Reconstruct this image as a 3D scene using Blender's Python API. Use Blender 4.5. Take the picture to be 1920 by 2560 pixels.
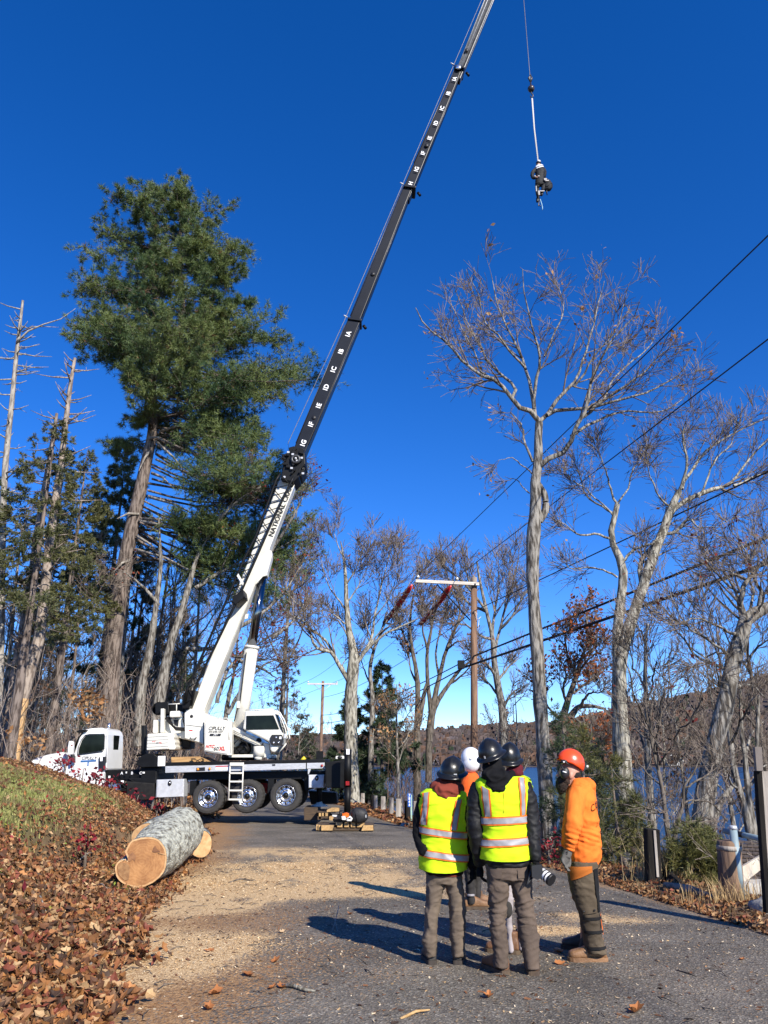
import bpy, math, random, numpy as np
from mathutils import Vector, Matrix, noise as mnoise
for o in list(bpy.data.objects): bpy.data.objects.remove(o, do_unlink=True)
random.seed(7)
C = bpy.context.scene.collection
SC = bpy.context.scene
# ---------------------------------------------------------------- camera
F = 1923.0; TH = math.radians(17.87); CAMZ = 1.65
cam_d = bpy.data.cameras.new('camera'); cam = bpy.data.objects.new('camera', cam_d); C.objects.link(cam)
cam.location = (0, 0, CAMZ); cam.rotation_euler = (math.pi/2 + TH, 0, 0)
cam_d.sensor_fit = 'VERTICAL'; cam_d.sensor_height = 34.6; cam_d.lens = 34.6*F/2560
cam_d.clip_start = 0.1; cam_d.clip_end = 6000
SC.camera = cam
# ---------------------------------------------------------------- sky and sun
SUN_EL = math.radians(33); SUN_AZ = math.radians(33)      # sun behind the camera, to the right
sunv = Vector((math.sin(SUN_AZ)*math.cos(SUN_EL), -math.cos(SUN_AZ)*math.cos(SUN_EL), math.sin(SUN_EL)))
W = bpy.data.worlds.new('World'); SC.world = W; W.use_nodes = True
nt = W.node_tree; nt.nodes.clear()
sky = nt.nodes.new('ShaderNodeTexSky'); sky.sky_type = 'NISHITA'; sky.sun_disc = False
sky.sun_elevation = SUN_EL; sky.sun_rotation = math.pi - SUN_AZ
sky.altitude = 3000; sky.air_density = 1.0; sky.dust_density = 0.0; sky.ozone_density = 4.5
hs = nt.nodes.new('ShaderNodeHueSaturation'); hs.inputs['Hue'].default_value = 0.515; hs.inputs['Saturation'].default_value = 1.28; hs.inputs['Value'].default_value = 1.06
gm = nt.nodes.new('ShaderNodeGamma'); gm.inputs['Gamma'].default_value = 0.95
bg = nt.nodes.new('ShaderNodeBackground'); bg.inputs['Strength'].default_value = 0.145
wo = nt.nodes.new('ShaderNodeOutputWorld')
nt.links.new(sky.outputs[0], hs.inputs['Color']); nt.links.new(hs.outputs[0], gm.inputs[0]); nt.links.new(gm.outputs[0], bg.inputs[0]); nt.links.new(bg.outputs[0], wo.inputs[0])
sd = bpy.data.lights.new('sun', 'SUN'); sd.energy = 4.7; sd.angle = math.radians(0.53); sd.color = (1.0, 0.93, 0.82)
so = bpy.data.objects.new('sun', sd); C.objects.link(so); so.location = (20, -30, 40)
so.rotation_euler = sunv.to_track_quat('Z', 'Y').to_euler()
SC.view_settings.view_transform = 'Standard'; SC.view_settings.look = 'None'
SC.view_settings.exposure = 0.68; SC.view_settings.gamma = 1.0; SC.view_settings.use_curve_mapping = False
SC.render.film_transparent = False
try:
    SC.cycles.max_bounces = 6; SC.cycles.transparent_max_bounces = 12; SC.cycles.use_denoising = True
    SC.cycles.caustics_reflective = False; SC.cycles.caustics_refractive = False
except Exception: pass

# ---------------------------------------------------------------- measuring helpers (photo pixel + distance -> point)
CT, ST = math.cos(TH), math.sin(TH)
def at(p, d):
    X = (p[0]-960)/F; Y = (1280-p[1])/F
    return Vector((X*d/(CT-Y*ST), d, CAMZ + (ST+Y*CT)*d/(CT-Y*ST)))
def crop(x0, y0, s): return lambda x, y: (x0+x*s, y0+y*s)
DD = lambda x, y: (x/.8641, y/.8641)
R1 = crop(0,1700,.5425); R2 = crop(350,1650,.3315); R3 = crop(60,1720,.2652); R4 = crop(1000,1820,.3376); R5 = crop(1360,1700,.3889)
R6 = crop(500,1400,.2486); R7 = crop(620,1050,.2035); R8 = crop(1250,150,.1808)
S1 = crop(0,700,.5424); S2 = crop(1020,620,.5425); S3 = crop(680,1300,.4099); S4 = crop(780,1650,.2125); S5 = crop(1000,1420,.14466)
S6 = crop(0,1850,.3376); S7 = crop(400,2000,.4219); S8 = crop(1340,1650,.3496)
T2 = crop(780,380,.1898); T3 = crop(980,0,.1929); T4 = crop(700,780,.1627); T5 = crop(1360,1860,.12658); T6 = crop(640,1720,.0949); T7 = crop(370,1720,.2836); T8 = crop(1780,1840,.4094)
U1 = crop(1030,1840,.3887); U2 = crop(1030,2160,.3887); U4 = crop(740,1960,.3361); U5 = crop(0,1550,.4202); U7 = crop(1440,1280,.5042); U8 = crop(1320,2100,.3992)
def pxm(d, py=1900):                                     # photo pixels per metre at distance d
    Y = (1280-py)/F; return F*(CT-Y*ST)/d

# ---------------------------------------------------------------- terrain
def vnoise(x, y, seed=0):
    x = np.asarray(x, float); y = np.asarray(y, float)
    xi = np.floor(x).astype(np.int64); yi = np.floor(y).astype(np.int64); fx = x-xi; fy = y-yi
    fx = fx*fx*(3-2*fx); fy = fy*fy*(3-2*fy)
    def h(a, b):
        n = (a*374761393 + b*668265263 + seed*982451653) & 0x7fffffff
        n = ((n ^ (n >> 13))*1274126177) & 0x7fffffff
        return ((n ^ (n >> 16)) & 0xffff)/65535.0
    return (h(xi,yi)*(1-fx)+h(xi+1,yi)*fx)*(1-fy) + (h(xi,yi+1)*(1-fx)+h(xi+1,yi+1)*fx)*fy
def fbm(x, y, seed=0, o=4):
    s = 0; a = .5; t = 0
    for i in range(o):
        s = s + a*vnoise(np.asarray(x)*2**i, np.asarray(y)*2**i, seed+i*17); t += a; a *= .5
    return s/t
def sst(a, b, x):
    t = np.clip((x-a)/(b-a), 0, 1); return t*t*(3-2*t)
_LY = [-40, 0, 5.8, 10.4, 15.1, 20, 25, 32, 41, 60, 90, 200]
_LX = [-1.5, -1.5, -2.1, -3.05, -3.6, -4.5, -5.4, -6.6, -8.6, -14, -27, -80]
_RY = [-40, 0, 8.8, 11.5, 13, 18, 24, 32, 41, 60, 90, 200]
_RX = [4.6, 4.5, 3.95, 3.5, 3.25, 2.2, 1.0, -.5, -1.9, -6.5, -19, -72]
def road_l(y): return np.interp(y, _LY, _LX)
def road_r(y): return np.interp(y, _RY, _RX)
LAKE = -4.0
def road_z(y):
    y = np.asarray(y, float); return -0.016*np.clip(y-8, 0, 60)
def terrain(x, y, under=True):
    x = np.asarray(x, float); y = np.asarray(y, float)
    z0 = road_z(y); L = road_l(y); R = road_r(y)
    sl = np.maximum(L-x, 0); sr = np.maximum(x-R, 0)
    # left bank: leaf covered slope, dropping away behind its crest where the truck stands
    prof = np.interp(sl, [0, .3, 1, 2.1, 4.6, 10, 30, 80, 400], [0, .08, .42, 1.06, 1.78, 2.35, 3.2, 5, 14])
    lgm = sst(0, .9, np.maximum(np.abs(x+3.6)-.75, 0)+np.maximum(np.abs(y-13.0)-2.0, 0))
    crest = 1-sst(20.5, 24.5, y+0.25*sl)
    back = np.interp(sl, [0, 3, 8, 14, 40, 400], [0, .1, .5, 1.2, 3.5, 16])*sst(30, 36, y)
    near = .75+.25*sst(4, 14, y)
    hl = np.where(y+0.25*sl < 24.5, prof*crest*near*(.12+.88*lgm), 0)*(1-sst(60,100,y)) + back
    # right: shoulder then slope down to the lake
    hr = np.interp(sr, [0, .9, 1.6, 6, 12, 16, 400], [0, .03, -.12, -1.9, -4.3, -5.6, -9])
    hr = hr + 0.0*sr
    z = z0 + hl + hr - 0
    z = z + (sl > .05)*(fbm(x*1.1, y*1.1, 3, 3)-.5)*.22*np.clip(sl, 0, 1) + (sr > .3)*(fbm(x*.9, y*.9, 5, 3)-.5)*.16
    # far country
    far = sst(150, 260, y)*sst(-60, -30, x - (-.18*y))
    z = np.where(y > 150, z*(1-far) + (LAKE-3)*far, z)
    z = np.maximum(z, LAKE-4)
    return z
def ground_hit(p):
    d = 3.0; last = d
    while d < 400:
        q = at(p, d)
        if q.z <= float(terrain(q.x, q.y)):
            a, b = last, d
            for _ in range(14):
                m = (a+b)/2; q = at(p, m)
                if q.z <= float(terrain(q.x, q.y)): b = m
                else: a = m
            return at(p, b)
        last = d; d *= 1.01
    return at(p, 300)
def gz(x, y): return float(terrain(x, y))

# ---------------------------------------------------------------- object helpers
ORG = {}
def tag(o, label=None, cat=None, group=None, kind=None):
    if label: o['label'] = label
    if cat: o['category'] = cat
    if group: o['group'] = group
    if kind: o['kind'] = kind
    return o
def thing(name, label, cat, loc=(0,0,0), group=None):
    o = bpy.data.objects.new(name, None); C.objects.link(o); o.location = loc
    o.empty_display_size = .2
    ORG[o.name] = Vector(loc); return tag(o, label, cat, group)
def link(me, name, parent=None, loc=None):
    o = bpy.data.objects.new(name, me); C.objects.link(o)
    if parent is not None:
        o.parent = parent; ORG[o.name] = ORG[parent.name].copy()
    else:
        o.location = loc or (0,0,0); ORG[o.name] = Vector(loc or (0,0,0))
    return o
def np_mesh(name, V, faces, mats, smooth=True, midx=None, cols=None):
    """V (n,3); faces: (m,k) array or list of such arrays"""
    me = bpy.data.meshes.new(name)
    if not isinstance(faces, list): faces = [faces]
    faces = [np.asarray(f, np.int64) for f in faces if len(f)]
    V = np.asarray(V, float)
    me.vertices.add(len(V)); me.vertices.foreach_set('co', V.ravel())
    nl = sum(f.size for f in faces); nf = sum(len(f) for f in faces)
    me.loops.add(nl); me.polygons.add(nf)
    me.loops.foreach_set('vertex_index', np.concatenate([f.ravel() for f in faces]))
    tot = np.concatenate([np.full(len(f), f.shape[1]) for f in faces]); st = np.concatenate([[0], np.cumsum(tot)[:-1]])
    me.polygons.foreach_set('loop_start', st)
    try: me.polygons.foreach_set('loop_total', tot)
    except Exception: pass
    if midx is not None: me.polygons.foreach_set('material_index', np.asarray(midx, np.int64))
    me.polygons.foreach_set('use_smooth', np.full(nf, bool(smooth)))
    for m in (mats if isinstance(mats, (list, tuple)) else [mats]): me.materials.append(m)
    if cols is not None:
        a = me.color_attributes.new('Col', 'FLOAT_COLOR', 'POINT')
        c = np.ones((len(V), 4)); c[:, :cols.shape[1]] = cols; a.data.foreach_set('color', c.ravel())
    me.update(calc_edges=True); me.validate()
    return me
class MB:
    def __init__(s): s.v = []; s.f = []; s.mi = []; s.sm = []; s.n = 0
    def add(s, V, Fs, mi=0, sm=False):
        b = s.n; s.v.extend([tuple(p) for p in V]); s.n += len(V)
        for f in Fs: s.f.append([i+b for i in f]); s.mi.append(mi); s.sm.append(sm)
        return s
    def box(s, c, size, rot=None, mi=0, taper=1.0, bev=0):
        hx, hy, hz = size[0]/2, size[1]/2, size[2]/2
        if bev <= 0: bev = min(hx, hy, hz)*.08
        b = min(bev, hx*.45, hy*.45, hz*.45)
        M = rot if rot is not None else Matrix.Identity(3); c = Vector(c); V = []
        for sx in (-1,1):
            for sy in (-1,1):
                for sz in (-1,1):
                    k = taper if sz > 0 else 1
                    X, Y, Z = sx*hx*k, sy*hy*k, sz*hz
                    V += [c+M@Vector((X, Y-sy*b, Z-sz*b)), c+M@Vector((X-sx*b, Y, Z-sz*b)), c+M@Vector((X-sx*b, Y-sy*b, Z))]
        def i(sx, sy, sz, k): return (((sx > 0)*4+(sy > 0)*2+(sz > 0))*3)+k
        Fs = []
        for a in (-1,1):
            q = [i(a,-1,-1,0), i(a,1,-1,0), i(a,1,1,0), i(a,-1,1,0)]; Fs.append(q if a > 0 else q[::-1])
            q = [i(-1,a,-1,1), i(1,a,-1,1), i(1,a,1,1), i(-1,a,1,1)]; Fs.append(q if a < 0 else q[::-1])
            q = [i(-1,-1,a,2), i(1,-1,a,2), i(1,1,a,2), i(-1,1,a,2)]; Fs.append(q if a > 0 else q[::-1])
        for a in (-1,1):
            for e in (-1,1):
                q = [i(a,e,-1,0), i(a,e,-1,1), i(a,e,1,1), i(a,e,1,0)]; Fs.append(q if a*e < 0 else q[::-1])
                q = [i(a,-1,e,0), i(a,-1,e,2), i(a,1,e,2), i(a,1,e,0)]; Fs.append(q if a*e > 0 else q[::-1])
                q = [i(-1,a,e,1), i(-1,a,e,2), i(1,a,e,2), i(1,a,e,1)]; Fs.append(q if a*e < 0 else q[::-1])
                for g in (-1,1):
                    q = [i(a,e,g,0), i(a,e,g,1), i(a,e,g,2)]; Fs.append(q if a*e*g > 0 else q[::-1])
        return s.add(V, Fs, mi)
    def tube(s, pts, rad, k=8, mi=0, cap=True, sm=True, flat=1.0):
        pts = [Vector(p) for p in pts]; n = len(pts)
        if not hasattr(rad, '__len__'): rad = [rad]*n
        V = []; ref = None
        for i in range(n):
            t = (pts[min(i+1,n-1)]-pts[max(i-1,0)]).normalized()
            if ref is None:
                ref = t.orthogonal().normalized()
            ref = (ref - t*ref.dot(t)); ref = ref.normalized() if ref.length > 1e-6 else t.orthogonal().normalized()
            b = t.cross(ref)
            for j in range(k):
                a = 2*math.pi*j/k; V.append(pts[i] + (ref*math.cos(a) + b*math.sin(a)*flat)*rad[i])
        Fs = [[i*k+j, i*k+(j+1)%k, (i+1)*k+(j+1)%k, (i+1)*k+j] for i in range(n-1) for j in range(k)]
        s.add(V, Fs, mi, sm)
        if cap:
            b = s.n-n*k
            s.f.append([b+j for j in range(k)][::-1]); s.f.append([b+(n-1)*k+j for j in range(k)]); s.mi += [mi]*2; s.sm += [False]*2
        return s
    def prism(s, poly, d0, d1, mi=0, R=None):
        """polygon measured in the photo on the plane y=d0, extruded back to d1"""
        P = [at(R(*q) if R else q, d0) for q in poly]
        return s.prism3(P, Vector((0, d1-d0, 0)), mi)
    def prism3(s, P, ext, mi=0):
        n = len(P); ext = Vector(ext)
        A = Vector((0,0,0))
        for i in range(n): A += Vector(P[i]).cross(Vector(P[(i+1)%n]))
        if A.dot(ext) > 0: P = P[::-1]
        V = [Vector(p) for p in P]+[Vector(p)+ext for p in P]
        Fs = [list(range(n)), list(range(2*n-1, n-1, -1))]+[[i, n+i, n+(i+1)%n, (i+1)%n] for i in range(n)]
        return s.add(V, Fs, mi)
    def lathe(s, prof, c, axis='z', k=24, mi=0, sm=True, M=None, sc=(1,1)):
        V = []; c = Vector(c)
        for (r, h) in prof:
            for j in range(k):
                a = 2*math.pi*j/k
                p = Vector((r*math.cos(a)*sc[0], r*math.sin(a)*sc[1], h))
                if axis == 'y': p = Vector((p.x, h, p.y))
                if axis == 'x': p = Vector((h, p.x, p.y))
                if M is not None: p = M@p
                V.append(c+p)
        n = len(prof)
        Fs = [[i*k+j, i*k+(j+1)%k, (i+1)*k+(j+1)%k, (i+1)*k+j] for i in range(n-1) for j in range(k)]
        if axis == 'y': Fs = [f[::-1] for f in Fs]
        return s.add(V, Fs, mi, sm)
    def build(s, name, mats, parent=None, loc=None, fixn=False):
        me = bpy.data.meshes.new(name)
        org = ORG[parent.name] if parent is not None else Vector(loc or (0,0,0))
        me.from_pydata([(p[0]-org[0], p[1]-org[1], p[2]-org[2]) for p in s.v], [], s.f)
        for m in (mats if isinstance(mats, (list, tuple)) else [mats]): me.materials.append(m)
        me.polygons.foreach_set('material_index', s.mi); me.polygons.foreach_set('use_smooth', s.sm)
        me.update()
        return link(me, name, parent, loc)
def dup(o, delta=None, parent=None):
    c = o.copy(); C.objects.link(c); c.parent = parent
    ORG[c.name] = ORG[o.name] + Vector(delta or (0,0,0)) if parent is None else ORG[parent.name]
    if parent is None and delta is not None: c.location = Vector(o.location)+Vector(delta)
    for ch in list(o.children): dup(ch, delta, c)
    return c
def dup_to(o, loc, rz=0, sc=1.0, label=None):
    c = dup(o); c.location = loc; c.rotation_euler = (0,0,rz); c.scale = (sc,)*3 if not hasattr(sc,'__len__') else sc
    if label: c['label'] = label
    return c
def text_mesh(s, size, mat, origin, ux, uy, name, parent, bold=.0, shear=0, align='CENTER', spacing=1.0, depth=.0):
    cu = bpy.data.curves.new('t', 'FONT'); cu.body = s; cu.size = size; cu.align_x = align; cu.align_y = 'CENTER'
    cu.offset = bold*size; cu.shear = shear; cu.space_character = spacing; cu.resolution_u = 3
    o = bpy.data.objects.new('t', cu); C.objects.link(o); bpy.context.view_layer.update()
    me = bpy.data.meshes.new_from_object(o.evaluated_get(bpy.context.evaluated_depsgraph_get()))
    bpy.data.objects.remove(o); bpy.data.curves.remove(cu)
    ux = Vector(ux).normalized(); uz = ux.cross(Vector(uy)).normalized(); uy = uz.cross(ux)
    M = Matrix((ux, uy, uz)).transposed().to_4x4(); M.translation = Vector(origin) - ORG[parent.name]
    me.transform(M); me.name = name; me.materials.clear(); me.materials.append(mat)
    return link(me, name, parent)

# ---------------------------------------------------------------- materials
def lin(c):
    if isinstance(c, str):
        c = tuple(int(c[i:i+2], 16)/255 for i in (0,2,4)); return tuple(((v+.055)/1.055)**2.4 if v > .04 else v/12.92 for v in c)
    return tuple(c)
def mat(name, c1, c2=None, scale=6, rough=.6, metal=0, bump=0, bscale=None, stretch=(1,1,1), detail=4, ramp=(.35,.65), spec=.5, c3=None, coat=0, bdist=.02, trans=0, kind='noise'):
    m = bpy.data.materials.new(name); m.use_nodes = True; n = m.node_tree; N = n.nodes; L = n.links
    b = N['Principled BSDF']; b.inputs['Roughness'].default_value = rough; b.inputs['Metallic'].default_value = metal
    b.inputs['Specular IOR Level'].default_value = spec
    if coat: b.inputs['Coat Weight'].default_value = coat; b.inputs['Coat Roughness'].default_value = .12
    if c2 is None: c2 = tuple(v*.82 for v in lin(c1))
    tc = N.new('ShaderNodeTexCoord'); mp = N.new('ShaderNodeMapping'); mp.inputs['Scale'].default_value = stretch
    L.new(tc.outputs['Object'], mp.inputs[0])
    no = N.new('ShaderNodeTexNoise'); no.inputs['Scale'].default_value = scale; no.inputs['Detail'].default_value = detail; L.new(mp.outputs[0], no.inputs['Vector'])
    cr = N.new('ShaderNodeValToRGB'); cr.color_ramp.elements[0].position = ramp[0]; cr.color_ramp.elements[1].position = ramp[1]
    cr.color_ramp.elements[0].color = (*lin(c2), 1); cr.color_ramp.elements[1].color = (*lin(c1), 1)
    if c3 is not None:
        e = cr.color_ramp.elements.new((ramp[0]+ramp[1])/2); e.color = (*lin(c3), 1)
    L.new(no.outputs['Fac'], cr.inputs[0]); L.new(cr.outputs[0], b.inputs['Base Color'])
    if bump:
        n2 = N.new('ShaderNodeTexNoise'); n2.inputs['Scale'].default_value = bscale or scale*4; n2.inputs['Detail'].default_value = 5; L.new(mp.outputs[0], n2.inputs['Vector'])
        bp = N.new('ShaderNodeBump'); bp.inputs['Strength'].default_value = bump; bp.inputs['Distance'].default_value = bdist
        L.new(n2.outputs['Fac'], bp.inputs['Height']); L.new(bp.outputs[0], b.inputs['Normal'])
    return m
def attr_mat(name, rough=.7, trans=0, var=.25, scale=30, spec=.3):
    m = bpy.data.materials.new(name); m.use_nodes = True; N = m.node_tree.nodes; L = m.node_tree.links
    b = N['Principled BSDF']; b.inputs['Roughness'].default_value = rough; b.inputs['Specular IOR Level'].default_value = spec
    a = N.new('ShaderNodeAttribute'); a.attribute_name = 'Col'
    tc = N.new('ShaderNodeTexCoord'); no = N.new('ShaderNodeTexNoise'); no.inputs['Scale'].default_value = scale; no.inputs['Detail'].default_value = 3
    L.new(tc.outputs['Object'], no.inputs['Vector'])
    mr = N.new('ShaderNodeMapRange'); mr.inputs['To Min'].default_value = 1-var; mr.inputs['To Max'].default_value = 1+var
    L.new(no.outputs['Fac'], mr.inputs['Value'])
    mx = N.new('ShaderNodeVectorMath'); mx.operation = 'SCALE'; L.new(a.outputs['Color'], mx.inputs[0]); L.new(mr.outputs[0], mx.inputs['Scale'])
    L.new(mx.outputs[0], b.inputs['Base Color'])
    if trans:
        tr = N.new('ShaderNodeBsdfTranslucent'); L.new(mx.outputs[0], tr.inputs['Color'])
        ms = N.new('ShaderNodeMixShader'); ms.inputs[0].default_value = trans
        L.new(b.outputs[0], ms.inputs[1]); L.new(tr.outputs[0], ms.inputs[2]); L.new(ms.outputs[0], N['Material Output'].inputs['Surface'])
    return m
M = {}
M['white'] = mat('white_paint', (.74,.72,.64), (.62,.60,.52), 2.2, .32, ramp=(.3,.7), coat=.2)
M['truckwhite'] = mat('cab_white_paint', (.80,.80,.78), (.70,.70,.68), 1.7, .25, ramp=(.3,.7), coat=.4)
M['black'] = mat('black_steel', (.007,.0075,.008), (.004,.004,.004), 4, .5, bump=.15, bscale=25, spec=.22)
M['boomblack'] = mat('boom_black_paint', (.009,.011,.016), (.006,.007,.010), 3, .4, spec=.3, ramp=(.3,.7))
M['boomgrey'] = mat('boom_edge_steel', (.075,.078,.08), (.04,.04,.042), 6, .4, metal=.3)
M['blackmatte'] = mat('black_rubber', (.010,.010,.011), (.018,.017,.016), 9, .8, spec=.2)
M['tyre'] = mat('tyre_rubber', (.028,.027,.026), (.042,.039,.035), 7, .85, bump=.3, bscale=60)
M['chrome'] = mat('polished_aluminium', (.72,.73,.75), (.55,.56,.58), 5, .22, metal=.95)
M['alu'] = mat('brushed_aluminium', (.58,.59,.60), (.44,.45,.46), 8, .45, metal=.25, stretch=(1,1,6))
def diamond_mat():
    m = mat('diamond_plate', (.62,.63,.64), (.50,.51,.52), 6, .45, metal=.25)
    N = m.node_tree.nodes; L = m.node_tree.links; b = N['Principled BSDF']
    tc = N.new('ShaderNodeTexCoord'); ck = N.new('ShaderNodeTexVoronoi'); ck.inputs['Scale'].default_value = 38; ck.inputs['Randomness'].default_value = .1
    L.new(tc.outputs['Object'], ck.inputs['Vector']); bp = N.new('ShaderNodeBump'); bp.inputs['Strength'].default_value = .8; bp.inputs['Distance'].default_value = .01
    L.new(ck.outputs['Distance'], bp.inputs['Height']); L.new(bp.outputs[0], b.inputs['Normal']); return m
M['diamond'] = diamond_mat()
M['glass'] = mat('dark_tinted_glass', (.004,.006,.006), (.010,.015,.012), 3, .06, spec=.14)
M['red'] = mat('red_print', (.62,.02,.02), (.5,.015,.015), 8, .5)
M['inkblack'] = mat('black_print', (.012,.012,.014), None, 8, .5)
M['inkwhite'] = mat('white_print', (.85,.85,.85), (.75,.75,.75), 8, .5)
M['inkblue'] = mat('blue_print', (.04,.16,.42), None, 8, .5)
M['amber'] = mat('amber_lens', (.75,.28,.02), None, 20, .25)
M['redlens'] = mat('red_lens', (.35,.01,.01), None, 20, .25)
M['timber'] = mat('sawn_timber', (.50,.30,.12), (.36,.20,.075), 3, .75, stretch=(1,8,8), bump=.3, bscale=14)
M['timberend'] = mat('timber_end_grain', (.55,.36,.16), (.40,.24,.09), 18, .8, bump=.3)
M['timberdark'] = mat('weathered_crane_mat', (.10,.065,.035), (.045,.03,.02), 5, .85, stretch=(1,8,8))
M['yellow'] = mat('yellow_plastic', (.7,.55,.02), None, 8, .4)
M['orangeplastic'] = mat('orange_plastic', (.85,.16,.01), (.75,.13,.01), 8, .35)
M['whiteplastic'] = mat('white_plastic', (.8,.8,.78), None, 8, .35)
M['wire'] = mat('wire_rope', (.22,.22,.23), (.12,.12,.12), 30, .5, metal=.3)
M['cable'] = mat('black_line_cable', (.012,.012,.013), None, 8, .6)
# ================================================================ GROUND, ROAD, LAKE, HILLS
def axis(segs):
    out = []
    for a, b, st in segs: out += list(np.arange(a, b, st))
    return np.array(out+[segs[-1][1]])
gx = axis([(-2500,-600,200),(-600,-120,40),(-120,-40,6),(-40,-14,.8),(-14,-1,.16),(-1,4,.5),(4,14,.25),(14,40,1),(40,120,6),(120,600,40),(600,2500,200)])
gy = axis([(-120,-20,10),(-20,2,2),(2,24,.2),(24,48,.5),(48,120,3),(120,600,30),(600,3200,200)])
X, Y = np.meshgrid(gx, gy, indexing='ij')
Z = terrain(X, Y)
inroad = (X > road_l(Y)+.15) & (X < road_r(Y)-.05) & (Y < 150)
Z = Z - np.where(inroad, .035, 0)
nx, ny = len(gx), len(gy)
idx = np.arange(nx*ny).reshape(nx, ny)
Fq = np.stack([idx[:-1,:-1], idx[1:,:-1], idx[1:,1:], idx[:-1,1:]], -1).reshape(-1, 4)
# ground colours: brown soil and leaf mould, a mown patch of pale grass on the bank top, darker by the lake
sl = road_l(Y)-X; sr = X-road_r(Y)
base = np.array([.10,.062,.036]); mould = np.array([.17,.105,.055]); grass = np.array([.115,.125,.035]); dirt = np.array([.075,.05,.032])
n1 = fbm(X*1.5, Y*1.5, 11, 4)[..., None]; n2 = fbm(X*.5, Y*.5, 23, 3)[..., None]
colg = base*(1-n1)+mould*n1
gm_ = (sst(1.5, 2.2, sl+(n2[...,0]-.5)*1.2)*sst(9.2, 10.8, Y)*(1-sst(17.5, 19, Y)))[..., None]
colg = colg*(1-gm_) + (grass*(.7+.8*n1))*gm_
dm = sst(.8, 3, sr)[..., None]; colg = colg*(1-dm)+dirt*(.6+.9*n1)*dm
m_ground = attr_mat('leaf_mould_soil', .95, var=.45, scale=9)
me = np_mesh('ground', np.stack([X, Y, Z], -1).reshape(-1, 3), Fq, m_ground, True, cols=colg.reshape(-1, 3))
tag(link(me, 'ground'), 'brown leaf littered ground banking up beside the road', None, None, 'structure')

# asphalt road with sawdust drifts and dirt along its left edge
ry = axis([(-25,4,1),(4,16,.07),(16,30,.2),(30,60,.8),(60,120,4)])
ru = np.linspace(0, 1, 121)
RYm, RU = np.meshgrid(ry, ru, indexing='ij')
wob = (fbm(RYm*1.3, RYm*0+3, 31, 3)-.5)*.5
Lw = road_l(RYm)-.05+wob*.5; Rw = road_r(RYm)+.0+(fbm(RYm*1.7, RYm*0+9, 37, 3)-.5)*.25
RX = Lw+(Rw-Lw)*RU
edge = np.minimum(RX-Lw, Rw-RX)
RZ = road_z(RYm)+.006+.0*RX + np.clip(edge, 0, .25)*.03
def blob(cx, cy, rx, ry_, a=0):
    c, s = math.cos(a), math.sin(a); u = (RX-cx)*c+(RYm-cy)*s; v = -(RX-cx)*s+(RYm-cy)*c
    return np.exp(-((u/rx)**2+(v/ry_)**2)*1.1)
fine = fbm(RX*2.2, RYm*1.3, 41, 5); fine2 = fbm(RX*7, RYm*4.5, 47, 4)
def gp(D, dd=None):
    q = ground_hit(D); return q.x, q.y
saw = 0
for (px, py, rx, ry_, a, w) in [(430,2260,1.0,.8,0,.9),(380,2350,.7,.8,0,.7),(650,2130,1.3,1.2,0,.6),(1010,2230,.7,.5,0,.8),(560,2215,1.5,1.1,-.1,1.0),(760,2170,1.7,1.1,.05,1.15),(900,2135,1.3,1.0,0,1.0),(930,2200,1.1,.7,0,.9),(700,2235,1.5,.6,0,.8),(480,2270,.8,.6,.3,.9),
                              (600,2360,.65,.45,.2,.75),(470,2400,.55,.6,.2,.7),(350,2440,.5,.6,0,.6),(1330,2330,.7,.28,0,1.0),(1540,2305,.7,.25,0,.5),(1240,2250,.7,.35,0,.7),(1450,2290,.5,.22,0,.5)]:
    x_, y_ = gp((px, py)); saw = saw + w*blob(x_, y_, rx, ry_, a)
saw = np.clip(saw, 0, 1.3)*sst(.25, .75, fine*.65+fine2*.35+.12)*1.25
saw = np.clip(saw*1.25-.08, 0, 1)
dirtm = np.clip(1.15-(RX-Lw)/(.9+1.0*sst(5,8,RYm)*(1-sst(10,14,RYm))+1.2*fine), 0, 1)*sst(.2,.6,fine2+.25)
dirtr = np.clip(1-(Rw-RX)/(.15+.5*fine), 0, 1)*.8
grime = fbm(RX*.6, RYm*.35, 53, 4)
cols = np.stack([np.clip(saw,0,1), np.clip(np.maximum(dirtm, dirtr),0,1), grime], -1)
ni, nj = RX.shape; idx = np.arange(ni*nj).reshape(ni, nj)
Fq = np.stack([idx[:-1,:-1], idx[:-1,1:], idx[1:,1:], idx[1:,:-1]], -1).reshape(-1, 4)
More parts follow.
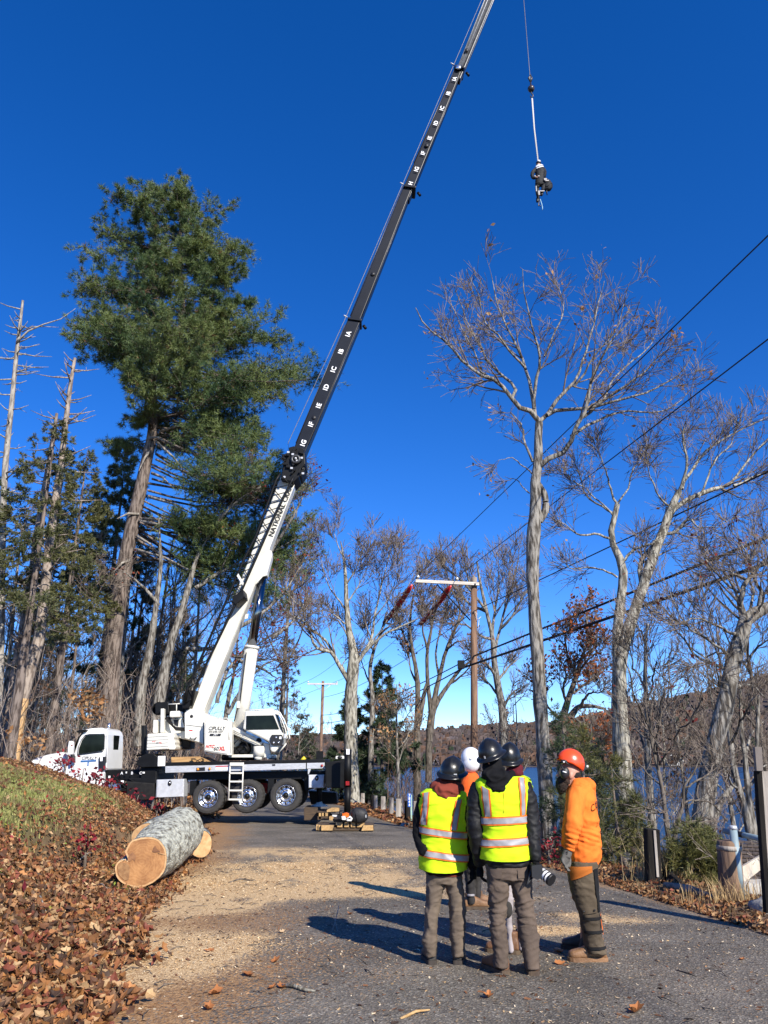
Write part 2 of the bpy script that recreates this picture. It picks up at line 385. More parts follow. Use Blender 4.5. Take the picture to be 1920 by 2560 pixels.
def road_material():
    m = bpy.data.materials.new('worn_asphalt'); m.use_nodes = True; N = m.node_tree.nodes; L = m.node_tree.links; b = N['Principled BSDF']
    b.inputs['Roughness'].default_value = .9; b.inputs['Specular IOR Level'].default_value = .25
    tc = N.new('ShaderNodeTexCoord'); O = tc.outputs['Object']
    def noise(s, d=4):
        n = N.new('ShaderNodeTexNoise'); n.inputs['Scale'].default_value = s; n.inputs['Detail'].default_value = d; L.new(O, n.inputs['Vector']); return n.outputs['Fac']
    def ramp(fac, stops):
        r = N.new('ShaderNodeValToRGB'); e = r.color_ramp.elements
        e[0].position, e[0].color = stops[0][0], (*stops[0][1], 1); e[1].position, e[1].color = stops[-1][0], (*stops[-1][1], 1)
        for p, c in stops[1:-1]: k = e.new(p); k.color = (*c, 1)
        L.new(fac, r.inputs[0]); return r.outputs[0]
    def mix(f, a, c):
        x = N.new('ShaderNodeMix'); x.data_type = 'RGBA'; L.new(f, x.inputs['Factor']); L.new(a, x.inputs['A']); L.new(c, x.inputs['B']); return x.outputs['Result']
    vo = N.new('ShaderNodeTexVoronoi'); vo.inputs['Scale'].default_value = 62; L.new(O, vo.inputs['Vector'])
    sp = N.new('ShaderNodeSeparateColor'); L.new(vo.outputs['Color'], sp.inputs[0])
    stone = ramp(sp.outputs[0], [(0, (.100,.088,.072)), (.5, (.140,.124,.103)), (.8, (.180,.161,.135)), (.93, (.225,.205,.17)), (1, (.34,.31,.26))])
    tint = ramp(noise(1.1), [(.3, (.62,.62,.62)), (.7, (1.2,1.18,1.15))])
    mu = N.new('ShaderNodeMix'); mu.data_type = 'RGBA'; mu.blend_type = 'MULTIPLY'; mu.inputs['Factor'].default_value = 1; L.new(stone, mu.inputs['A']); L.new(tint, mu.inputs['B'])
    asph = mu.outputs['Result']
    at_ = N.new('ShaderNodeAttribute'); at_.attribute_name = 'Col'; sa = N.new('ShaderNodeSeparateColor'); L.new(at_.outputs['Color'], sa.inputs[0])
    v2 = N.new('ShaderNodeTexVoronoi'); v2.inputs['Scale'].default_value = 95; L.new(O, v2.inputs['Vector']); s2 = N.new('ShaderNodeSeparateColor'); L.new(v2.outputs['Color'], s2.inputs[0])
    sawc = ramp(s2.outputs[1], [(0, (.30,.18,.08)), (.35, (.50,.33,.16)), (1, (.74,.55,.31))])
    def thr(a, noisefac, gain=2.6):
        ad = N.new('ShaderNodeMath'); ad.operation = 'SUBTRACT'; L.new(a, ad.inputs[0])
        ng = N.new('ShaderNodeMath'); ng.operation = 'SUBTRACT'; ng.inputs[0].default_value = 1; L.new(noisefac, ng.inputs[1]); L.new(ng.outputs[0], ad.inputs[1])
        mm = N.new('ShaderNodeMath'); mm.operation = 'MULTIPLY_ADD'; mm.inputs[1].default_value = gain; mm.inputs[2].default_value = .5; mm.use_clamp = True; L.new(ad.outputs[0], mm.inputs[0]); return mm.outputs[0]
    mr = N.new('ShaderNodeMapRange'); mr.inputs['From Min'].default_value = .3; mr.inputs['From Max'].default_value = .7; L.new(noise(48, 3), mr.inputs['Value'])
    c = mix(thr(sa.outputs[1], mr.outputs[0], 3), asph, ramp(noise(35, 4), [(.3, (.17,.085,.035)), (.7, (.44,.26,.12))]))
    c = mix(thr(sa.outputs[0], mr.outputs[0], 3), c, sawc)
    L.new(c, b.inputs['Base Color'])
    bp = N.new('ShaderNodeBump'); bp.inputs['Strength'].default_value = .55; bp.inputs['Distance'].default_value = .012
    L.new(vo.outputs['Distance'], bp.inputs['Height']); L.new(bp.outputs[0], b.inputs['Normal'])
    return m
me = np_mesh('road', np.stack([RX, RYm, RZ], -1).reshape(-1, 3), Fq, road_material(), True, cols=cols.reshape(-1, 3))
ro = link(me, 'road')
def crack(pts, w):
    P_ = [ground_hit(p) for p in pts]; Q = []
    for a, b in zip(P_[:-1], P_[1:]):
        for k in range(10): q = a.lerp(b, k/10); Q.append(q+Vector((.05*mnoise.noise(q*2.5)+.02*mnoise.noise(q*11), .05*mnoise.noise(q*2.1+Vector((5,5,5))), 0)))
    Q.append(P_[-1]); V = []
    for i, q in enumerate(Q):
        t = (Q[min(i+1,len(Q)-1)]-Q[max(i-1,0)]).normalized(); s = Vector((-t.y, t.x, 0))*w*(.5+.6*abs(mnoise.noise(q*6))); z = float(road_z(q.y))+.0125; V += [(q.x-s.x, q.y-s.y, z), (q.x+s.x, q.y+s.y, z)]
    mb = MB(); mb.add(V, [[2*i, 2*i+1, 2*i+3, 2*i+2] for i in range(len(Q)-1)]); mb.build('crack', M['inkblack'], ro)
crack([(1530,2360),(1640,2400),(1740,2445),(1850,2500),(1960,2560)], .010)
crack([(1075,2150),(1010,2120),(960,2092),(905,2074)], .014)
crack([(560,2120),(700,2110),(830,2104),(980,2118)], .010)
crack([(1200,2540),(1290,2500),(1345,2470)], .006)
tag(ro, 'grey worn asphalt road dusted with pale sawdust', None, None, 'structure')

# side drive under the truck cab
mb = MB(); mb.prism3([Vector((-40,24.6,-.31)), Vector((-40,31,-.4)), Vector((-6.6,31,-.4)), Vector((-5.0,24.6,-.31))], (0,0,-.1)); 
# (kept low: merges with the road edge)
o = mb.build('side_drive', mat('drive_gravel', (.11,.10,.09), (.07,.065,.06), 20, .95)); tag(o, 'grey gravel drive behind the leafy bank', None, None, 'structure')

# lake
def lake_mat():
    m = bpy.data.materials.new('lake_water'); m.use_nodes = True; N = m.node_tree.nodes; L = m.node_tree.links; b = N['Principled BSDF']
    b.inputs['Base Color'].default_value = (.010,.020,.032,1); b.inputs['Roughness'].default_value = .3; b.inputs['IOR'].default_value = 1.33
    tc = N.new('ShaderNodeTexCoord'); mp = N.new('ShaderNodeMapping'); mp.inputs['Scale'].default_value = (.6,1.6,1); L.new(tc.outputs['Object'], mp.inputs[0])
    n = N.new('ShaderNodeTexNoise'); n.inputs['Scale'].default_value = .9; n.inputs['Detail'].default_value = 6; L.new(mp.outputs[0], n.inputs['Vector'])
    bp = N.new('ShaderNodeBump'); bp.inputs['Strength'].default_value = .9; bp.inputs['Distance'].default_value = .35; L.new(n.outputs['Fac'], bp.inputs['Height']); L.new(bp.outputs[0], b.inputs['Normal']); return m
mb = MB(); mb.add([(-260,30,LAKE),(900,0,LAKE),(1500,760,LAKE),(-500,760,LAKE)], [[0,1,2,3]])
tag(mb.build('lake', lake_mat()), 'rippled dark blue lake beyond the trees', None, None, 'structure')

# hills across the water
hx = np.linspace(-1900, 2400, 130); hy = np.concatenate([np.linspace(640, 1500, 50), np.linspace(1550, 2600, 12)])
HX, HY = np.meshgrid(hx, hy, indexing='ij')
def hill_z(x, y):
    ang = (x/np.maximum(y,1))     # lateral position at a given distance
    xr = x/1150.
    ridge = np.interp(xr, [-2,-.9,-.45,-.2,0,.12,.2,.28,.36,.5,.75,1.2,2.2], [40,26,22,22,26,38,42,52,76,114,136,112,56])
    prof = np.interp(y, [640, 690, 760, 900, 1100, 1180, 1500, 2600], [-6, -2, 6/60, .35, .92, 1.0, .7, .2])
    z = np.where(y < 760, prof*np.where(y < 755, 1, 1), 0)
    z = np.interp(y, [640, 688, 700], [-7, -4.2, -2.5])*(y <= 760)
    z = np.where(y > 700, -2.5+(ridge+2.5)*np.clip(np.interp(y, [700,760,900,1100,1180,1500,2600],[0,.06,.38,.93,1,.72,.2]),0,1), z)
    return z + (fbm(x/120., y/120., 61, 4)-.5)*14*sst(720, 900, y)
HZ = hill_z(HX, HY)
a_, b_ = HX.shape; idx = np.arange(a_*b_).reshape(a_, b_)
Fq = np.stack([idx[:-1,:-1], idx[1:,:-1], idx[1:,1:], idx[:-1,1:]], -1).reshape(-1, 4)
me = np_mesh('hills', np.stack([HX,HY,HZ],-1).reshape(-1,3), Fq, mat('hill_floor', (.085,.062,.052), (.055,.042,.038), .02, .95, detail=8), True)
tag(link(me, 'hills'), 'brown wooded hills beyond the lake', None, None, 'structure')
# the far woods: thousands of leafless crowns that read as one mass
rng = np.random.default_rng(5)
N_ = 11000
fx = np.concatenate([rng.uniform(-1100, 1250, N_)]); fy = 692 + 620*rng.random(N_)**1.3
fz = hill_z(fx, fy)
near = rng.random(N_)
Hh = rng.uniform(9, 16, N_)*np.where(fy < 740, .75, 1)
K = 9
a = rng.uniform(0, 2*np.pi, (N_, K)); r0 = rng.uniform(0, 1.2, (N_, K)); r1 = rng.uniform(1.5, 5.0, (N_, K)); hb = rng.uniform(.0, .5, (N_, K)); ht = rng.uniform(.7, 1.05, (N_, K))
ev = rng.random(N_) < .06
r1 = np.where(ev[:,None], r1*.55, r1); 
w = rng.uniform(.6, 1.8, (N_, K))
bx = fx[:,None]+r0*np.cos(a); by = fy[:,None]+r0*np.sin(a); bz = fz[:,None]+hb*Hh[:,None]
tx = fx[:,None]+np.where(ev[:,None], .3, 1)*r1*np.cos(a); ty = fy[:,None]+np.where(ev[:,None], .3, 1)*r1*np.sin(a); tz = fz[:,None]+ht*Hh[:,None]
V = np.stack([np.stack([bx-w, by, bz],-1), np.stack([bx+w, by+.4, bz],-1), np.stack([tx+w*1.1, ty, tz],-1), np.stack([tx-w*1.1, ty, tz-.4],-1)], 2)
pal = np.array([[.085,.062,.054],[.105,.08,.070],[.07,.054,.05],[.12,.07,.048],[.09,.072,.072]])
cc = pal[rng.integers(0, 5, N_)]*rng.uniform(.75, 1.25, (N_,1)); cc[ev] = np.array([.022,.035,.018])
cc = np.repeat(cc[:,None,None,:], K, 1); cc = np.repeat(cc, 4, 2)*rng.uniform(.8, 1.2, (N_,K,1,1))
me = np_mesh('forest', V.reshape(-1,3), np.arange(N_*K*4).reshape(-1,4), attr_mat('far_bare_woods', .95, var=.2, scale=.1), False, cols=cc.reshape(-1,3))
tag(link(me, 'forest'), 'leafless brown woods covering the hills', None, None, 'stuff')
# houses on the far shore
def house(px, py, d, w, h, dp, rot, label, wallc, roofc):
    b = at((px, py), d); b.z = float(hill_z(b.x, b.y))-1.0
    t = thing('house', label, 'house', b, 'houses on the far shore')
    R = Matrix.Rotation(rot, 3, 'Z')
    def q(x, y, z): return b + R@Vector((x, y, z))
    mb = MB(); mb.prism3([q(-w/2,-dp/2,0), q(w/2,-dp/2,0), q(w/2,-dp/2,h), q(0,-dp/2,h+w*.28), q(-w/2,-dp/2,h)], R@Vector((0,dp,0))); mb.build('wall', wallc, t)
    mb = MB()
    for s_ in (-1, 1): mb.prism3([q(s_*(w/2+.5),-dp/2-.5,h-.25), q(0,-dp/2-.5,h+w*.28+.1), q(0,-dp/2-.5,h+w*.28+.5), q(s_*(w/2+.5),-dp/2-.5,h+.15)], R@Vector((0,dp+1,0)))
    ro_ = mb.build('roof', roofc, t)
    mb = MB(); mb.box(q(w*.2, 0, h+w*.3), (1, 1, w*.25)); mb.build('chimney', M['timberdark'], ro_)
    for i in range(3):
        for j in range(2 if h > 4.5 else 1):
            mb = MB(); mb.box(q((i-1)*w*.28, -dp/2-.05, 1.6+j*2.7), (1.3, .12, 1.4), R); mb.build('window', M['glass'], t)
hw = mat('white_house_siding', (.78,.76,.72), None, .3, .7); hg = mat('grey_house_siding', (.42,.43,.44), None, .3, .7); rf = mat('dark_roof_shingles', (.08,.07,.07), None, .5, .9)
house(1065, 1893, 705, 13, 5.5, 9, .15, 'pale grey house on the far shore behind the leafless saplings', hg, rf)
house(1119, 1890, 712, 12, 5.0, 8, -.3, 'white gabled far shore house left of the wooden utility pole', hw, rf)
house(1518, 1889, 705, 11, 6.0, 8, .2, 'white far shore house seen just left of the twin trunked tree', hw, rf)
house(1683, 1897, 705, 15, 6.5, 10, -.1, 'largest white lakeside house with two rows of windows', hw, rf)
house(1722, 1893, 735, 12, 5.5, 8, .4, 'smaller white house uphill to the right of the largest lakeside house', hw, rf)
# ================================================================ CRANE TRUCK
FD = 26.0
def bevel(o, w=.03, seg=2):
    m = o.modifiers.new('bevel', 'BEVEL'); m.width = w; m.segments = seg; m.limit_method = 'ANGLE'; m.angle_limit = math.radians(35); return o
base = at(R2(809,1150), 27.2)
truck = thing('crane_truck', 'white boom crane truck with black frame, raised wheels and long black telescopic boom', 'crane truck', (base.x, 27.2, base.z))
def P(name, poly, d0, d1, m, R=R2, parent=truck, bev=.02):
    o = MB().prism(poly, d0, d1, 0, R).build(name, m, parent)
    if bev: bevel(o, bev)
    return o
def V2(x, y, d=FD, R=R2): return at(R(x, y), d)
# frame and deck
P('chassis_frame', [(330,848),(1268,838),(1395,838),(1395,930),(1268,985),(1240,985),(1235,900),(330,905)], 26.35, 28.2, M['black'])
P('deck', [(188,772),(1396,748),(1396,776),(188,800)], 26.03, 28.5, M['black'])
rail = P('side_rail', [(190,801),(1250,777),(1250,822),(190,851)], FD, FD+.06, M['alu'], bev=.008)
rail2 = P('side_rail', [(1258,777),(1392,774),(1392,818),(1258,821)], FD-.01, FD+.05, M['alu'], bev=.008)
P('bracket', [(1266,822),(1290,822),(1272,862),(1266,862)], FD, FD+.05, M['alu'], bev=0)
P('light_recess', [(424,812),(490,808),(490,836),(424,839)], FD-.012, FD+.01, M['inkblack'], parent=rail, bev=.01)
for x, y, m in ((436,824,'amber'),(525,820,'amber'),(1372,797,'redlens')):
    MB().lathe([(0,-.035),(.03,-.03),(.042,0)], V2(x,y,FD-.02), 'y', 14).build('marker_light', M[m], rail if x < 1000 else rail2)
P('decal', [(570,812),(668,809),(668,829),(570,832)], FD-.006, FD, M['inkwhite'], parent=rail, bev=0)
P('decal', [(570,800),(668,797),(668,803),(570,806)], FD-.006, FD, M['red'], parent=rail, bev=0)
P('notch', [(996,786),(1020,785),(1020,798),(996,799)], FD-.006, FD, M['inkblack'], parent=rail, bev=0)
# tool boxes
for poly, lk in (([(125,903),(333,897),(328,1033),(118,1042)], (225,928)), ([(1270,866),(1392,864),(1385,965),(1270,966)], (1333,890))):
    tb = P('tool_box', poly, FD-.02, FD+.55, M['alu'], bev=.015)
    c = [sum(p[i] for p in poly)/4 for i in (0,1)]
    P('door', [(c[0]+(p[0]-c[0])*.94, c[1]+(p[1]-c[1])*.93) for p in poly], FD-.045, FD-.018, M['diamond'], parent=tb, bev=.006)
    MB().lathe([(0,-.03),(.075,-.03),(.085,0)], V2(*lk, FD-.045), 'y', 16, sc=(.7,1)).build('latch', M['inkblack'], tb)
    MB().lathe([(0,-.012),(.03,-.01),(.03,0)], V2(*lk, FD-.075), 'y', 10).build('keyhole', M['chrome'], tb)
# ladder
ld = MB(); ld.tube([V2(680,775,25.9), V2(668,1058,25.88)], .022, 8, cap=True).tube([V2(779,773,25.9), V2(769,1056,25.88)], .022, 8)
ld = ld.build('ladder', M['white'], truck)
for yy in (786, 853, 917, 984, 1052):
    f = (yy-775)/283
    MB().box((V2(680-12*f, yy, 25.89)+V2(779-10*f, yy-1, 25.89))/2, ((V2(779,yy,25.9)-V2(680,yy,25.9)).length, .06, .05 if yy > 790 else .10)).build('rung', M['white'], ld)
# wheels
def wheel(cx, cy, y0, near=True):
    c = V2(cx, cy, FD+.1); c.y = y0
    w = thing('wheel', None, None, c); w.parent = truck; w.location = c-ORG[truck.name]
    R_ = .515; tp = [(.30,.02),(.34,-.02),(.40,-.035),(.47,-.02),(R_-.01,.015),(R_,.05),(R_,.22),(R_-.01,.255),(.47,.28),(.34,.28),(.30,.24)]
    ty = MB(); k = 56
    V = []; Fs = []
    for (r, h) in tp:
        for j in range(k):
            rr = r + (-.012 if (r > .5 and j % 2) else 0); a = 2*math.pi*j/k
            V.append(c+Vector((rr*math.cos(a), h, rr*math.sin(a))))
    Fs = [[i*k+j, (i+1)*k+j, (i+1)*k+(j+1)%k, i*k+(j+1)%k] for i in range(len(tp)-1) for j in range(k)]
    ty.add(V, Fs, 0, False); ty.build('tyre', M['tyre'], w)
    if near:
        rm = MB().lathe([(.302,.0),(.315,-.02),(.30,-.022),(.285,.01),(.275,.06),(.26,.09),(.20,.085),(.15,.07),(.13,.03),(.11,.02),(0,.02)], c, 'y', 40)
        rm.build('rim', M['chrome'], w)
        hd = MB()
        for j in range(10):
            a = 2*math.pi*(j+.5)/10; hd.lathe([(0,.068),(.028,.068),(.030,.08)], c+Vector((.222*math.cos(a), 0, .222*math.sin(a))), 'y', 10)
        hd.build('hand_hole', M['inkblack'], w)
        nt_ = MB()
        for j in range(10):
            a = 2*math.pi*j/10; nt_.lathe([(0,.035),(.013,.035),(.015,.08)], c+Vector((.16*math.cos(a), 0, .16*math.sin(a))), 'y', 6)
        nt_.build('lug_nut', M['chrome'], w)
        MB().lathe([(0,-.07),(.05,-.068),(.07,-.03),(.085,.0),(.09,.03)], c, 'y', 20).build('hub', M['black'], w)
for (cx, cy) in ((516,1035),(809,1027),(1100,1020)):
    wheel(cx, cy, FD+.05); wheel(cx, cy, FD+.05+.34, False); wheel(cx+3, cy-3, 28.05, False)
    MB().tube([V2(cx,cy,FD+.3), Vector((V2(cx,cy).x, 28.2, V2(cx,cy).z))], .09, 10).build('axle', M['black'], truck)
    MB().box(V2(cx-105, cy-70, 26.6), (.2,.5,.45)).build('suspension_bracket', M['black'], truck)
MB().box(V2(935,965,27.4), (.22,.1,.32)).build('warning_sleeve', M['red'], truck)
# rear outrigger housing, jacks and floats
P('rear_outrigger_box', [(1396,770),(1552,752),(1548,972),(1398,962)], 25.2, 28.3, M['black'], bev=.03)
P('lifting_eye', [(1478,724),(1535,722),(1540,730),(1540,746),(1474,748),(1474,732)], 25.6, 25.75, M['white'], bev=.02)
MB().lathe([(0,-.01),(.045,-.01),(.05,0)], V2(1507,735,25.6), 'y', 14, sc=(1.6,1)).build('eye_hole', M['inkblack'], truck)
jk = MB().tube([V2(1568,675,24.6), V2(1566,955,24.6)], .115, 14).tube([V2(1566,950,24.6), V2(1563,1156,24.6)], .10, 14).build('outrigger_jack', M['black'], truck)
MB().box(V2(1568,692,24.47), (.10,.02,.16)).build('decal', M['inkwhite'], jk)
MB().box(V2(1565,930,24.47), (.11,.03,.12)).build('decal', M['redlens'], jk)
MB().lathe([(0,.12),(.09,.10),(.12,.04),(.30,.02),(.30,0)], V2(1563,1168,24.6), 'z', 20).build('jack_float', M['black'], jk)
j2 = MB().tube([V2(1352,930,26.6), V2(1352,1075,26.6)], .09, 12).build('outrigger_jack', M['black'], truck)
MB().lathe([(0,.16),(.08,.15),(.11,.08),(.26,.03),(.28,0)], V2(1353,1103,26.6), 'z', 20).build('jack_float', M['white'], j2)
P('outrigger_beam', [(1270,985),(1480,1000),(1490,1085),(1290,1090)], 28.4, 29.2, M['black'])
# front outrigger, fender, frame clutter
P('front_outrigger_box', [(1100,750),(1250,745),(1250,1000),(1190,1060),(1085,1060),(960,1000),(960,850),(1100,850)], 26.2, 28.4, M['black'], R3, bev=.03)
P('frame_rail', [(740,775),(1110,765),(1200,765),(1200,850),(760,880)], 26.35, 28.1, M['black'], R3, bev=.03)
P('lower_frame', [(900,900),(1180,880),(1250,1020),(1180,1060),(950,1020),(880,960)], 26.7, 27.9, M['blackmatte'], R3, bev=.03)
P('fender', [(1052,722),(1085,660),(1120,630),(1170,617),(1225,622),(1262,650),(1262,745),(1110,750)], 26.05, 27.0, M['black'], R3, bev=.02)
P('notice_board', [(1262,642),(1332,640),(1328,736),(1259,738)], 26.0, 26.04, M['inkwhite'], R3, bev=.01)
P('exhaust_stack', [(1105,350),(1146,352),(1142,630),(1100,630)], 27.0, 27.2, M['black'], R3, bev=.03)
MB().tube([V2(1060,635,27.05,R3), V2(1130,632,27.05,R3)], .03, 8).build('bracket', M['black'], truck)
P('battery_box', [(965,880),(1230,900),(1230,1045),(1100,1060),(965,1010)], 26.05, 26.6, M['blackmatte'], R3, bev=.03)
for x, s in ((922,'A'),(1018,'B'),(1100,'C')):
    text_mesh(s, .12, M['inkwhite'], V2(x, 803, 26.17, R3), (1,0,0), (0,0,1), 'lettering', truck, bold=.02)
for (x, y, w, h) in ((805,838,.06,.07),(965,796,.04,.05),(1128,798,.07,.05),(755,790,.03,.05),(925,890,.10,.12)):
    MB().box(V2(x, y, 26.17, R3), (w,.02,h)).build('decal', M['inkwhite'], truck)
hz = MB()
for i in range(7):
    a = V2(740+i*40, 850+(i%3)*30, 26.15, R3); b = V2(960+i*45, 900+(i%2)*60, 26.1, R3); m_ = (a+b)/2; m_.z -= .15
    hz.tube([a, m_, b], .018, 6)
hz.build('air_hose', M['blackmatte'], truck)
P('blue_tank', [(750,915),(870,905),(880,965),(755,968)], 26.1, 26.5, mat('blue_grey_tank', (.10,.16,.32), (.07,.11,.22), 5, .4), R3)
# truck cab
cab = P('cab', [(458,648),(478,590),(520,470),(572,392),(640,378),(730,374),(768,392),(786,440),(784,560),(774,775),(745,778),(745,1000),(380,1000),(380,680)], 26.12, 27.75, M['truckwhite'], R3, bev=.10)
P('hood', [(385,603),(330,606),(200,630),(95,662),(45,690),(30,730),(30,900),(385,900)], 26.25, 27.7, M['truckwhite'], R3, bev=.12)
P('sun_visor', [(488,408),(520,394),(595,394),(585,408),(540,420),(500,420)], 26.0, 27.85, M['black'], R3, parent=cab, bev=.02)
P('windscreen', [(462,610),(470,560),(520,455),(560,408),(545,420),(508,470),(478,540)], 26.09, 27.78, M['glass'], R3, parent=cab, bev=0)
door = P('door', [(470,640),(500,560),(548,450),(590,418),(766,412),(768,560),(758,800),(690,990),(520,990),(470,800)], 26.07, 26.14, M['truckwhite'], R3, bev=.02)
P('window', [(512,624),(520,560),(548,490),(580,450),(620,442),(752,440),(755,452),(750,570),(738,592)], 26.045, 26.075, M['glass'], R3, parent=door, bev=.01)
MB().tube([V2(x,y,26.045,R3) for x,y in ((505,630),(513,555),(543,487),(577,445),(620,436),(757,434),(761,452),(756,572),(742,598),(505,630))], .012, 6).build('window_seal', M['inkblack'], door)
MB().box(V2(783,510,26.12,R3)+Vector((.012,.85,0)), (.03,.5,.46)).build('rear_window', M['glass'], cab)
P('door_handle', [(712,650),(738,650),(736,690),(711,690)], 26.02, 26.06, M['chrome'], R3, parent=door, bev=.01)
P('grab_rail', [(706,652),(765,646),(765,776),(706,776)], 26.0, 26.07, M['inkblack'], R3, parent=cab, bev=.01)
P('grab_rail', [(716,652),(740,652),(738,690),(716,692)], 25.98, 26.01, M['inkwhite'], R3, parent=cab, bev=.01)
MB().tube([V2(779,440,26.1,R3), V2(776,700,26.1,R3)], .018, 6).build('grab_rail', M['alu'], cab)
mir = P('mirror', [(420,500),(455,500),(456,560),(452,628),(408,626),(410,560)], 25.75, 25.95, M['truckwhite'], R3, parent=cab, bev=.03)
P('mirror_bracket', [(440,620),(462,640),(462,700),(440,700)], 25.85, 26.2, M['inkblack'], R3, parent=cab, bev=.01)
text_mesh('CIPULLY', .135, M['inkblack'], V2(612,662,26.06,R3), (1,0,0), (0,0,1), 'lettering', door, bold=.012, shear=.25, spacing=.95)
P('stripe', [(535,683),(680,677),(680,684),(534,690)], 26.055, 26.065, M['inkblue'], R3, parent=door, bev=0)
P('stripe', [(533,693),(678,687),(678,692),(532,699)], 26.055, 26.065, M['inkblue'], R3, parent=door, bev=0)
text_mesh('0', .15, M['inkblue'], V2(604,718,26.06,R3), (1,0,0), (0,0,1), 'emblem', door, bold=.03)
MB().tube([V2(800,400,27.0,R3), V2(803,330,27.0,R3)], .05, 10).build('air_horn', M['chrome'], cab)
# things lying on the deck
pl = thing('plywood_sheet', 'tan sheet of plywood lying on the crane deck beside the ladder', 'plywood', V2(400,770,26.8))
MB().prism([(235,732),(455,728),(565,782),(570,790),(500,772),(238,778)], 26.2, 27.4, 0, R2).build('board', M['timber'], pl)
MB().prism([(190,786),(260,776),(540,770),(560,778),(300,800)], 26.15, 26.3, 0, R2).build('batten', M['timber'], pl)
rp = MB(); pts = []
for i in range(40):
    a = i*.55; pts.append(V2(440+60*math.cos(a)*(1-i/80), 765+22*math.sin(a*1.3), 26.12+.1*math.sin(a)))
rp.tube(pts, .012, 5); tag(rp.build('rope', M['blackmatte'], None), 'dark rope coiled over the tan plywood on the crane deck', 'rope')
ch = thing('chain_hoist', 'black and yellow lifting tackle piled on the rear of the crane deck', 'lifting tackle', V2(1215,760,26.6))
mb = MB()
rr = random.Random(3)
for i in range(12): mb.tube([V2(1185+rr.uniform(0,50), 755, 26.5+rr.random()*.3), V2(1180+rr.uniform(0,60), 705+rr.uniform(0,30), 26.6), V2(1190+rr.uniform(0,60), 755, 26.5)], .022, 6)
mb.build('chain', M['blackmatte'], ch); MB().tube([V2(1215,762,26.4), V2(1245,735,26.4)], .06, 8).build('handle', M['yellow'], ch)
MB().box(V2(1355,720,27.0), (.22,.2,.28)).build('fill_cap', M['black'], truck)

# ---------------- crane superstructure
MB().lathe([(0,.0),(.62,0),(.66,.03),(.66,.16),(.62,.2),(0,.2)], V2(765,757,27.2), 'z', 60).build('slewing_ring', M['black'], truck)
cw = P('counterweight', [(55,557),(215,548),(214,672),(48,681)], 26.0, 28.4, M['white'], bev=.03)
for yy in (578, 603, 628, 654): P('seam', [(53,yy+3),(215,yy-5),(215,yy-3),(53,yy+5)], FD-.008, FD+.01, M['inkblack'], parent=cw, bev=0)
P('counterweight_end', [(216,553),(250,556),(258,580),(252,600),(264,620),(258,640),(270,655),(262,676),(216,676)], 26.05, 28.3, M['white'], bev=.02)
text_mesh('NTC', .06, M['red'], V2(103,616,FD-.01), (1,0,0), (0,0,1), 'lettering', cw, bold=.02, shear=.2)
text_mesh('60', .075, M['inkblack'], V2(130,625,FD-.01), (1,0,0), (0,0,1), 'lettering', cw, bold=.01, shear=.15)
text_mesh('XL', .075, M['red'], V2(153,624,FD-.01), (1,0,0), (0,0,1), 'lettering', cw, bold=.03, shear=.15)
P('rear_frame', [(98,455),(150,448),(330,440),(350,560),(335,600),(270,575),(190,548),(98,552)], 26.6, 27.9, M['white'])
P('underframe', [(265,590),(340,600),(378,615),(378,668),(265,672)], 26.9, 27.6, M['black'])
wn = MB().lathe([(.22,-.4),(.22,-.36),(.15,-.35),(.15,.35),(.22,.36),(.22,.4),(0,.4)], V2(165,372,27.1), 'y', 24).build('winch', M['black'], truck)
P('winch_frame', [(112,322),(215,312),(222,400),(115,412)], 26.5, 26.7, M['black'], bev=.03)
P('winch_frame', [(215,330),(330,325),(345,345),(330,400),(215,405)], 26.9, 27.5, M['black'], bev=.03)
P('mast_post', [(155,366),(181,366),(179,548),(152,548)], 26.3, 26.5, M['white'])
P('mast_post', [(100,452),(130,452),(130,550),(96,550)], 26.3, 26.6, M['white'])
P('filter_box', [(224,386),(298,383),(300,430),(222,432)], 26.3, 26.8, M['white'], bev=.03)
MB().tube([V2(275,385,26.5), V2(276,335,26.5)], .018, 6).tube([V2(215,334,26.5), V2(332,328,26.5)], .018, 6).build('hand_rail', M['white'], truck)
P('port', [(252,450),(292,448),(286,500),(260,490)], 26.57, 26.61, M['inkblack'], bev=.01)
hb = MB()
for i in range(6):
    hb.tube([V2(188+i*6,438-i*2,26.45), V2(215+i*9,470+i*9,26.35), V2(270,508+i*4,26.3), V2(338,512+i*4,26.4)], .020, 6)
hb.tube([V2(380,372,26.6), V2(340,395,26.5), V2(322,440,26.5), V2(338,500,26.5)], .02, 6)
hb.build('hydraulic_hose', M['blackmatte'], truck)
P('turret', [(348,378),(378,366),(450,388),(520,418),(640,455),(700,500),(700,560),(690,735),(665,735),(665,640),(480,640),(335,596),(330,420)], 26.5, 27.9, M['white'], bev=.02)
P('turret_cheek', [(335,400),(372,372),(520,420),(660,458),(660,560),(482,560),(480,632),(338,590)], 26.3, 26.5, M['white'], bev=.02)
MB().lathe([(0,-.01),(.05,-.01),(.055,0)], V2(389,425,26.3), 'y', 18).build('pin_hole', M['inkblack'], truck)
P('seam', [(345,488),(480,505),(480,508),(345,491)], 26.292, 26.3, M['inkblack'], bev=0)
P('seam', [(478,470),(482,470),(482,640),(478,640)], 26.25, 26.3, M['inkblack'], bev=0)
P('decal', [(350,530),(396,528),(396,558),(350,560)], 26.285, 26.3, M['inkwhite'], bev=0)
P('decal', [(370,528),(396,527),(396,535),(370,536)], 26.275, 26.29, M['red'], bev=0)
MB().tube([V2(378,585,26.25), V2(384,596,26.22), V2(410,596,26.22), V2(426,584,26.25)], .018, 6).build('grab_handle', M['inkblack'], truck)
P('front_beam', [(690,505),(720,510),(880,590),(925,622),(910,645),(870,640),(700,560)], 26.35, 27.9, M['white'], bev=.02)
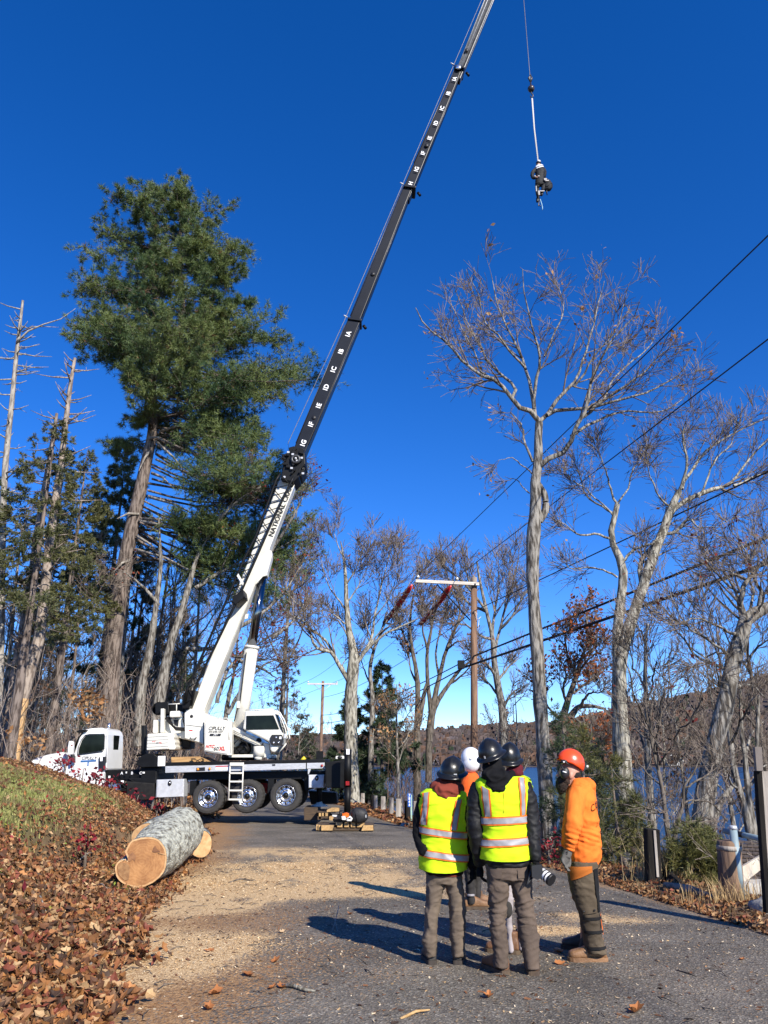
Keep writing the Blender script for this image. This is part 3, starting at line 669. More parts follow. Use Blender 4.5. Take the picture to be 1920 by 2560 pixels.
for i in range(3): MB().tube([V2(695,522+i*14,26.33), V2(905,626+i*6,26.33)], .014, 6).build('pipe', M['white'], truck)
P('turret_base', [(668,712),(945,712),(990,716),(990,738),(972,740),(970,750),(955,750),(955,736),(668,736)], 26.4, 27.9, M['white'])
P('turret_web', [(690,560),(860,640),(950,660),(970,712),(690,712)], 27.2, 27.5, M['white'])
MB().lathe([(0,-.2),(.16,-.2),(.18,-.15),(.18,.2)], V2(728,618,26.9), 'y', 20).build('slew_motor', M['white'], truck)
MB().lathe([(.05,-.25),(.19,-.25),(.2,-.2),(.2,.2)], V2(788,668,26.8), 'y', 20).build('hose_reel', M['black'], truck)
for i in range(5): MB().box(V2(690+i*22, 690-(i%2)*14, 26.5), (.14,.3,.10)).build('valve', M['black'], truck)
MB().tube([V2(700,640,26.4), V2(740,600,26.4), V2(800,620,26.4), V2(825,680,26.45)], .02, 6).build('hydraulic_hose', M['blackmatte'], truck)
MB().tube([V2(898,728,26.45), V2(900,650,26.45)], .19, 20).build('swing_drive', M['white'], truck)
MB().tube([V2(892,752,26.4), V2(893,726,26.4)], .13, 16).build('swing_drive_cap', M['white'], truck)
P('drive_bracket', [(930,620),(975,640),(985,716),(935,720)], 26.4, 26.6, M['white'])
MB().lathe([(0,-.06),(.08,-.06),(.1,0)], V2(895,610,26.4), 'y', 14).build('drive_motor', M['black'], truck)
# cabinet with the lettering
cbn = P('cabinet', [(490,466),(690,460),(692,560),(690,718),(664,718),(484,688),(486,470)], 25.95, 26.3, M['white'], bev=.03)
P('cabinet_front', [(494,474),(660,468),(660,710),(488,682)], 25.925, 25.955, M['white'], parent=cbn, bev=.015)
text_mesh('CIPULLY', .15, M['inkblack'], V2(577,516,25.91), (1,0,0), (0,0,1), 'lettering', cbn, bold=.012, shear=.25, spacing=.95)
text_mesh('203-648-1037', .085, M['inkblack'], V2(570,541,25.91), (1,0,0), (0,0,1), 'lettering', cbn, bold=.01, shear=.25)
P('stripe', [(529,556),(612,556),(606,572),(523,572)], 25.905, 25.915, M['inkblack'], parent=cbn, bev=0)
text_mesh('24/7', .075, M['inkwhite'], V2(568,564,25.90), (1,0,0), (0,0,1), 'lettering', cbn, bold=.01, shear=.25)
text_mesh('NTC', .13, M['red'], V2(527,653,25.91), (1,0,0), (0,0,1), 'lettering', cbn, bold=.03, shear=.25)
text_mesh('60', .16, M['inkblack'], V2(573,670,25.91), (1,0,0), (0,0,1), 'lettering', cbn, bold=.01, shear=.15)
text_mesh('XL', .16, M['red'], V2(618,669,25.91), (1,0,0), (0,0,1), 'lettering', cbn, bold=.035, shear=.15)
MB().tube([V2(495,466,26.0), V2(498,446,26.0), V2(655,438,26.0), V2(663,444,26.0), V2(664,462,26.0)], .016, 6).build('hand_rail', M['white'], cbn)
MB().tube([V2(672,500,25.95), V2(672,600,25.95)], .02, 6).tube([V2(683,500,25.95), V2(683,700,25.95)], .012, 6).build('hinge_rail', M['white'], cbn)
MB().tube([V2(492,690,26.2), V2(494,706,26.2), V2(520,712,26.2), V2(560,716,26.2), V2(560,740,26.2)], .018, 6).build('pipe', M['white'], truck)
# operator cab
oc = P('operator_cab', [(455,1516),(742,1511),(775,1535),(838,1740),(822,1855),(752,1937),(712,1928),(694,1828),(430,1700)], 26.1, 27.1, M['white'], R6, bev=.05)
P('window', [(466,1566),(738,1561),(795,1700),(462,1706)], 26.07, 26.12, M['glass'], R6, parent=oc, bev=.01)
P('windscreen', [(760,1545),(785,1560),(838,1730),(812,1690)], 26.06, 27.12, M['glass'], R6, parent=oc, bev=.0)
P('lamp_panel', [(722,1757),(822,1757),(838,1800),(822,1866),(724,1866),(705,1842),(708,1780)], 26.03, 26.09, M['inkblack'], R6, parent=oc, bev=.01)
for x, y in ((766,1785),(742,1838),(790,1836)): MB().lathe([(0,-.03),(.035,-.02),(.04,0)], V2(x,y,26.03,R6), 'y', 12).build('bolt', M['chrome'], oc)
MB().box(V2(808,1788,26.02,R6), (.07,.02,.08)).build('decal', M['inkwhite'], oc)
gr = MB()
for dd in (26.15, 26.9):
    gr.tube([V2(x,y,dd,R6) for x,y in ((740,1508),(775,1522),(820,1600),(858,1700),(878,1790),(866,1800))], .02, 6)
    gr.tube([V2(x,y,dd,R6) for x,y in ((770,1515),(805,1535),(852,1620),(888,1720),(903,1790),(893,1800))], .02, 6)
for f in (.2,.4,.6,.8): gr.tube([V2(760+125*f, 1520+250*f**.9, 26.1, R6), V2(790+110*f, 1530+245*f**.9, 26.95, R6)], .014, 6)
gr.tube([V2(460,1508,26.2,R6), V2(740,1502,26.2,R6)], .018, 6)
gr.tube([V2(868,1845,26.2,R6), V2(800,1930,26.2,R6)], .022, 6)
gr.build('guard_rail', M['white'], oc)
P('lamp', [(838,1750),(868,1745),(862,1800),(834,1800)], 26.1, 26.3, M['alu'], R6, parent=oc, bev=.03)

# ---------------- boom
BD0, BD1 = 26.85, 27.45
def sec(name, a0, a1, b0, b1, m, bev=.03, d0=BD0, d1=BD1):
    """near side face: lower left/right, upper left/right photo points"""
    return bevel(MB().prism([a0, a1, b1, b0], d0, d1).build(name, m, truck), bev, 3)
bs = sec('boom_base_section', (470,1790), (508,1790), (702,1190), (744,1190), M['white'], .05)
# underside flare where the lift cylinder is pinned
P('cylinder_bracket', [(250,1600),(290,1605),(288,1690),(236,1880),(232,1910),(180,1925),(70,2050),(60,2030),(180,1700)], 26.95, 27.35, M['white'], R7)
for a, b in (((715,1192),(505,1700)),): pass
edge = MB().tube([at((742,1196),BD0-.005), at((512,1776),BD0-.005)], .018, 6).build('boom_edge', M['white'], bs)
P('collar', [(600,640),(640,560),(690,575),(700,610),(650,690),(600,700)], 26.7, 27.55, M['black'], R7)
P('collar_decal', [(640,580),(665,550),(690,562),(672,600)], 26.66, 26.7, M['inkwhite'], R7)
secs = []
def perp_pair(c, hw, ang): return (c[0]-hw*math.cos(ang), c[1]-hw*math.sin(ang)), (c[0]+hw*math.cos(ang), c[1]+hw*math.sin(ang))
def blacksec(l0, r0, l1, r1, lo_ext, hi_ext, m, shrink):
    # l0/r0 lower, l1/r1 upper near-face edge points; extend along the edges
    def ext(p, q, t): return (p[0]+(q[0]-p[0])*t, p[1]+(q[1]-p[1])*t)
    return sec('boom_section', ext(l0,l1,-lo_ext), ext(r0,r1,-lo_ext), ext(l0,l1,1+hi_ext), ext(r0,r1,1+hi_ext), m, .03, BD0+shrink, BD1-shrink)
s1 = blacksec((740.7,1105),(769,1116), (863.5,812),(893.6,820), .35, .05, M['boomblack'], .02)
s2 = blacksec((877,788),(901.5,796), (1008.7,465),(1028.6,473), .15, .02, M['boomblack'], .05)
s3 = blacksec((1036,405),(1057,413), (1137,173.6),(1151.7,181), .35, .02, M['boomblack'], .08)
s4 = blacksec((1144,164),(1161,172), (1209.5,0),(1229,8), .15, 1.35, M['boomgrey'], .11)
# edge rails on the boom sections
for s_, pa, pb, dd in ((s1,(771,1112),(896,818),.02),(s2,(904,792),(1031,470),.05),(s3,(1060,408),(1155,176),.08),(s1,(739.5,1108),(862.5,812),.02),(s2,(875.5,790),(1007.5,465),.05),(s3,(1034.5,408),(1136,174),.08)):
    MB().tube([at(pa, BD0+dd-.01), at(pb, BD0+dd-.01)], .018, 6).build('boom_edge', M['boomgrey'], s_)
for off in (0,.33,.66,1.0):
    pa = (1146+17*off, 164+8*off); pb = (1211.5+19.5*off, 0+8*off); pc = (pb[0]+(pb[0]-pa[0])*1.3, pb[1]+(pb[1]-pa[1])*1.3)
    MB().tube([at(pa, BD0+.10), at(pc, BD0+.10)], .016, 6).build('boom_edge', M['alu'] if off != .66 else M['boomblack'], s4)
# end collars
for (x, y, R, hw) in ((1140,120,T4,28),(1285,460,T2,24),(870,870,T3,20)):
    c = R(x, y)
    mb = MB(); ang = math.radians(22)
    L_, R__ = perp_pair(c, hw*.62, ang*.35)
    dx, dy = 9*math.sin(ang), -9*math.cos(ang)
    mb.prism([L_, R__, (R__[0]+dx*.6, R__[1]+dy*.6), (L_[0]+dx*.6, L_[1]+dy*.6)], BD0-.05, BD1+.05)
    co = mb.build('boom_collar', M['boomblack'], truck); bevel(co, .02)
    e0 = at((L_[0], L_[1]-4), BD0); e1 = at((L_[0]-9, L_[1]-9), BD0-.05); MB().tube([e0, e1], .03, 6).build('cable_guide', M['alu'], co)
    e0 = at((R__[0]+6, R__[1]+12), BD0+.3); e1 = at((R__[0]+12, R__[1]+20), BD0+.3); MB().tube([e0, e1], .06, 6).build('stop', M['black'], co)
MB().lathe([(0,-.05),(.08,-.05),(.13,-.03),(.13,0)], at(T3(860,872),BD0-.02), 'y', 16).build('pin', M['chrome'], truck)
for (x, y, R) in ((520,1622,T4),(803,1603,T2),(450,1880,T3),(970,645,T3)):
    MB().lathe([(0,-.006),(.085,-.006),(.09,.03)], at(R(x,y), BD0+.01), 'y', 18).build('pin_hole', M['inkblack'], truck)
# section letters
axl = (at((1209,0),BD0)-at((1144,164),BD0)).normalized(); upl = Vector((-axl.z, 0, axl.x))
for (x, y, s, R, sz) in [(1052,338,'IA',T4,.25),(938,607,'IB',T4,.25),(825,882,'IC',T4,.25),(711,1157,'ID',T4,.25),(598,1440,'IE',T4,.25),(478,1727,'IF',T4,.25),(362,2012,'IG',T4,.25),
                         (812,1022,'IA',T3,.24),(732,1210,'IB',T3,.24),(650,1403,'IC',T3,.24),(570,1595,'ID',T3,.24),(490,1790,'IE',T3,.24),(405,1985,'IF',T3,.24),(1380,225,'IG',T2,.24),(1302,412,'H',T2,.24)]:
    text_mesh(s, sz, M['inkwhite'], at(R(x,y), BD0-.0), axl, upl, 'lettering', truck, bold=.035, spacing=1.15)
text_mesh('NATIONAL CRANE', .25, M['inkblack'], at(R7(415,1090), BD0-.02), axl, upl, 'lettering', bs, bold=.02, spacing=1.05)
# nose machinery on the base section
P('boom_nose', [(500,335),(560,318),(690,352),(705,540),(650,600),(620,700),(560,765),(400,722),(430,560),(470,470),(410,440),(425,412),(500,420)], 26.55, 27.5, M['black'], R7, bev=.03)
sv = MB().lathe([(.10,-.05),(.10,-.09),(.15,-.10),(.19,-.06),(.19,0)], at(R7(588,487),26.5), 'y', 28).build('sheave', M['boomgrey'], truck)
MB().lathe([(0,-.10),(.04,-.10),(.05,0)], at(R7(588,480),26.5), 'y', 12).build('pin', M['alu'], sv)
nm = MB(); rr = random.Random(9)
for i in range(16):
    x, y = 430+rr.random()*230, 350+rr.random()*330
    MB().box(at(R7(x,y), 26.5), (.05+rr.random()*.16, .1, .05+rr.random()*.12), Matrix.Rotation(rr.random(), 3, 'Y')).build('nose_fitting', M['black'], truck)
for (x, y) in ((495,395),(550,420),(535,590),(660,465),(605,500),(675,655),(445,700)):
    MB().box(at(R7(x,y), 26.45), (.09,.02,.07)).build('decal', M['alu'], truck)
# stowed lattice jib
jl = [R7(395,660), R7(345,740), (640,1340), (609,1400), (574.6,1482), (500,1651), (468,1722), (462,1760)]
jr = [R7(560,700), R7(530,760), (681,1302), (638,1400), (594,1499), (500,1693), (486,1722), (478,1765)]
def along(pl, t):
    L_ = [0]
    for a, b in zip(pl[:-1], pl[1:]): L_.append(L_[-1]+math.dist(a, b))
    t *= L_[-1]
    return (float(np.interp(t, L_, [p[0] for p in pl])), float(np.interp(t, L_, [p[1] for p in pl])))
jb = MB()
for dd in (26.28, 26.62):
    jb.tube([at(p, dd) for p in jl], .045, 8); jb.tube([at(p, dd) for p in jr], .045, 8)
jb.build('jib_chord', M['black'], truck)
nb = 30
for i in range(nb):
    t0, t1 = i/nb, (i+1)/nb
    a, b = (jl, jr) if i % 2 == 0 else (jr, jl)
    MB().tube([at(along(a, t0), 26.28), at(along(b, t1), 26.28)], .018, 5).build('jib_brace', M['black'], truck)
    if i % 2 == 0: MB().tube([at(along(jr, t0), 26.62), at(along(jl, t1), 26.62)], .018, 5).build('jib_brace', M['black'], truck)
P('jib_bracket', [(330,360),(440,300),(450,370),(360,450),(320,420)], 26.2, 26.9, M['black'], R6, bev=.02)
P('jib_bracket', [(385,135),(440,230),(430,255),(370,160)], 26.18, 26.24, M['white'], R6, bev=0)
MB().lathe([(0,-.02),(.08,-.02),(.1,0)], at(R6(408,355),26.8), 'y', 14).build('pin_hole', M['inkblack'], truck)
P('small_plate', [(458,545),(488,540),(478,588),(448,592)], 26.8, 26.86, M['white'], R6, bev=0)
P('jib_foot', [(300,60),(345,20),(420,20),(360,180),(300,180)], 26.3, 26.8, M['black'], T7, bev=.02)
# lift cylinder
MB().tube([at(R6(397,1720),27.15), at(R6(520,880),27.15)], [.39,.44][0]*.62 if False else .235, 24).build('lift_cylinder', M['white'], truck)
MB().tube([at(R6(519,893),27.15), at(R6(523,866),27.15)], .265, 24).build('cylinder_gland', M['white'], truck)
MB().tube([at(R6(522,870),27.15), at(R6(628,165),27.15)], .155, 24).build('cylinder_rod', mat('chrome_rod', (.22,.23,.25), None, 3, .12, metal=1), truck)
MB().tube([at(R6(465,930),26.9), at(R6(400,1440),26.9), at(R6(380,1480),26.9), at(R6(345,1620),26.9)], .02, 6).build('cylinder_hose', M['blackmatte'], truck)
MB().box(at(R6(388,1455),26.9), (.1,.1,.22)).build('cylinder_valve', M['white'], truck)
# boom tip, hoist line, ball and line
def px3(p, q, x):       # extend line p->q until its x equals x
    t = (x-p.x)/(q.x-p.x); return p+(q-p)*t
tipc = px3(at((1152,168),27.15), at((1219,4),27.15), 5.55)
pers = at(R8(530,1400), 23.0); hookx = pers.x
hook_top = at(R8(395,0), 27.0)
# ---------------------------------------------------------------- boom head, load line, ball, climber's rope
CD = 26.9
ball = at(R8(430,400), CD)
hd_top = Vector((ball.x, CD, tipc.z+.2))
hp = Vector((ball.x-.75, 27.15, 0)); hp = px3(at((1152,168),27.15), at((1219,4),27.15), ball.x-.45)
MB().prism3([hp+Vector((-.5,-.22,-.6)), hp+Vector((.15,-.22,-.6)), hp+Vector((.55,-.22,.1)), hp+Vector((.2,-.22,.5)), hp+Vector((-.25,-.22,.3))], (0,.1,0)).prism3([hp+Vector((-.5,.15,-.6)), hp+Vector((.15,.15,-.6)), hp+Vector((.55,.15,.1)), hp+Vector((.2,.15,.5)), hp+Vector((-.25,.15,.3))], (0,.1,0)).build('boom_head', M['boomblack'], truck)
MB().lathe([(.06,-.1),(.25,-.1),(.21,-.03),(.21,.03),(.25,.1),(.06,.1)], hp+Vector((.2,-.05,0)), 'y', 28).build('sheave', M['boomgrey'], truck)
o = MB().tube([at(R7(490,300),26.75), at(T4(130,2000),26.75), at(T4(980,150),26.8), at(T3(1160,0),26.9), hp+Vector((-.1,-.1,.45))], .013, 5).build('hoist_line', M['wire'], truck)
o = MB().tube([hp+Vector((.45,-.05,0)), ball+Vector((-.01,0,.75)), ball+Vector((0,0,.4))], .014, 6).build('load_line', M['wire'], truck)
hb_ = thing('headache_ball', 'black overhaul ball with swivel hook hanging above the roped climber', 'crane ball', ball)
MB().lathe([(0,-.15),(.07,-.14),(.12,-.10),(.15,-.03),(.152,.03),(.13,.09),(.08,.14),(.035,.18),(.03,.46),(0,.47)], ball, 'z', 24).build('ball', mat('ball_paint', (.05,.035,.03), (.02,.02,.02), 5, .35), hb_)
MB().tube([ball+Vector((0,0,.42)), ball+Vector((.07,0,.6)), ball+Vector((.02,0,.8)), ball+Vector((-.07,0,.62)), ball+Vector((0,0,.42))], .045, 8).build('wedge_socket', M['boomgrey'], hb_)
hk = ball+Vector((0,0,-.13))
MB().tube([hk, hk+Vector((0,0,-.12)), hk+Vector((.06,0,-.2)), hk+Vector((.06,0,-.30)), hk+Vector((0,0,-.36)), hk+Vector((-.06,0,-.3)), hk+Vector((-.05,0,-.24))], [.03,.028,.028,.028,.028,.022,.012], 8).build('hook', M['boomgrey'], hb_)
# ================================================================ TREES
def bark(name, c1, c2, sc=7, st=(1,1,.25), bump=.8):
    return mat(name, c1, c2, sc*1.7, .92, bump=bump, bscale=sc*3.2, stretch=st, ramp=(.40,.58), bdist=.03, spec=.2, detail=9)
B_oak = bark('grey_oak_bark', (.29,.27,.235), (.065,.056,.046), 9, (1,1,.2))
B_oak2 = bark('pale_lichen_bark', (.38,.36,.30), (.10,.09,.07), 8, (1,1,.22))
B_dark = bark('dark_wet_bark', (.16,.135,.11), (.06,.05,.04))
B_pine = bark('pine_bark', (.21,.17,.145), (.06,.045,.038), 7, (1,1,.2))
B_twig = bark('twig_bark', (.25,.205,.165), (.09,.07,.055), 3, bump=0)
B_dead = bark('weathered_dead_wood', (.36,.33,.285), (.17,.15,.13), 6)
B_strip = bark('stripped_sapwood', (.62,.40,.20), (.40,.24,.11), 8)
B_red = bark('reddish_brush_stem', (.17,.105,.085), (.09,.055,.045), 12, bump=0)
L_brown = attr_mat('dry_brown_leaves', .8, .25, .2, 40)
L_needle = attr_mat('pine_needles', .55, .12, .25, 6, spec=.4)

def tubes(paths, rads, k=5):
    """paths (n,P,3), rads (n,P) -> V, F"""
    n, Pn, _ = paths.shape
    if n == 0: return np.zeros((0,3)), np.zeros((0,4), int)
    t = np.empty_like(paths); t[:,1:-1] = paths[:,2:]-paths[:,:-2]; t[:,0] = paths[:,1]-paths[:,0]; t[:,-1] = paths[:,-1]-paths[:,-2]
    t /= np.linalg.norm(t, axis=2, keepdims=True)+1e-9
    ref = np.where(np.abs(t[:,:1,2:3]) < .9, np.array([0,0,1.]), np.array([1.,0,0])); ref = np.broadcast_to(ref, paths.shape)
    u = np.cross(t, ref); u /= np.linalg.norm(u, axis=2, keepdims=True)+1e-9
    v = np.cross(t, u)
    a = np.arange(k)*2*np.pi/k
    V = paths[:,:,None,:] + (u[:,:,None,:]*np.cos(a)[None,None,:,None]+v[:,:,None,:]*np.sin(a)[None,None,:,None])*rads[:,:,None,None]
    idx = np.arange(n*Pn*k).reshape(n, Pn, k)
    a0 = idx[:,:-1]; a1 = idx[:,1:]
    Fq = np.stack([a0, np.roll(a0,-1,2), np.roll(a1,-1,2), a1], -1).reshape(-1, 4)
    return V.reshape(-1, 3), Fq
def resample(paths, rads, P_):
    """list of polylines -> (n,P,3)"""
    out = []; ro = []
    for p, r in zip(paths, rads):
        p = np.array([tuple(q) for q in p], float); r = np.array(r, float)
        L = np.concatenate([[0], np.cumsum(np.linalg.norm(np.diff(p, axis=0), axis=1))]); s = np.linspace(0, L[-1], P_)
        # Catmull-like smoothing through cubic hermite in numpy
        m = np.gradient(p, L, axis=0) if len(p) > 2 else np.repeat((p[1:]-p[:1])/L[-1], 2, 0)
        i = np.clip(np.searchsorted(L, s, side='right')-1, 0, len(p)-2); h = (L[i+1]-L[i]); u = (s-L[i])/h
        u = u[:,None]; h = h[:,None]
        q = (2*u**3-3*u**2+1)*p[i]+(u**3-2*u**2+u)*h*m[i]+(-2*u**3+3*u**2)*p[i+1]+(u**3-u**2)*h*m[i+1]
        out.append(q); ro.append(np.interp(s, L, r))
    return np.array(out), np.array(ro)
def grow(paths, rads, n, rng, ang=(35,65), ratio=.5, t0=.25, t1=1.0, P_=5, wander=.22, up=.08, rr=.55, lmin=.0, lpow=.6, scale_len=None, tip_r=.25, flat=0):
    """vectorised children of every parent path"""
    N, Pn, _ = paths.shape
    if N == 0: return paths[:, :P_], rads[:, :P_]
    Lp = np.linalg.norm(np.diff(paths, axis=1), axis=2).sum(1)
    if np.ndim(n) == 0:
        cnt = np.full(N, n)
    else: cnt = n
    par = np.repeat(np.arange(N), cnt); m = len(par)
    t = t0+(t1-t0)*rng.random(m)
    f = t*(Pn-1); i = np.minimum(f.astype(int), Pn-2); w = (f-i)[:,None]
    p0 = paths[par,i]*(1-w)+paths[par,i+1]*w
    tg = paths[par,i+1]-paths[par,i]; tg /= np.linalg.norm(tg, axis=1, keepdims=True)+1e-9
    r0 = (rads[par,i]*(1-w[:,0])+rads[par,i+1]*w[:,0])
    rnd = rng.normal(size=(m,3)); 
    if flat: rnd[:,2] *= (1-flat)
    pr = rnd-(rnd*tg).sum(1,keepdims=True)*tg; pr /= np.linalg.norm(pr, axis=1, keepdims=True)+1e-9
    a = np.radians(rng.uniform(ang[0], ang[1], m))[:,None]
    d = tg*np.cos(a)+pr*np.sin(a)
    L = Lp[par]*ratio*(1-.55*t)*rng.uniform(.6, 1.25, m)
    if scale_len is not None: L = scale_len*rng.uniform(.55, 1.2, m)
    L = np.maximum(L, lmin)
    out = np.empty((m, P_, 3)); out[:,0] = p0; step = (L/(P_-1))[:,None]
    for k in range(1, P_):
        d = d + rng.normal(size=(m,3))*wander + np.array([0,0,up]); d /= np.linalg.norm(d, axis=1, keepdims=True)+1e-9
        out[:,k] = out[:,k-1]+d*step
    rs = (r0*rr)[:,None]*(1-(1-tip_r)*np.linspace(0,1,P_)[None,:])
    return out, np.maximum(rs, .0035)
def leaf_quads(pos, rng, size, per=1, spread=.1):
    n = len(pos)*per; p = np.repeat(pos, per, 0)+rng.normal(size=(n,3))*spread
    u = rng.normal(size=(n,3)); u /= np.linalg.norm(u, axis=1, keepdims=True); w = rng.normal(size=(n,3)); v = np.cross(u, w); v /= np.linalg.norm(v, axis=1, keepdims=True)
    s = size*rng.uniform(.6, 1.3, (n,1)); u = u*s; v = v*s*.62
    V = np.stack([p-u, p-v*.8+u*.1, p+u, p+v+u*.1], 1).reshape(-1, 3)
    return V, np.arange(n*4).reshape(-1, 4)
PAL = {'rust': np.array([[.30,.085,.025],[.22,.06,.02],[.36,.13,.045],[.16,.05,.025]]), 'tan': np.array([[.42,.24,.11],[.34,.17,.07],[.48,.30,.15],[.28,.13,.05]]),
       'red': np.array([[.20,.025,.02],[.26,.06,.03],[.13,.02,.018]]), 'brown': np.array([[.16,.075,.04],[.22,.11,.055],[.10,.05,.03]])}
def tree(name, label, cat, trunks, limbs, rng, base, group=None, bark_=B_oak, bark_dark=None, lv=((6,.5),(6,.5),(5,.5)), k=8, leaves=None, leafsize=.05, leafn=0, up=.1, wander=.11, minr=.006, tipn=2, tiplen=.45, limb_n=None):
    """trunks / limbs: lists of (points, radii)"""
    T = thing(name, label, cat, base, group); org = np.array(base)
    P_, R_ = resample([t[0] for t in trunks], [t[1] for t in trunks], 26)
    # flare and knobbly radius
    R_ = R_*(1+.10*(rng.random(R_.shape)-.5))
    V, Fq = tubes(P_, R_, 14)
    V = V + (np.array([mnoise.noise(Vector(p*2.5)) for p in V])*.03)[:,None]*np.array([1,1,0])
    link(np_mesh('trunk', V-org, Fq, bark_), 'trunk', T)
    if limbs:
        PL, RL = resample([l[0] for l in limbs], [l[1] for l in limbs], 14); RL = RL*.74
        wob = np.cumsum(rng.normal(size=PL.shape)*.02, axis=1); wob[:,0] = 0; PL = PL+wob
        V, Fq = tubes(PL, RL, 8); link(np_mesh('limb', V-org, Fq, bark_), 'limb', T)
    else: PL, RL = P_, R_
    src = [(PL, RL)]; Vs = []; Fs = []; off = 0; tips = []
    cur = src; levels = []
    for li, (n, ratio) in enumerate(lv):
        nn_ = [n if li else np.clip((np.linalg.norm(np.diff(p, axis=1), axis=2).sum(1)/np.median(np.linalg.norm(np.diff(cur[0][0], axis=1), axis=2).sum(1))*n).astype(int), 1, n+5) for p, r in cur]
        kids = [grow(p, r, nn_[q_], rng, (22,48), ratio, .2 if li == 0 else .15, 1.0, 6 if li == 0 else 5, wander*(1 if li else .8), up, .55, .25) for q_, (p, r) in enumerate(cur)]
        levels += kids; cur = kids
    # terminal twigs
    tw = [grow(p, r, tipn, rng, (12,38), .4, .2, 1.0, 3, wander*1.2, up, .6, .12, scale_len=tiplen) for p, r in cur]
    levels += tw
    for p, r in levels:
        r = np.maximum(r, minr)
        V, Fq = tubes(p, r, 5 if r.max() > .03 else 3); Vs.append(V); Fs.append(Fq+off); off += len(V)
    V = np.concatenate(Vs); Fq = np.concatenate(Fs)
    cr = link(np_mesh('crown', V-org, Fq, B_twig), 'crown', T)
    if leaves:
        allp = np.concatenate([p[:, -1] for p, r in tw]); sel = rng.random(len(allp)) < leafn
        # leaves cling in clusters
        cl = vnoise(allp[:,0]*1.1, allp[:,2]*1.1, 7); sel &= (cl > .35) | (rng.random(len(allp)) < .15)
        V, Fq = leaf_quads(allp[sel], rng, leafsize, 2, .07)
        if len(V):
            cc = np.repeat(PAL[leaves][rng.integers(0, len(PAL[leaves]), len(Fq))]*rng.uniform(.7,1.3,(len(Fq),1)), 4, 0)
            link(np_mesh('leaves', V-org, Fq, L_brown, False, cols=cc), 'leaves', T)
    return T
def px_path(pts, R, d, r0, r1, dd=0, jit=0, seed=0):
    """photo polyline on distance d (leaning dd further away by the end) with radii in metres"""
    n = len(pts); rj = random.Random(seed)
    P_ = [at(R(*p) if R else p, d + dd*(i/(n-1)) + (rj.uniform(-jit, jit) if i else 0)) for i, p in enumerate(pts)]
    return P_, list(np.linspace(r0, r1, n))
def base_of(p, d):
    b = at(p, d); b.z = gz(b.x, b.y)-.1; return b

# --- tall slim oak right of the crane, behind the onlookers
d = 20.0; rng = np.random.default_rng(11)
b0 = base_of((1372, 2083), d)
trk = ([b0]+[at(p, d) for p in [(1369,2040),(1360,1900),(1354,1805),S2(588,1750),S2(577,1600),S2(574,1430),S2(578,1340),S2(588,1200),S2(588,1080),S2(598,1000),S2(600,890),S2(604,805)]],
       [.26,.20,.178,.168,.163,.163,.168,.195,.15,.138,.127,.12,.115])
side = ([at(S2(x,y), d+.1) for x,y in ((606,1260),(634,1205),(626,1130),(602,1085))], [.09,.10,.09,.07])
def LB(pts, r0, r1, dd, R=S2, dist=20.0, jit=.15): return px_path(pts, R, dist, r0, r1, dd, jit, int(pts[0][0]+pts[-1][1]))
limbsA = [LB([(605,800),(575,760),(520,735),(480,690),(400,608),(340,590),(250,520),(190,450),(130,400),(70,335),(55,290)], .11,.015,-1.2),
 LB([(480,690),(490,640),(440,590),(375,520),(330,440),(285,350),(245,240),(230,190)], .07,.012,1.2),
 LB([(585,775),(570,690),(545,560),(500,440),(440,330),(400,200),(380,110)], .085,.012,.8),
 LB([(545,560),(480,490),(430,420),(360,330),(330,200),(280,100)], .05,.01,-1.5),
 LB([(582,740),(600,620),(628,500),(600,380),(560,250),(540,110)], .075,.012,-1.2),
 LB([(628,500),(660,420),(700,300),(680,200),(640,160)], .04,.01,1.5),
 LB([(605,800),(640,770),(690,700),(765,640),(805,560),(830,480),(855,390),(880,250),(900,170)], .09,.012,1.0),
 LB([(765,640),(810,600),(860,500),(950,390),(1000,250),(1020,170)], .05,.01,-1.0),
 LB([(640,770),(690,752),(760,748),(870,738),(960,712),(1060,688),(1180,640),(1260,590),(1330,500)], .09,.012,-.8),
 LB([(600,1010),(650,965),(720,930),(756,890),(750,850),(800,780),(832,680),(850,590),(900,480),(960,395),(1040,300),(1060,230)], .12,.012,-1.6),
 LB([(752,868),(800,825),(900,765),(1000,733),(1130,738),(1240,700),(1330,600)], .07,.01,.6),
 LB([(805,780),(900,695),(990,630),(1080,560),(1190,450),(1240,430)], .07,.01,-1.2),
 LB([(900,700),(950,600),(1050,500),(1120,420),(1150,380)], .045,.01,1.4),
 LB([(575,985),(555,900),(520,800),(478,757)], .055,.02,.5), LB([(570,1040),(520,1010),(470,985),(430,990)], .03,.008,-.4),
 LB([(560,1130),(510,1100),(460,1075)], .025,.008,.4), LB([(400,610),(340,590),(300,500),(210,300),(190,220)], .05,.01,1.2)]
treeA = tree('oak_tree', 'tallest slim leafless oak whose wide flat crown rises above the crossing wires', 'tree', [trk, side], limbsA, rng, tuple(b0), bark_=B_oak, lv=((7,.37),(5,.5),(2,.6)), leaves='tan', leafsize=.07, leafn=.07, minr=.0062, tipn=2, tiplen=.42, up=.03)

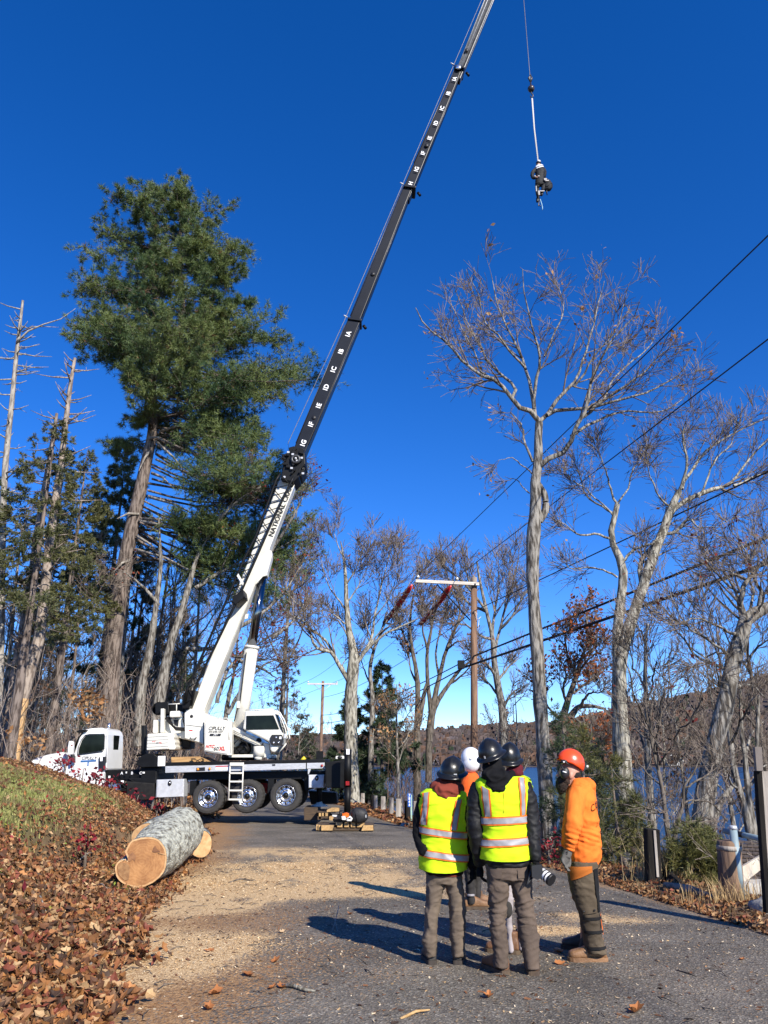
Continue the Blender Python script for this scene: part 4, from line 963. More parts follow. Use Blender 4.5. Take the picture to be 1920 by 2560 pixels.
# --- forked oak to its right
d = 22.0; b0 = base_of((1566,2010), d)
def LB2(pts, r0, r1, dd, jit=.15): return px_path(pts, S2, 22.0, r0, r1, dd, jit, int(pts[0][0]+pts[-1][1]))
t1 = ([b0]+[at(p, d) for p in [(1560,1960),(1552,1850),(1548,1760),S2(968,1880),S2(966,1780),S2(972,1680),S2(985,1590),S2(985,1450),S2(962,1400),S2(935,1340),S2(950,1250),S2(965,1180)]], [.32,.25,.23,.22,.16,.145,.135,.13,.125,.10,.09,.085,.075])
t2 = ([at(p, d-.1) for p in [(1560,1900),(1554,1800),S2(990,1850),S2(1030,1720),S2(1080,1570),S2(1130,1420),S2(1170,1320),S2(1210,1205),S2(1250,1120)]], [.17,.17,.17,.165,.15,.14,.13,.11,.09])
limbsB = [LB2([(1080,1570),(1060,1500),(1100,1400),(1160,1330),(1200,1250),(1240,1180)], .11,.06,.5), LB2([(985,1450),(1050,1395),(1130,1370),(1170,1330)], .06,.04,-.3),
 LB2([(1170,1325),(1260,1290),(1300,1250),(1340,1288),(1430,1280)], .08,.015,-1), LB2([(1200,1230),(1320,1150),(1430,1110),(1500,1095),(1560,1010),(1659,900),(1750,820)], .11,.02,1.2),
 LB2([(1250,1120),(1290,1000),(1260,850),(1270,760)], .07,.012,-1), LB2([(1260,1110),(1300,1040),(1350,960),(1450,880),(1600,800),(1690,760)], .08,.012,1.3),
 LB2([(950,1225),(900,1190),(830,1130),(790,1020),(760,950)], .05,.01,.8), LB2([(935,1340),(850,1320),(770,1300),(700,1255),(650,1230)], .055,.01,-.8),
 LB2([(965,1180),(920,1080),(900,1000),(860,900)], .05,.01,-1), LB2([(965,1180),(1000,1140),(1020,1050),(1080,950),(1110,880)], .045,.01,1),
 LB2([(965,1518),(900,1495),(830,1486),(735,1490),(718,1440)], .045,.012,.5), LB2([(1210,1200),(1120,1100),(1090,1000),(1070,920)], .04,.01,-1), LB2([(1500,1095),(1600,1040),(1700,1000)], .06,.02,0),
 LB2([(950,1240),(860,1150),(760,1060),(690,1030)], .04,.01,.5), LB2([(1340,1150),(1420,1000),(1500,900),(1520,790)], .045,.01,0), LB2([(1430,1280),(1520,1230),(1600,1250)], .02,.01,0)]
tree('oak_tree', 'forked oak with two pale stems between the orange hooded worker and the leaning trunk', 'tree', [t1, t2], limbsB, np.random.default_rng(12), tuple(b0), bark_=B_oak2, lv=((6,.45),(4,.5),(3,.5)), leaves='tan', leafsize=.07, leafn=.02, minr=.0065, tipn=2, tiplen=.5, up=.05)

# --- big leaning tree at the right edge
d = 16.5; b0 = base_of((1752,2085), d)
def LB3(pts, r0, r1, dd, jit=.15, R=U7): return px_path(pts, R, 16.5, r0, r1, dd, jit, int(pts[0][0]+pts[-1][1]))
t1 = ([b0]+[at(p, d) for p in [(1757,2040),(1768,1960),(1791,1842),(1815,1755),U7(770,800),U7(790,700),U7(820,620),U7(845,530),U7(900,495),U7(960,465),U7(1060,420)]], [.28,.21,.185,.18,.17,.165,.16,.155,.145,.13,.11,.09])
limbsC = [LB3([(845,540),(812,480),(806,400),(835,325),(870,290),(900,240),(950,200)], .10,.03,-.5), LB3([(835,330),(770,310),(700,292)], .05,.015,.4), LB3([(812,480),(790,400),(740,320),(660,290),(620,200)], .05,.01,1),
 LB3([(820,620),(760,600),(680,570),(600,540),(520,560)], .06,.012,-1), LB3([(900,495),(930,400),(890,300),(860,200),(820,130)], .07,.012,-.6), LB3([(960,465),(960,380),(1000,250),(980,120)], .07,.012,.6),
 LB3([(780,760),(860,730),(930,640),(1000,600)], .05,.015,-.8), LB3([(790,720),(740,690),(640,600),(560,560),(480,430),(440,330)], .05,.01,-.6), LB3([(770,800),(700,760),(600,720),(540,640),(470,560),(370,480)], .055,.01,.8),
 LB3([(845,530),(880,420),(860,330),(900,200),(960,100)], .05,.01,1), LB3([(765,900),(860,850),(950,900)], .05,.02,.4), LB3([(870,510),(920,450),(960,300)], .04,.01,-1),
 LB3([(806,400),(720,330),(640,240),(600,180)], .04,.01,-.5), LB3([(780,700),(660,700),(580,760),(500,780)], .03,.01,.3)]
tree('maple_tree', 'rough barked tree leaning right at the edge of the photo above the shed roof', 'tree', [t1], limbsC, np.random.default_rng(13), tuple(b0), bark_=B_oak, lv=((6,.5),(4,.5),(3,.5)), leaves='red', leafsize=.05, leafn=.04, minr=.0055, tipn=2, tiplen=.4, up=.05)

# --- big pale tree behind the crane's rear
d = 43.0; b0 = base_of(S3(492,1720), d)
def LB4(pts, r0, r1, dd, jit=.25): return px_path(pts, S3, 43.0, r0, r1, dd, jit, int(pts[0][0]+pts[-1][1]))
t1 = ([b0]+[at(S3(x,y), d) for x,y in ((490,1650),(482,1450),(480,1300),(480,1150),(482,1050),(492,950),(498,850),(485,750),(465,650),(455,500),(450,380),(440,250),(420,130))], [.48,.40,.37,.36,.35,.34,.36,.29,.22,.18,.14,.11,.08,.03])
limbsD = [LB4([(480,1010),(440,930),(400,870),(370,810),(300,790),(260,778),(240,720),(200,630),(150,590),(100,600)], .2,.03,-1.5), LB4([(372,815),(345,755),(290,700),(240,660),(205,580),(180,450),(140,350)], .12,.02,1.5),
 LB4([(498,900),(560,800),(600,730),(620,600),(650,450),(700,250),(720,180)], .15,.02,1), LB4([(520,870),(600,760),(700,680),(800,635),(870,600),(930,570)], .14,.02,-1), LB4([(455,560),(400,480),(340,400),(300,280),(290,150)], .08,.015,1.5),
 LB4([(450,400),(500,300),(540,180),(600,60)], .07,.015,-1.5), LB4([(465,650),(400,600),(330,560),(250,570)], .07,.015,-1), LB4([(485,760),(430,650),(380,600),(300,590)], .08,.015,.5), LB4([(560,800),(640,700),(720,560),(820,400),(870,300)], .08,.015,1.5),
 LB4([(620,600),(700,500),(760,350),(800,200)], .06,.012,-1), LB4([(440,930),(430,880),(470,820),(500,790)], .06,.02,0), LB4([(240,720),(170,640),(120,520),(90,400)], .06,.012,1), LB4([(440,250),(400,150),(380,40),(400,-20)], .05,.01,0),
 LB4([(205,560),(130,480),(80,330),(60,250)], .05,.01,-1), LB4([(455,500),(520,420),(580,300),(620,130)], .07,.012,.6)]
tree('maple_tree', 'big pale barked leafless tree directly behind the rear of the crane', 'tree', [t1], limbsD, np.random.default_rng(14), tuple(b0), bark_=B_oak2, lv=((7,.55),(5,.5),(3,.5)), leaves='rust', leafsize=.09, leafn=.02, minr=.011, tipn=2, tiplen=.8, up=.08)
# --- thin stem behind it, dark multi-stem, pole-side oak, rust oak
def generic(lbl, name, d, R, trunk_pts, r0, r1, limbs, seed, **kw):
    b0 = base_of(R(*trunk_pts[0][0]), d)
    T = []
    for i, tp in enumerate(trunk_pts):
        p = [at(R(*q), d) for q in tp]
        if i == 0 or kw.get('multi'): bb = base_of(R(*tp[0]), d); p = [bb]+p[1:] if p[0].z > bb.z+.3 else [bb]+p[1:]
        T.append((p, list(np.linspace(r0*(1 if i == 0 else .85), r1, len(p)))))
    kw.pop('multi', None)
    LL = [px_path(l, R, d, r0*.45, .02, (-1)**i*1.2, .2, i+seed) for i, l in enumerate(limbs)]
    return tree(name, lbl, 'tree', T, LL, np.random.default_rng(seed), tuple(b0), **kw)
generic('slender grey tree standing just right of the big pale trunk', 'slender_tree', 45, S3, [[(600,1720),(606,1300),(612,1100),(600,880),(620,800),(660,700),(700,560)]], .17, .05,
        [[(600,1000),(560,900),(540,800)],[(620,800),(580,700),(600,560)],[(606,1300),(650,1200),(700,1150)],[(660,700),(720,640),(760,520)]], 21, bark_=B_oak, lv=((6,.5),(4,.5),(3,.5)), minr=.011, tiplen=.8)
generic('dark multi stemmed tree left of the wooden utility pole', 'dark_tree', 48, S3, [[(885,1600),(885,1300),(890,1100),(885,950),(862,820),(842,680),(860,450)], [(955,1600),(962,1250),(968,1180),(950,1000),(948,800),(975,650),(1000,480)], [(960,1350),(975,1180),(1020,960),(1062,800),(1130,640),(1200,540)], [(965,1300),(990,1150),(1080,1000),(1160,900),(1230,850)], [(890,1250),(925,1080),(950,950)]], .24, .05,
        [[(862,820),(800,700),(780,600)],[(948,800),(920,650),(930,480)],[(1020,960),(1000,800),(1040,600),(1060,480)],[(1062,800),(1120,740),(1190,720)],[(890,1000),(850,900),(830,760)],[(975,650),(940,540),(900,450)],[(1130,640),(1140,520),(1110,420)],[(1080,1000),(1140,960),(1200,900),(1210,780)]], 22, bark_=B_dark, lv=((6,.5),(4,.5),(3,.5)), leaves='brown', leafsize=.10, leafn=.3, minr=.012, tiplen=.8)
generic('spreading leafless oak behind the wooden utility pole', 'oak_tree', 51, S3, [[(1418,1620),(1415,1350),(1405,1150),(1372,980),(1355,850),(1345,720),(1310,560),(1270,380),(1250,250)]], .33, .05,
        [[(1358,840),(1395,660),(1450,460),(1490,300),(1510,200)],[(1345,730),(1270,700),(1190,640),(1080,620),(980,590)],[(1345,720),(1360,560),(1380,400),(1370,220)],[(1310,560),(1230,450),(1180,300),(1170,200)],[(1310,560),(1220,520),(1130,420),(1060,300),(1050,200)],[(1395,660),(1460,600),(1520,480),(1580,380)],[(1372,980),(1440,900),(1530,820)],[(1405,1150),(1470,1050),(1560,990)],[(1400,1100),(1330,1000),(1270,900)],[(1370,960),(1300,860),(1240,800)],[(1230,450),(1130,350),(1000,250)]], 23, bark_=B_oak, lv=((7,.52),(5,.5),(3,.5)), leaves='rust', leafsize=.09, leafn=.03, minr=.012, tiplen=.9)
generic('dark stemmed oak holding rust brown leaves left of the forked oak', 'oak_tree', 31, S8, [[(184,700),(186,560),(192,420),(215,330),(245,240),(290,100),(330,-20),(380,-160)],[(188,480),(250,400),(300,340),(400,330),(500,350)]], .2, .04,
        [[(245,240),(310,180),(420,110),(520,20)],[(290,100),(250,0),(220,-120),(240,-250)],[(330,-20),(420,-100),(450,-220)],[(215,330),(180,200),(190,60),(150,-60)],[(192,420),(120,350),(80,260),(60,150)],[(300,340),(380,250),(470,220)],[(250,400),(340,460),(440,520),(540,560)],[(290,100),(370,20),(480,-60)],[(380,-160),(350,-260),(380,-360)],[(200,400),(280,430),(360,560),(420,620)]], 24, bark_=B_dark, lv=((6,.5),(5,.5),(3,.5)), leaves='rust', leafsize=.085, leafn=.65, minr=.009, tiplen=.5)
generic('thin bare tree rising in front of the lake right of the forked oak', 'bare_tree', 19, S8, [[(810,900),(800,700),(795,500),(790,300),(780,100),(785,-60),(800,-260)]], .09, .03,
        [[(800,700),(740,500),(690,300),(640,120),(600,0)],[(795,300),(850,180),(890,40)],[(790,200),(730,60),(700,-80)],[(800,560),(860,400),(940,300)],[(785,-60),(760,-200),(700,-300)]], 25, bark_=B_oak, lv=((5,.5),(4,.5),(2,.5)), minr=.0065, tiplen=.5)
generic('young multi stemmed sapling behind the dark square guard post', 'sapling', 14.5, R5, [[(820,1170),(800,1000),(780,850),(760,700),(730,560),(700,400),(690,200),(720,20)],[(835,1160),(850,950),(890,800),(900,690),(960,600),(1000,500)],[(825,1150),(790,900),(740,600),(700,450),(660,200),(650,-100)]], .05, .012,
        [[(760,700),(700,640),(600,560),(520,420)],[(730,560),(800,420),(900,250),(960,130)],[(900,690),(980,640),(1080,560),(1180,540)],[(730,480),(760,350),(800,180),(830,60)],[(700,400),(620,330),(540,300)],[(780,850),(700,850),(620,800)],[(890,800),(960,780),(1060,800),(1150,900)],[(740,600),(720,400),(620,200),(560,100)],[(850,950),(960,900),(1100,930)]], 26, bark_=B_dark, lv=((5,.5),(3,.55),(2,.5)), leaves='red', leafsize=.045, leafn=.04, minr=.0042, tiplen=.3, multi=True)
generic('group of grey stems at the lake edge left of the dark sign post', 'slender_tree', 17.5, R5, [[(1330,1060),(1310,900),(1270,760),(1220,560),(1200,400),(1180,200),(1150,0)],[(1345,1050),(1330,850),(1310,700),(1290,500),(1270,300),(1260,60)],[(1120,950),(1130,800),(1200,700),(1250,640)],[(1395,980),(1380,800),(1375,640),(1370,400),(1380,100)]], .10, .03,
        [[(1220,560),(1150,480),(1060,440)],[(1200,400),(1260,250),(1340,120)],[(1290,500),(1340,380),(1420,300)],[(1270,760),(1180,640),(1120,560)],[(1310,700),(1360,600),(1430,560)],[(1180,200),(1110,80),(1080,-80)],[(1330,850),(1400,820),(1440,860)]], 27, bark_=B_oak, lv=((5,.5),(3,.5),(2,.5)), minr=.005, tiplen=.4, multi=True)
generic('small oak with pale tan leaves between the far pines and the guard posts', 'oak_tree', 40, S3, [[(765,1700),(768,1500),(762,1350),(760,1200),(765,1100),(760,1000)]], .09, .02,
        [[(762,1330),(720,1240),(700,1180)],[(762,1300),(810,1220),(850,1160)],[(760,1200),(730,1130)],[(765,1150),(810,1100)],[(765,1400),(830,1320),(870,1260)],[(768,1480),(700,1400),(660,1360)],[(768,1560),(800,1400),(840,1330)]], 28, bark_=B_oak, lv=((5,.4),(4,.45),(2,.5)), leaves='tan', leafsize=.08, leafn=.5, minr=.009, tiplen=.5)
# right-hand leafy branch reaching in front of the crane cylinder belongs to a birch-like tree behind the boom
generic('leafless beech behind the crane boom with small dark red leaves', 'beech_tree', 33, S1, [[(700,2140),(740,1900),(770,1750),(860,1450),(900,1300),(950,1200)],[(640,2150),(650,1900),(690,1700),(720,1500),(740,1300),(730,1100)]], .28, .04,
        [[(900,1420),(1000,1350),(1120,1300),(1250,1250),(1380,1180)],[(860,1700),(1000,1700),(1100,1740),(1200,1680),(1300,1620)],[(1000,1950),(1060,1800),(1150,1720),(1250,1700)],[(950,1200),(1050,1050),(1200,950),(1330,900)],[(1050,2000),(1150,1850),(1230,1780),(1300,1760)],[(1100,1750),(1220,1800),(1290,1850)],[(900,1300),(960,1150),(1050,1000)],[(1250,1250),(1350,1100),(1420,950)],[(1100,1600),(1240,1500),(1330,1400),(1400,1300)],[(730,1500),(640,1400),(560,1350)],[(1250,1650),(1350,1550),(1400,1450)]], 29, bark_=B_oak, lv=((6,.5),(4,.5),(3,.5)), leaves='red', leafsize=.075, leafn=.3, minr=.0085, tiplen=.6, up=.03)
for i, (tx, ty, tp, s, lb) in enumerate(((1290,2060,[(1300,1990),(1310,1800),(1330,1500),(1350,1250),(1370,1050)], 31, 'faint bare tree behind the crane boom just above the operator cab'),
                           (1030,2080,[(1050,1950),(1080,1800),(1100,1600)], 32, 'thin bare tree behind the crane just left of the lift cylinder'))):
    generic(lb, 'bare_tree', 50, S1, [[(tx,ty)]+tp], .2, .03, [[tp[1],(tp[1][0]-90,tp[1][1]-200),(tp[1][0]-130,tp[1][1]-350)],[tp[1],(tp[1][0]+90,tp[1][1]-220),(tp[1][0]+100,tp[1][1]-400)],[tp[2],(tp[2][0]-80,tp[2][1]-220)],[tp[2],(tp[2][0]+80,tp[2][1]-260)]], s, bark_=B_oak, lv=((6,.5),(4,.5),(3,.5)), minr=.011, tiplen=.9)

# ---------------------------------------------------------------- conifers
def needles(pos, dirs, rng, n=7, ln=.16, w=.012, droop=.0, spread=.9):
    m = len(pos); p = np.repeat(pos, n, 0); d0 = np.repeat(dirs, n, 0)
    d = d0+rng.normal(size=p.shape)*spread; d[:,2] -= droop; d /= np.linalg.norm(d, axis=1, keepdims=True)
    q = rng.normal(size=p.shape); s = np.cross(d, q); s /= np.linalg.norm(s, axis=1, keepdims=True)
    L = ln*rng.uniform(.7, 1.25, (len(p),1))
    V = np.stack([p-s*w, p+s*w, p+d*L], 1).reshape(-1, 3)
    return V, np.arange(len(p)*3).reshape(-1, 3), np.repeat(np.arange(m), n*3)
def conifer(name, label, base, trunk_pts, trunk_r, branches, rng, group=None, tone=((.055,.085,.03),(.035,.06,.028)), ln=.17, w=.013, nd=8, sec=14, bark_=B_pine, droop=0.0, seclen=.9, tufts=5, bare=.25, tip=None, cat='tree', flat=.75, spread=.9):
    """branches: list of (start, end) points"""
    T = thing(name, label, cat, base, group); org = np.array(base)
    P_, R_ = resample([trunk_pts], [trunk_r], 24); V, Fq = tubes(P_, R_, 12)
    link(np_mesh('trunk', V-org, Fq, bark_), 'trunk', T)
    paths = []; rads = []
    for (a, b) in branches:
        a = np.array(a); b = np.array(b); L = np.linalg.norm(b-a); n = 7; s = np.linspace(0,1,n)[:,None]
        sag = -np.sin(s*np.pi)*L*rng.uniform(.02,.10)+ (s**2)*L*rng.uniform(0,.10)
        p = a*(1-s)+b*s; p[:,2:3] += sag; p += np.cumsum(rng.normal(size=p.shape), 0)*L*.016*s
        paths.append(p); rads.append(np.linspace(max(.0085*L,.010), .006, n))
    paths = np.array(paths); rads = np.array(rads)
    Ls = np.linalg.norm(paths[:,-1]-paths[:,0], axis=1)
    cnt = np.maximum((Ls/Ls.mean()*sec).astype(int), 3)
    sp, sr_ = grow(paths, rads, cnt, rng, (30,65), .30, bare, 1.0, 4, .15, .06, .5, seclen*.35, flat=flat)
    tp, tr_ = grow(sp, sr_, tufts, rng, (20,60), .5, .15, 1.0, 3, .15, .08, .5, .12, flat=.4)
    Vs = []; Fs = []; off = 0
    for p, r, k in ((paths, rads, 6), (sp, sr_, 3)):
        V, Fq = tubes(p, r, k); Vs.append(V); Fs.append(Fq+off); off += len(V)
    link(np_mesh('branches', np.concatenate(Vs)-org, np.concatenate(Fs), bark_), 'branches', T)
    pos = np.concatenate([tp[:,1], tp[:,2], sp[:,2], sp[:,3], paths[:,-1]]); 
    dr = np.concatenate([tp[:,2]-tp[:,1]]*2+[sp[:,3]-sp[:,2]]*2+[paths[:,-1]-paths[:,-2]]); dr /= np.linalg.norm(dr, axis=1, keepdims=True)+1e-9
    V, Ft, ti = needles(pos, dr, rng, nd, ln, w, droop, spread)
    t = np.clip(vnoise(pos[:,0]*.9, pos[:,2]*.9, 3)*.8+rng.random(len(pos))*.4-.1, 0, 1)[:,None]
    c = np.array(tone[0])*t+np.array(tone[1])*(1-t)
    if tip is not None:
        s = rng.random(len(pos)) < tip; c[s] = np.array([.16,.09,.04])*rng.uniform(.6,1.3,(s.sum(),1))
    link(np_mesh('foliage', V-org, Ft, L_needle, False, cols=c[ti]), 'foliage', T)
    return T
# the big white pine (crown outline measured per height)
d = 34.0; rng = np.random.default_rng(41)
b0 = base_of((255,1900), d)
tpx = [(258,1860),(270,1780),S1(520,1700),S1(560,1400),S1(600,1180),S1(640,1000),S1(672,850),S1(700,720),S1(712,600),S1(705,500),S1(700,400),(455,820),(452,700),(450,600),(452,520),(455,465)]
tr = [.45,.40,.37,.35,.33,.30,.27,.23,.20,.18,.16,.13,.11,.08,.05,.02]
pine_t = [b0]+[at(p, d) for p in tpx]; pine_r = [.55]+tr
def axis_x(y): 
    ys = [p[1] for p in tpx][::-1]; xs = [p[0] for p in tpx][::-1]; return float(np.interp(y, ys, xs))
EY = [y/.8641 for y in (400,430,470,520,560,600,650,700,750,800,850,900,950)]
ELx = [x/.8641 for x in (388,335,285,262,245,190,182,176,196,212,245,290,305)]
ERx = [x/.8641 for x in (394,405,445,470,495,515,522,510,560,615,615,580,540)]
br = []
for i in range(185):
    y = 462+(1060-462)*((i+.5)/185)**.95; y += rng.uniform(-6,6)
    x0 = axis_x(y); lx = np.interp(y, EY, ELx); rx = np.interp(y, EY, ERx)
    az = rng.uniform(0, 2*np.pi)
    start = at((x0, min(y+30*rng.random()+12, 1300)), d); mpp = 1/pxm(d, y)
    ext = (x0-lx if math.cos(az) < 0 else rx-x0)*mpp
    frac = rng.uniform(.55, 1.02)
    if y > 960 and math.cos(az) < -.2 : frac *= .5
    hx_ = math.cos(az)*ext*frac; hy_ = math.sin(az)*max((x0-lx), (rx-x0))*mpp*.8*frac
    tgt = at((x0, y), d); end = Vector((tgt.x+hx_, d+hy_, tgt.z+rng.uniform(-.1,.5)))
    br.append((start, end))
# measured outer plumes
for sx, sy, ex, ey, dy in [(452,560,262,490,-1),(452,520,345,470,.5),(452,640,235,610,.5),(455,720,205,735,-1.5),(455,760,190,830,.5),(455,840,215,890,-1),(452,600,600,640,-.8),(455,560,560,545,.5),(455,700,620,690,0),(455,760,630,760,-1),
                            (450,840,690,840,-1),(440,930,780,952,-1),(430,960,730,925,.8),(420,1000,680,1010,-1.2),(410,1040,650,1120,-1),(400,1100,640,1070,.8),(395,1120,680,1160,-1.5),(390,1150,630,1240,-2),(380,1200,690,1250,-.5),(370,1240,740,1225,.5),(360,1290,640,1350,-1.5),(350,1330,700,1390,0),(350,1330,735,1330,.8),(345,1350,690,1520,.6),(340,1400,740,1420,1),(400,1060,300,1080,-1),(395,1100,280,1130,.5),(352,1300,560,1330,-2)]:
    for kk in range(3):
        j = lambda s: rng.uniform(-s, s)
        br.append((at((sx, sy-abs(j(40))), d+j(.3)), at((ex+j(22), ey+j(24)), d+dy+j(1.4))))
conifer('white_pine', 'tallest white pine towering over the truck cab, full green crown', tuple(b0), pine_t, pine_r, [(tuple(a), tuple(b)) for a, b in br], rng, tone=((.18,.215,.06),(.045,.095,.038)), ln=.24, w=.0115, nd=10, sec=17, tufts=5, seclen=1.0, tip=.025, bare=.22, flat=.9)
# dead lower limbs of the pine
mb = MB()
for sx, sy, ex, ey in [(720,745,880,920),(700,890,800,960),(690,1000,930,1100),(660,1100,960,1150),(640,1110,900,1190),(690,730,760,745),(735,700,880,675),(640,1080,540,1100),(630,1180,760,1290),(690,790,640,880),(620,1240,900,1350),(600,1290,520,1350)]:
    a = at(S1(sx,sy), d-.2); b = at(S1(ex,ey), d-.8); m_ = (a+b)/2+Vector((0,0,.15)); mb.tube([a, m_, b], [.075,.05,.02], 6)
pn = [o for o in bpy.data.objects if o.name == 'white_pine'][0]
tag(mb.build('dead_limbs', B_dead, pn), kind='stuff')

# smaller conifers
def simple_conifer(name, label, px, d, h, rad, seed, group=None, crown0=.15, n=60, droop=0, lean=0, b0=None, **kw):
    rng = np.random.default_rng(seed)
    b = base_of(px, d) if b0 is None else Vector(b0)
    tp = [b+Vector((lean*h*t, 0, h*t)) for t in np.linspace(0,1,6)]; trr = list(np.linspace(h*.014+.03, .01, 6))
    brs = []
    for i in range(n):
        t = crown0+(1-crown0)*((i+rng.random())/n)**.85; a = rng.uniform(0, 2*np.pi)
        r = rad*(1-(t-crown0)/(1-crown0))**.75*rng.uniform(.6,1.1)*(.55+.45*min(1,(t-crown0)/.12)); z = h*t
        s = b+Vector((lean*h*t,0,z)); e = s+Vector((math.cos(a)*r, math.sin(a)*r, r*rng.uniform(-.25,.15)-droop*r))
        brs.append((tuple(s), tuple(e)))
    return conifer(name, label, tuple(b), tp, trr, brs, rng, group, **kw)
dk = ((.05,.075,.032),(.03,.05,.024)); hem = ((.15,.145,.05),(.05,.07,.03))
simple_conifer('pine_tree', 'dark green pine half hidden behind the big pale trunk', (955,1985), 46, 8.4, 2.7, 51, tone=((.07,.10,.045),(.035,.055,.028)), ln=.24, w=.022, nd=7, sec=9, tufts=4, n=70, crown0=.05)
simple_conifer('pine_tree', 'bushy dark pine showing left of the big pale trunk', (875,1985), 47, 6.0, 2.2, 52, tone=dk, ln=.24, w=.024, nd=7, sec=8, tufts=4, n=50, crown0=.05)
simple_conifer('hemlock_tree', 'sparse pointed conifer on the skyline above the operator cab', (712,1900), 75, 15.0, 3.4, 53, tone=((.05,.07,.04),(.03,.045,.03)), ln=.30, w=.03, nd=5, sec=4, tufts=2, n=60, crown0=.1, spread=.6)
simple_conifer('pine_tree', 'round topped pine on the skyline right of the operator cab', (770,1900), 80, 8.0, 3.6, 54, tone=((.07,.085,.035),(.035,.05,.022)), ln=.3, w=.035, nd=6, sec=6, tufts=3, n=36, crown0=.3)
simple_conifer('pine_tree', 'mid height pine left of the tallest pine, behind the snags', (230,1900), 44, 20.5, 3.6, 55, tone=((.15,.16,.06),(.06,.085,.04)), ln=.25, w=.022, nd=7, sec=9, tufts=4, n=70, crown0=.52)
simple_conifer('hemlock_tree', 'dark hemlock at the left edge of the photo', (22,1900), 27, 14.5, 3.4, 56, tone=hem, ln=.13, w=.015, nd=7, sec=9, tufts=5, seclen=1.0, n=62, crown0=.46, droop=.35, spread=.7)
simple_conifer('hemlock_tree', 'drooping hemlock between the left edge and the broken snag trunk', (120,1900), 31, 14.8, 2.8, 57, tone=hem, ln=.13, w=.016, nd=7, sec=9, tufts=5, seclen=1.0, n=56, crown0=.5, droop=.35, spread=.7)
simple_conifer('hemlock_tree', 'hemlock deep in the left woods behind the dead snags', (60,1900), 40, 18, 3.5, 58, tone=dk, ln=.2, w=.024, nd=7, sec=9, tufts=4, n=60, crown0=.2, droop=.3)
simple_conifer('hemlock_tree', 'shaded hemlock behind the trunk of the tallest pine', (300,1900), 43, 13.5, 3.8, 59, tone=dk, ln=.2, w=.024, nd=7, sec=9, tufts=4, n=60, crown0=.12, droop=.3)
simple_conifer('hemlock_tree', 'shaded hemlock behind the boom foot', (420,1900), 50, 12, 3.4, 60, tone=dk, ln=.24, w=.026, nd=6, sec=8, tufts=4, n=50, crown0=.2, droop=.3)
# young pines on the lake bank
for i, (px, d_, h, r, lb) in enumerate([((1470,2090), 14.8, 2.3, 1.05, 'young pine sapling behind the orange hooded worker'), ((1425,2080), 17, 3.0, 1.0, 'taller young pine left of the orange helmet'), ((1545,2110), 15.5, 1.9, 1.0, 'bushy pine sapling below the forked oak trunk'),
                                       ((1735,2232), 12.3, .85, .45, 'low yellow green pine sapling right of the dark square post'), ((1775,2225), 13.0, .9, .5, 'low pine sapling in front of the round wooden post'), ((1580,2110), 17.5, 1.8, .8, 'small pine sapling left of the dark square post'), ((1500,2000), 19, 3.0, 1.1, 'young pine against the lake between the two oaks')]):
    simple_conifer('pine_sapling', lb, px, d_, h, r, 70+i, group='young pines on the lake bank', tone=((.17,.155,.04),(.045,.07,.03)) if i not in (1,6) else ((.06,.09,.035),(.03,.055,.025)), ln=.10, w=.005, nd=8, sec=6, tufts=4, n=30, crown0=.03, bare=.2, seclen=.5, flat=.3, spread=.75)

# ---------------------------------------------------------------- left woods: snags, trunks, brush
def snag(label, R, pts, d, r0, r1, nb, seed, bk=B_dead, strip=None, blen=1.3):
    rj = random.Random(seed); b = base_of(R(*pts[0]), d); P_ = [b]+[at(R(*p), d) for p in pts[1:]]
    T = thing('dead_tree', label, 'dead tree', b, None)
    mb = MB(); rad = list(np.linspace(r0, r1, len(P_))); 
    PP, RR = resample([P_], [rad], 18); V, Fq = tubes(PP, RR, 10); link(np_mesh('trunk', V-np.array(b), Fq, bk), 'trunk', T)
    mb = MB()
    for i in range(nb):
        t = rj.uniform(.45, .99); f = t*17; j = min(int(f), 16); p = Vector(PP[0][j])*(1-f+j)+Vector(PP[0][j+1])*(f-j)
        a = rj.uniform(0, 6.28); L = blen*rj.uniform(.3, 1.2); e = p+Vector((math.cos(a)*L, math.sin(a)*L*.6, L*rj.uniform(-.05,.45))); m_ = (p+e)/2+Vector((0,0,-.06))
        mb.tube([p, m_, e], [.035,.025,.008], 5)
        if L > .8: q = m_; mb.tube([q, q+Vector((rj.uniform(-.4,.4), rj.uniform(-.3,.3), rj.uniform(-.1,.5)))], [.015,.005], 4)
    tag(mb.build('broken_branches', bk, T), kind='stuff')
    if strip:
        V, Fq = tubes(PP[:, :5]+np.array([.02,-.03,0]), RR[:, :5]*1.02, 10); link(np_mesh('stripped_wood', V-np.array(b), Fq, B_strip), 'stripped_wood', T)
    return T
snag('tallest dead snag with bare white branch stubs at the left edge', S1, [(20,2150),(0,1700),(10,1200),(25,850),(55,560),(75,350),(95,180),(105,95)], 29, .17, .05, 60, 1)
snag('dead snag with a long diagonal trunk and stripped yellow base', S1, [(60,2230),(85,2000),(120,1850),(170,1700),(200,1500),(225,1250),(250,1050),(285,820),(305,640),(325,480),(345,360)], 28, .27, .06, 55, 2, strip=True, blen=1.5, bk=bark('snag_grey_bark', (.36,.30,.25), (.16,.125,.10)))
snag('short dead snag with a jagged grey top between the two taller snags', S1, [(20,2200),(60,1900),(110,1600),(150,1350),(190,1050),(225,850),(245,720),(262,615)], 31, .24, .06, 40, 3, bk=bark('snag_brown_bark', (.30,.24,.20), (.13,.10,.08)))
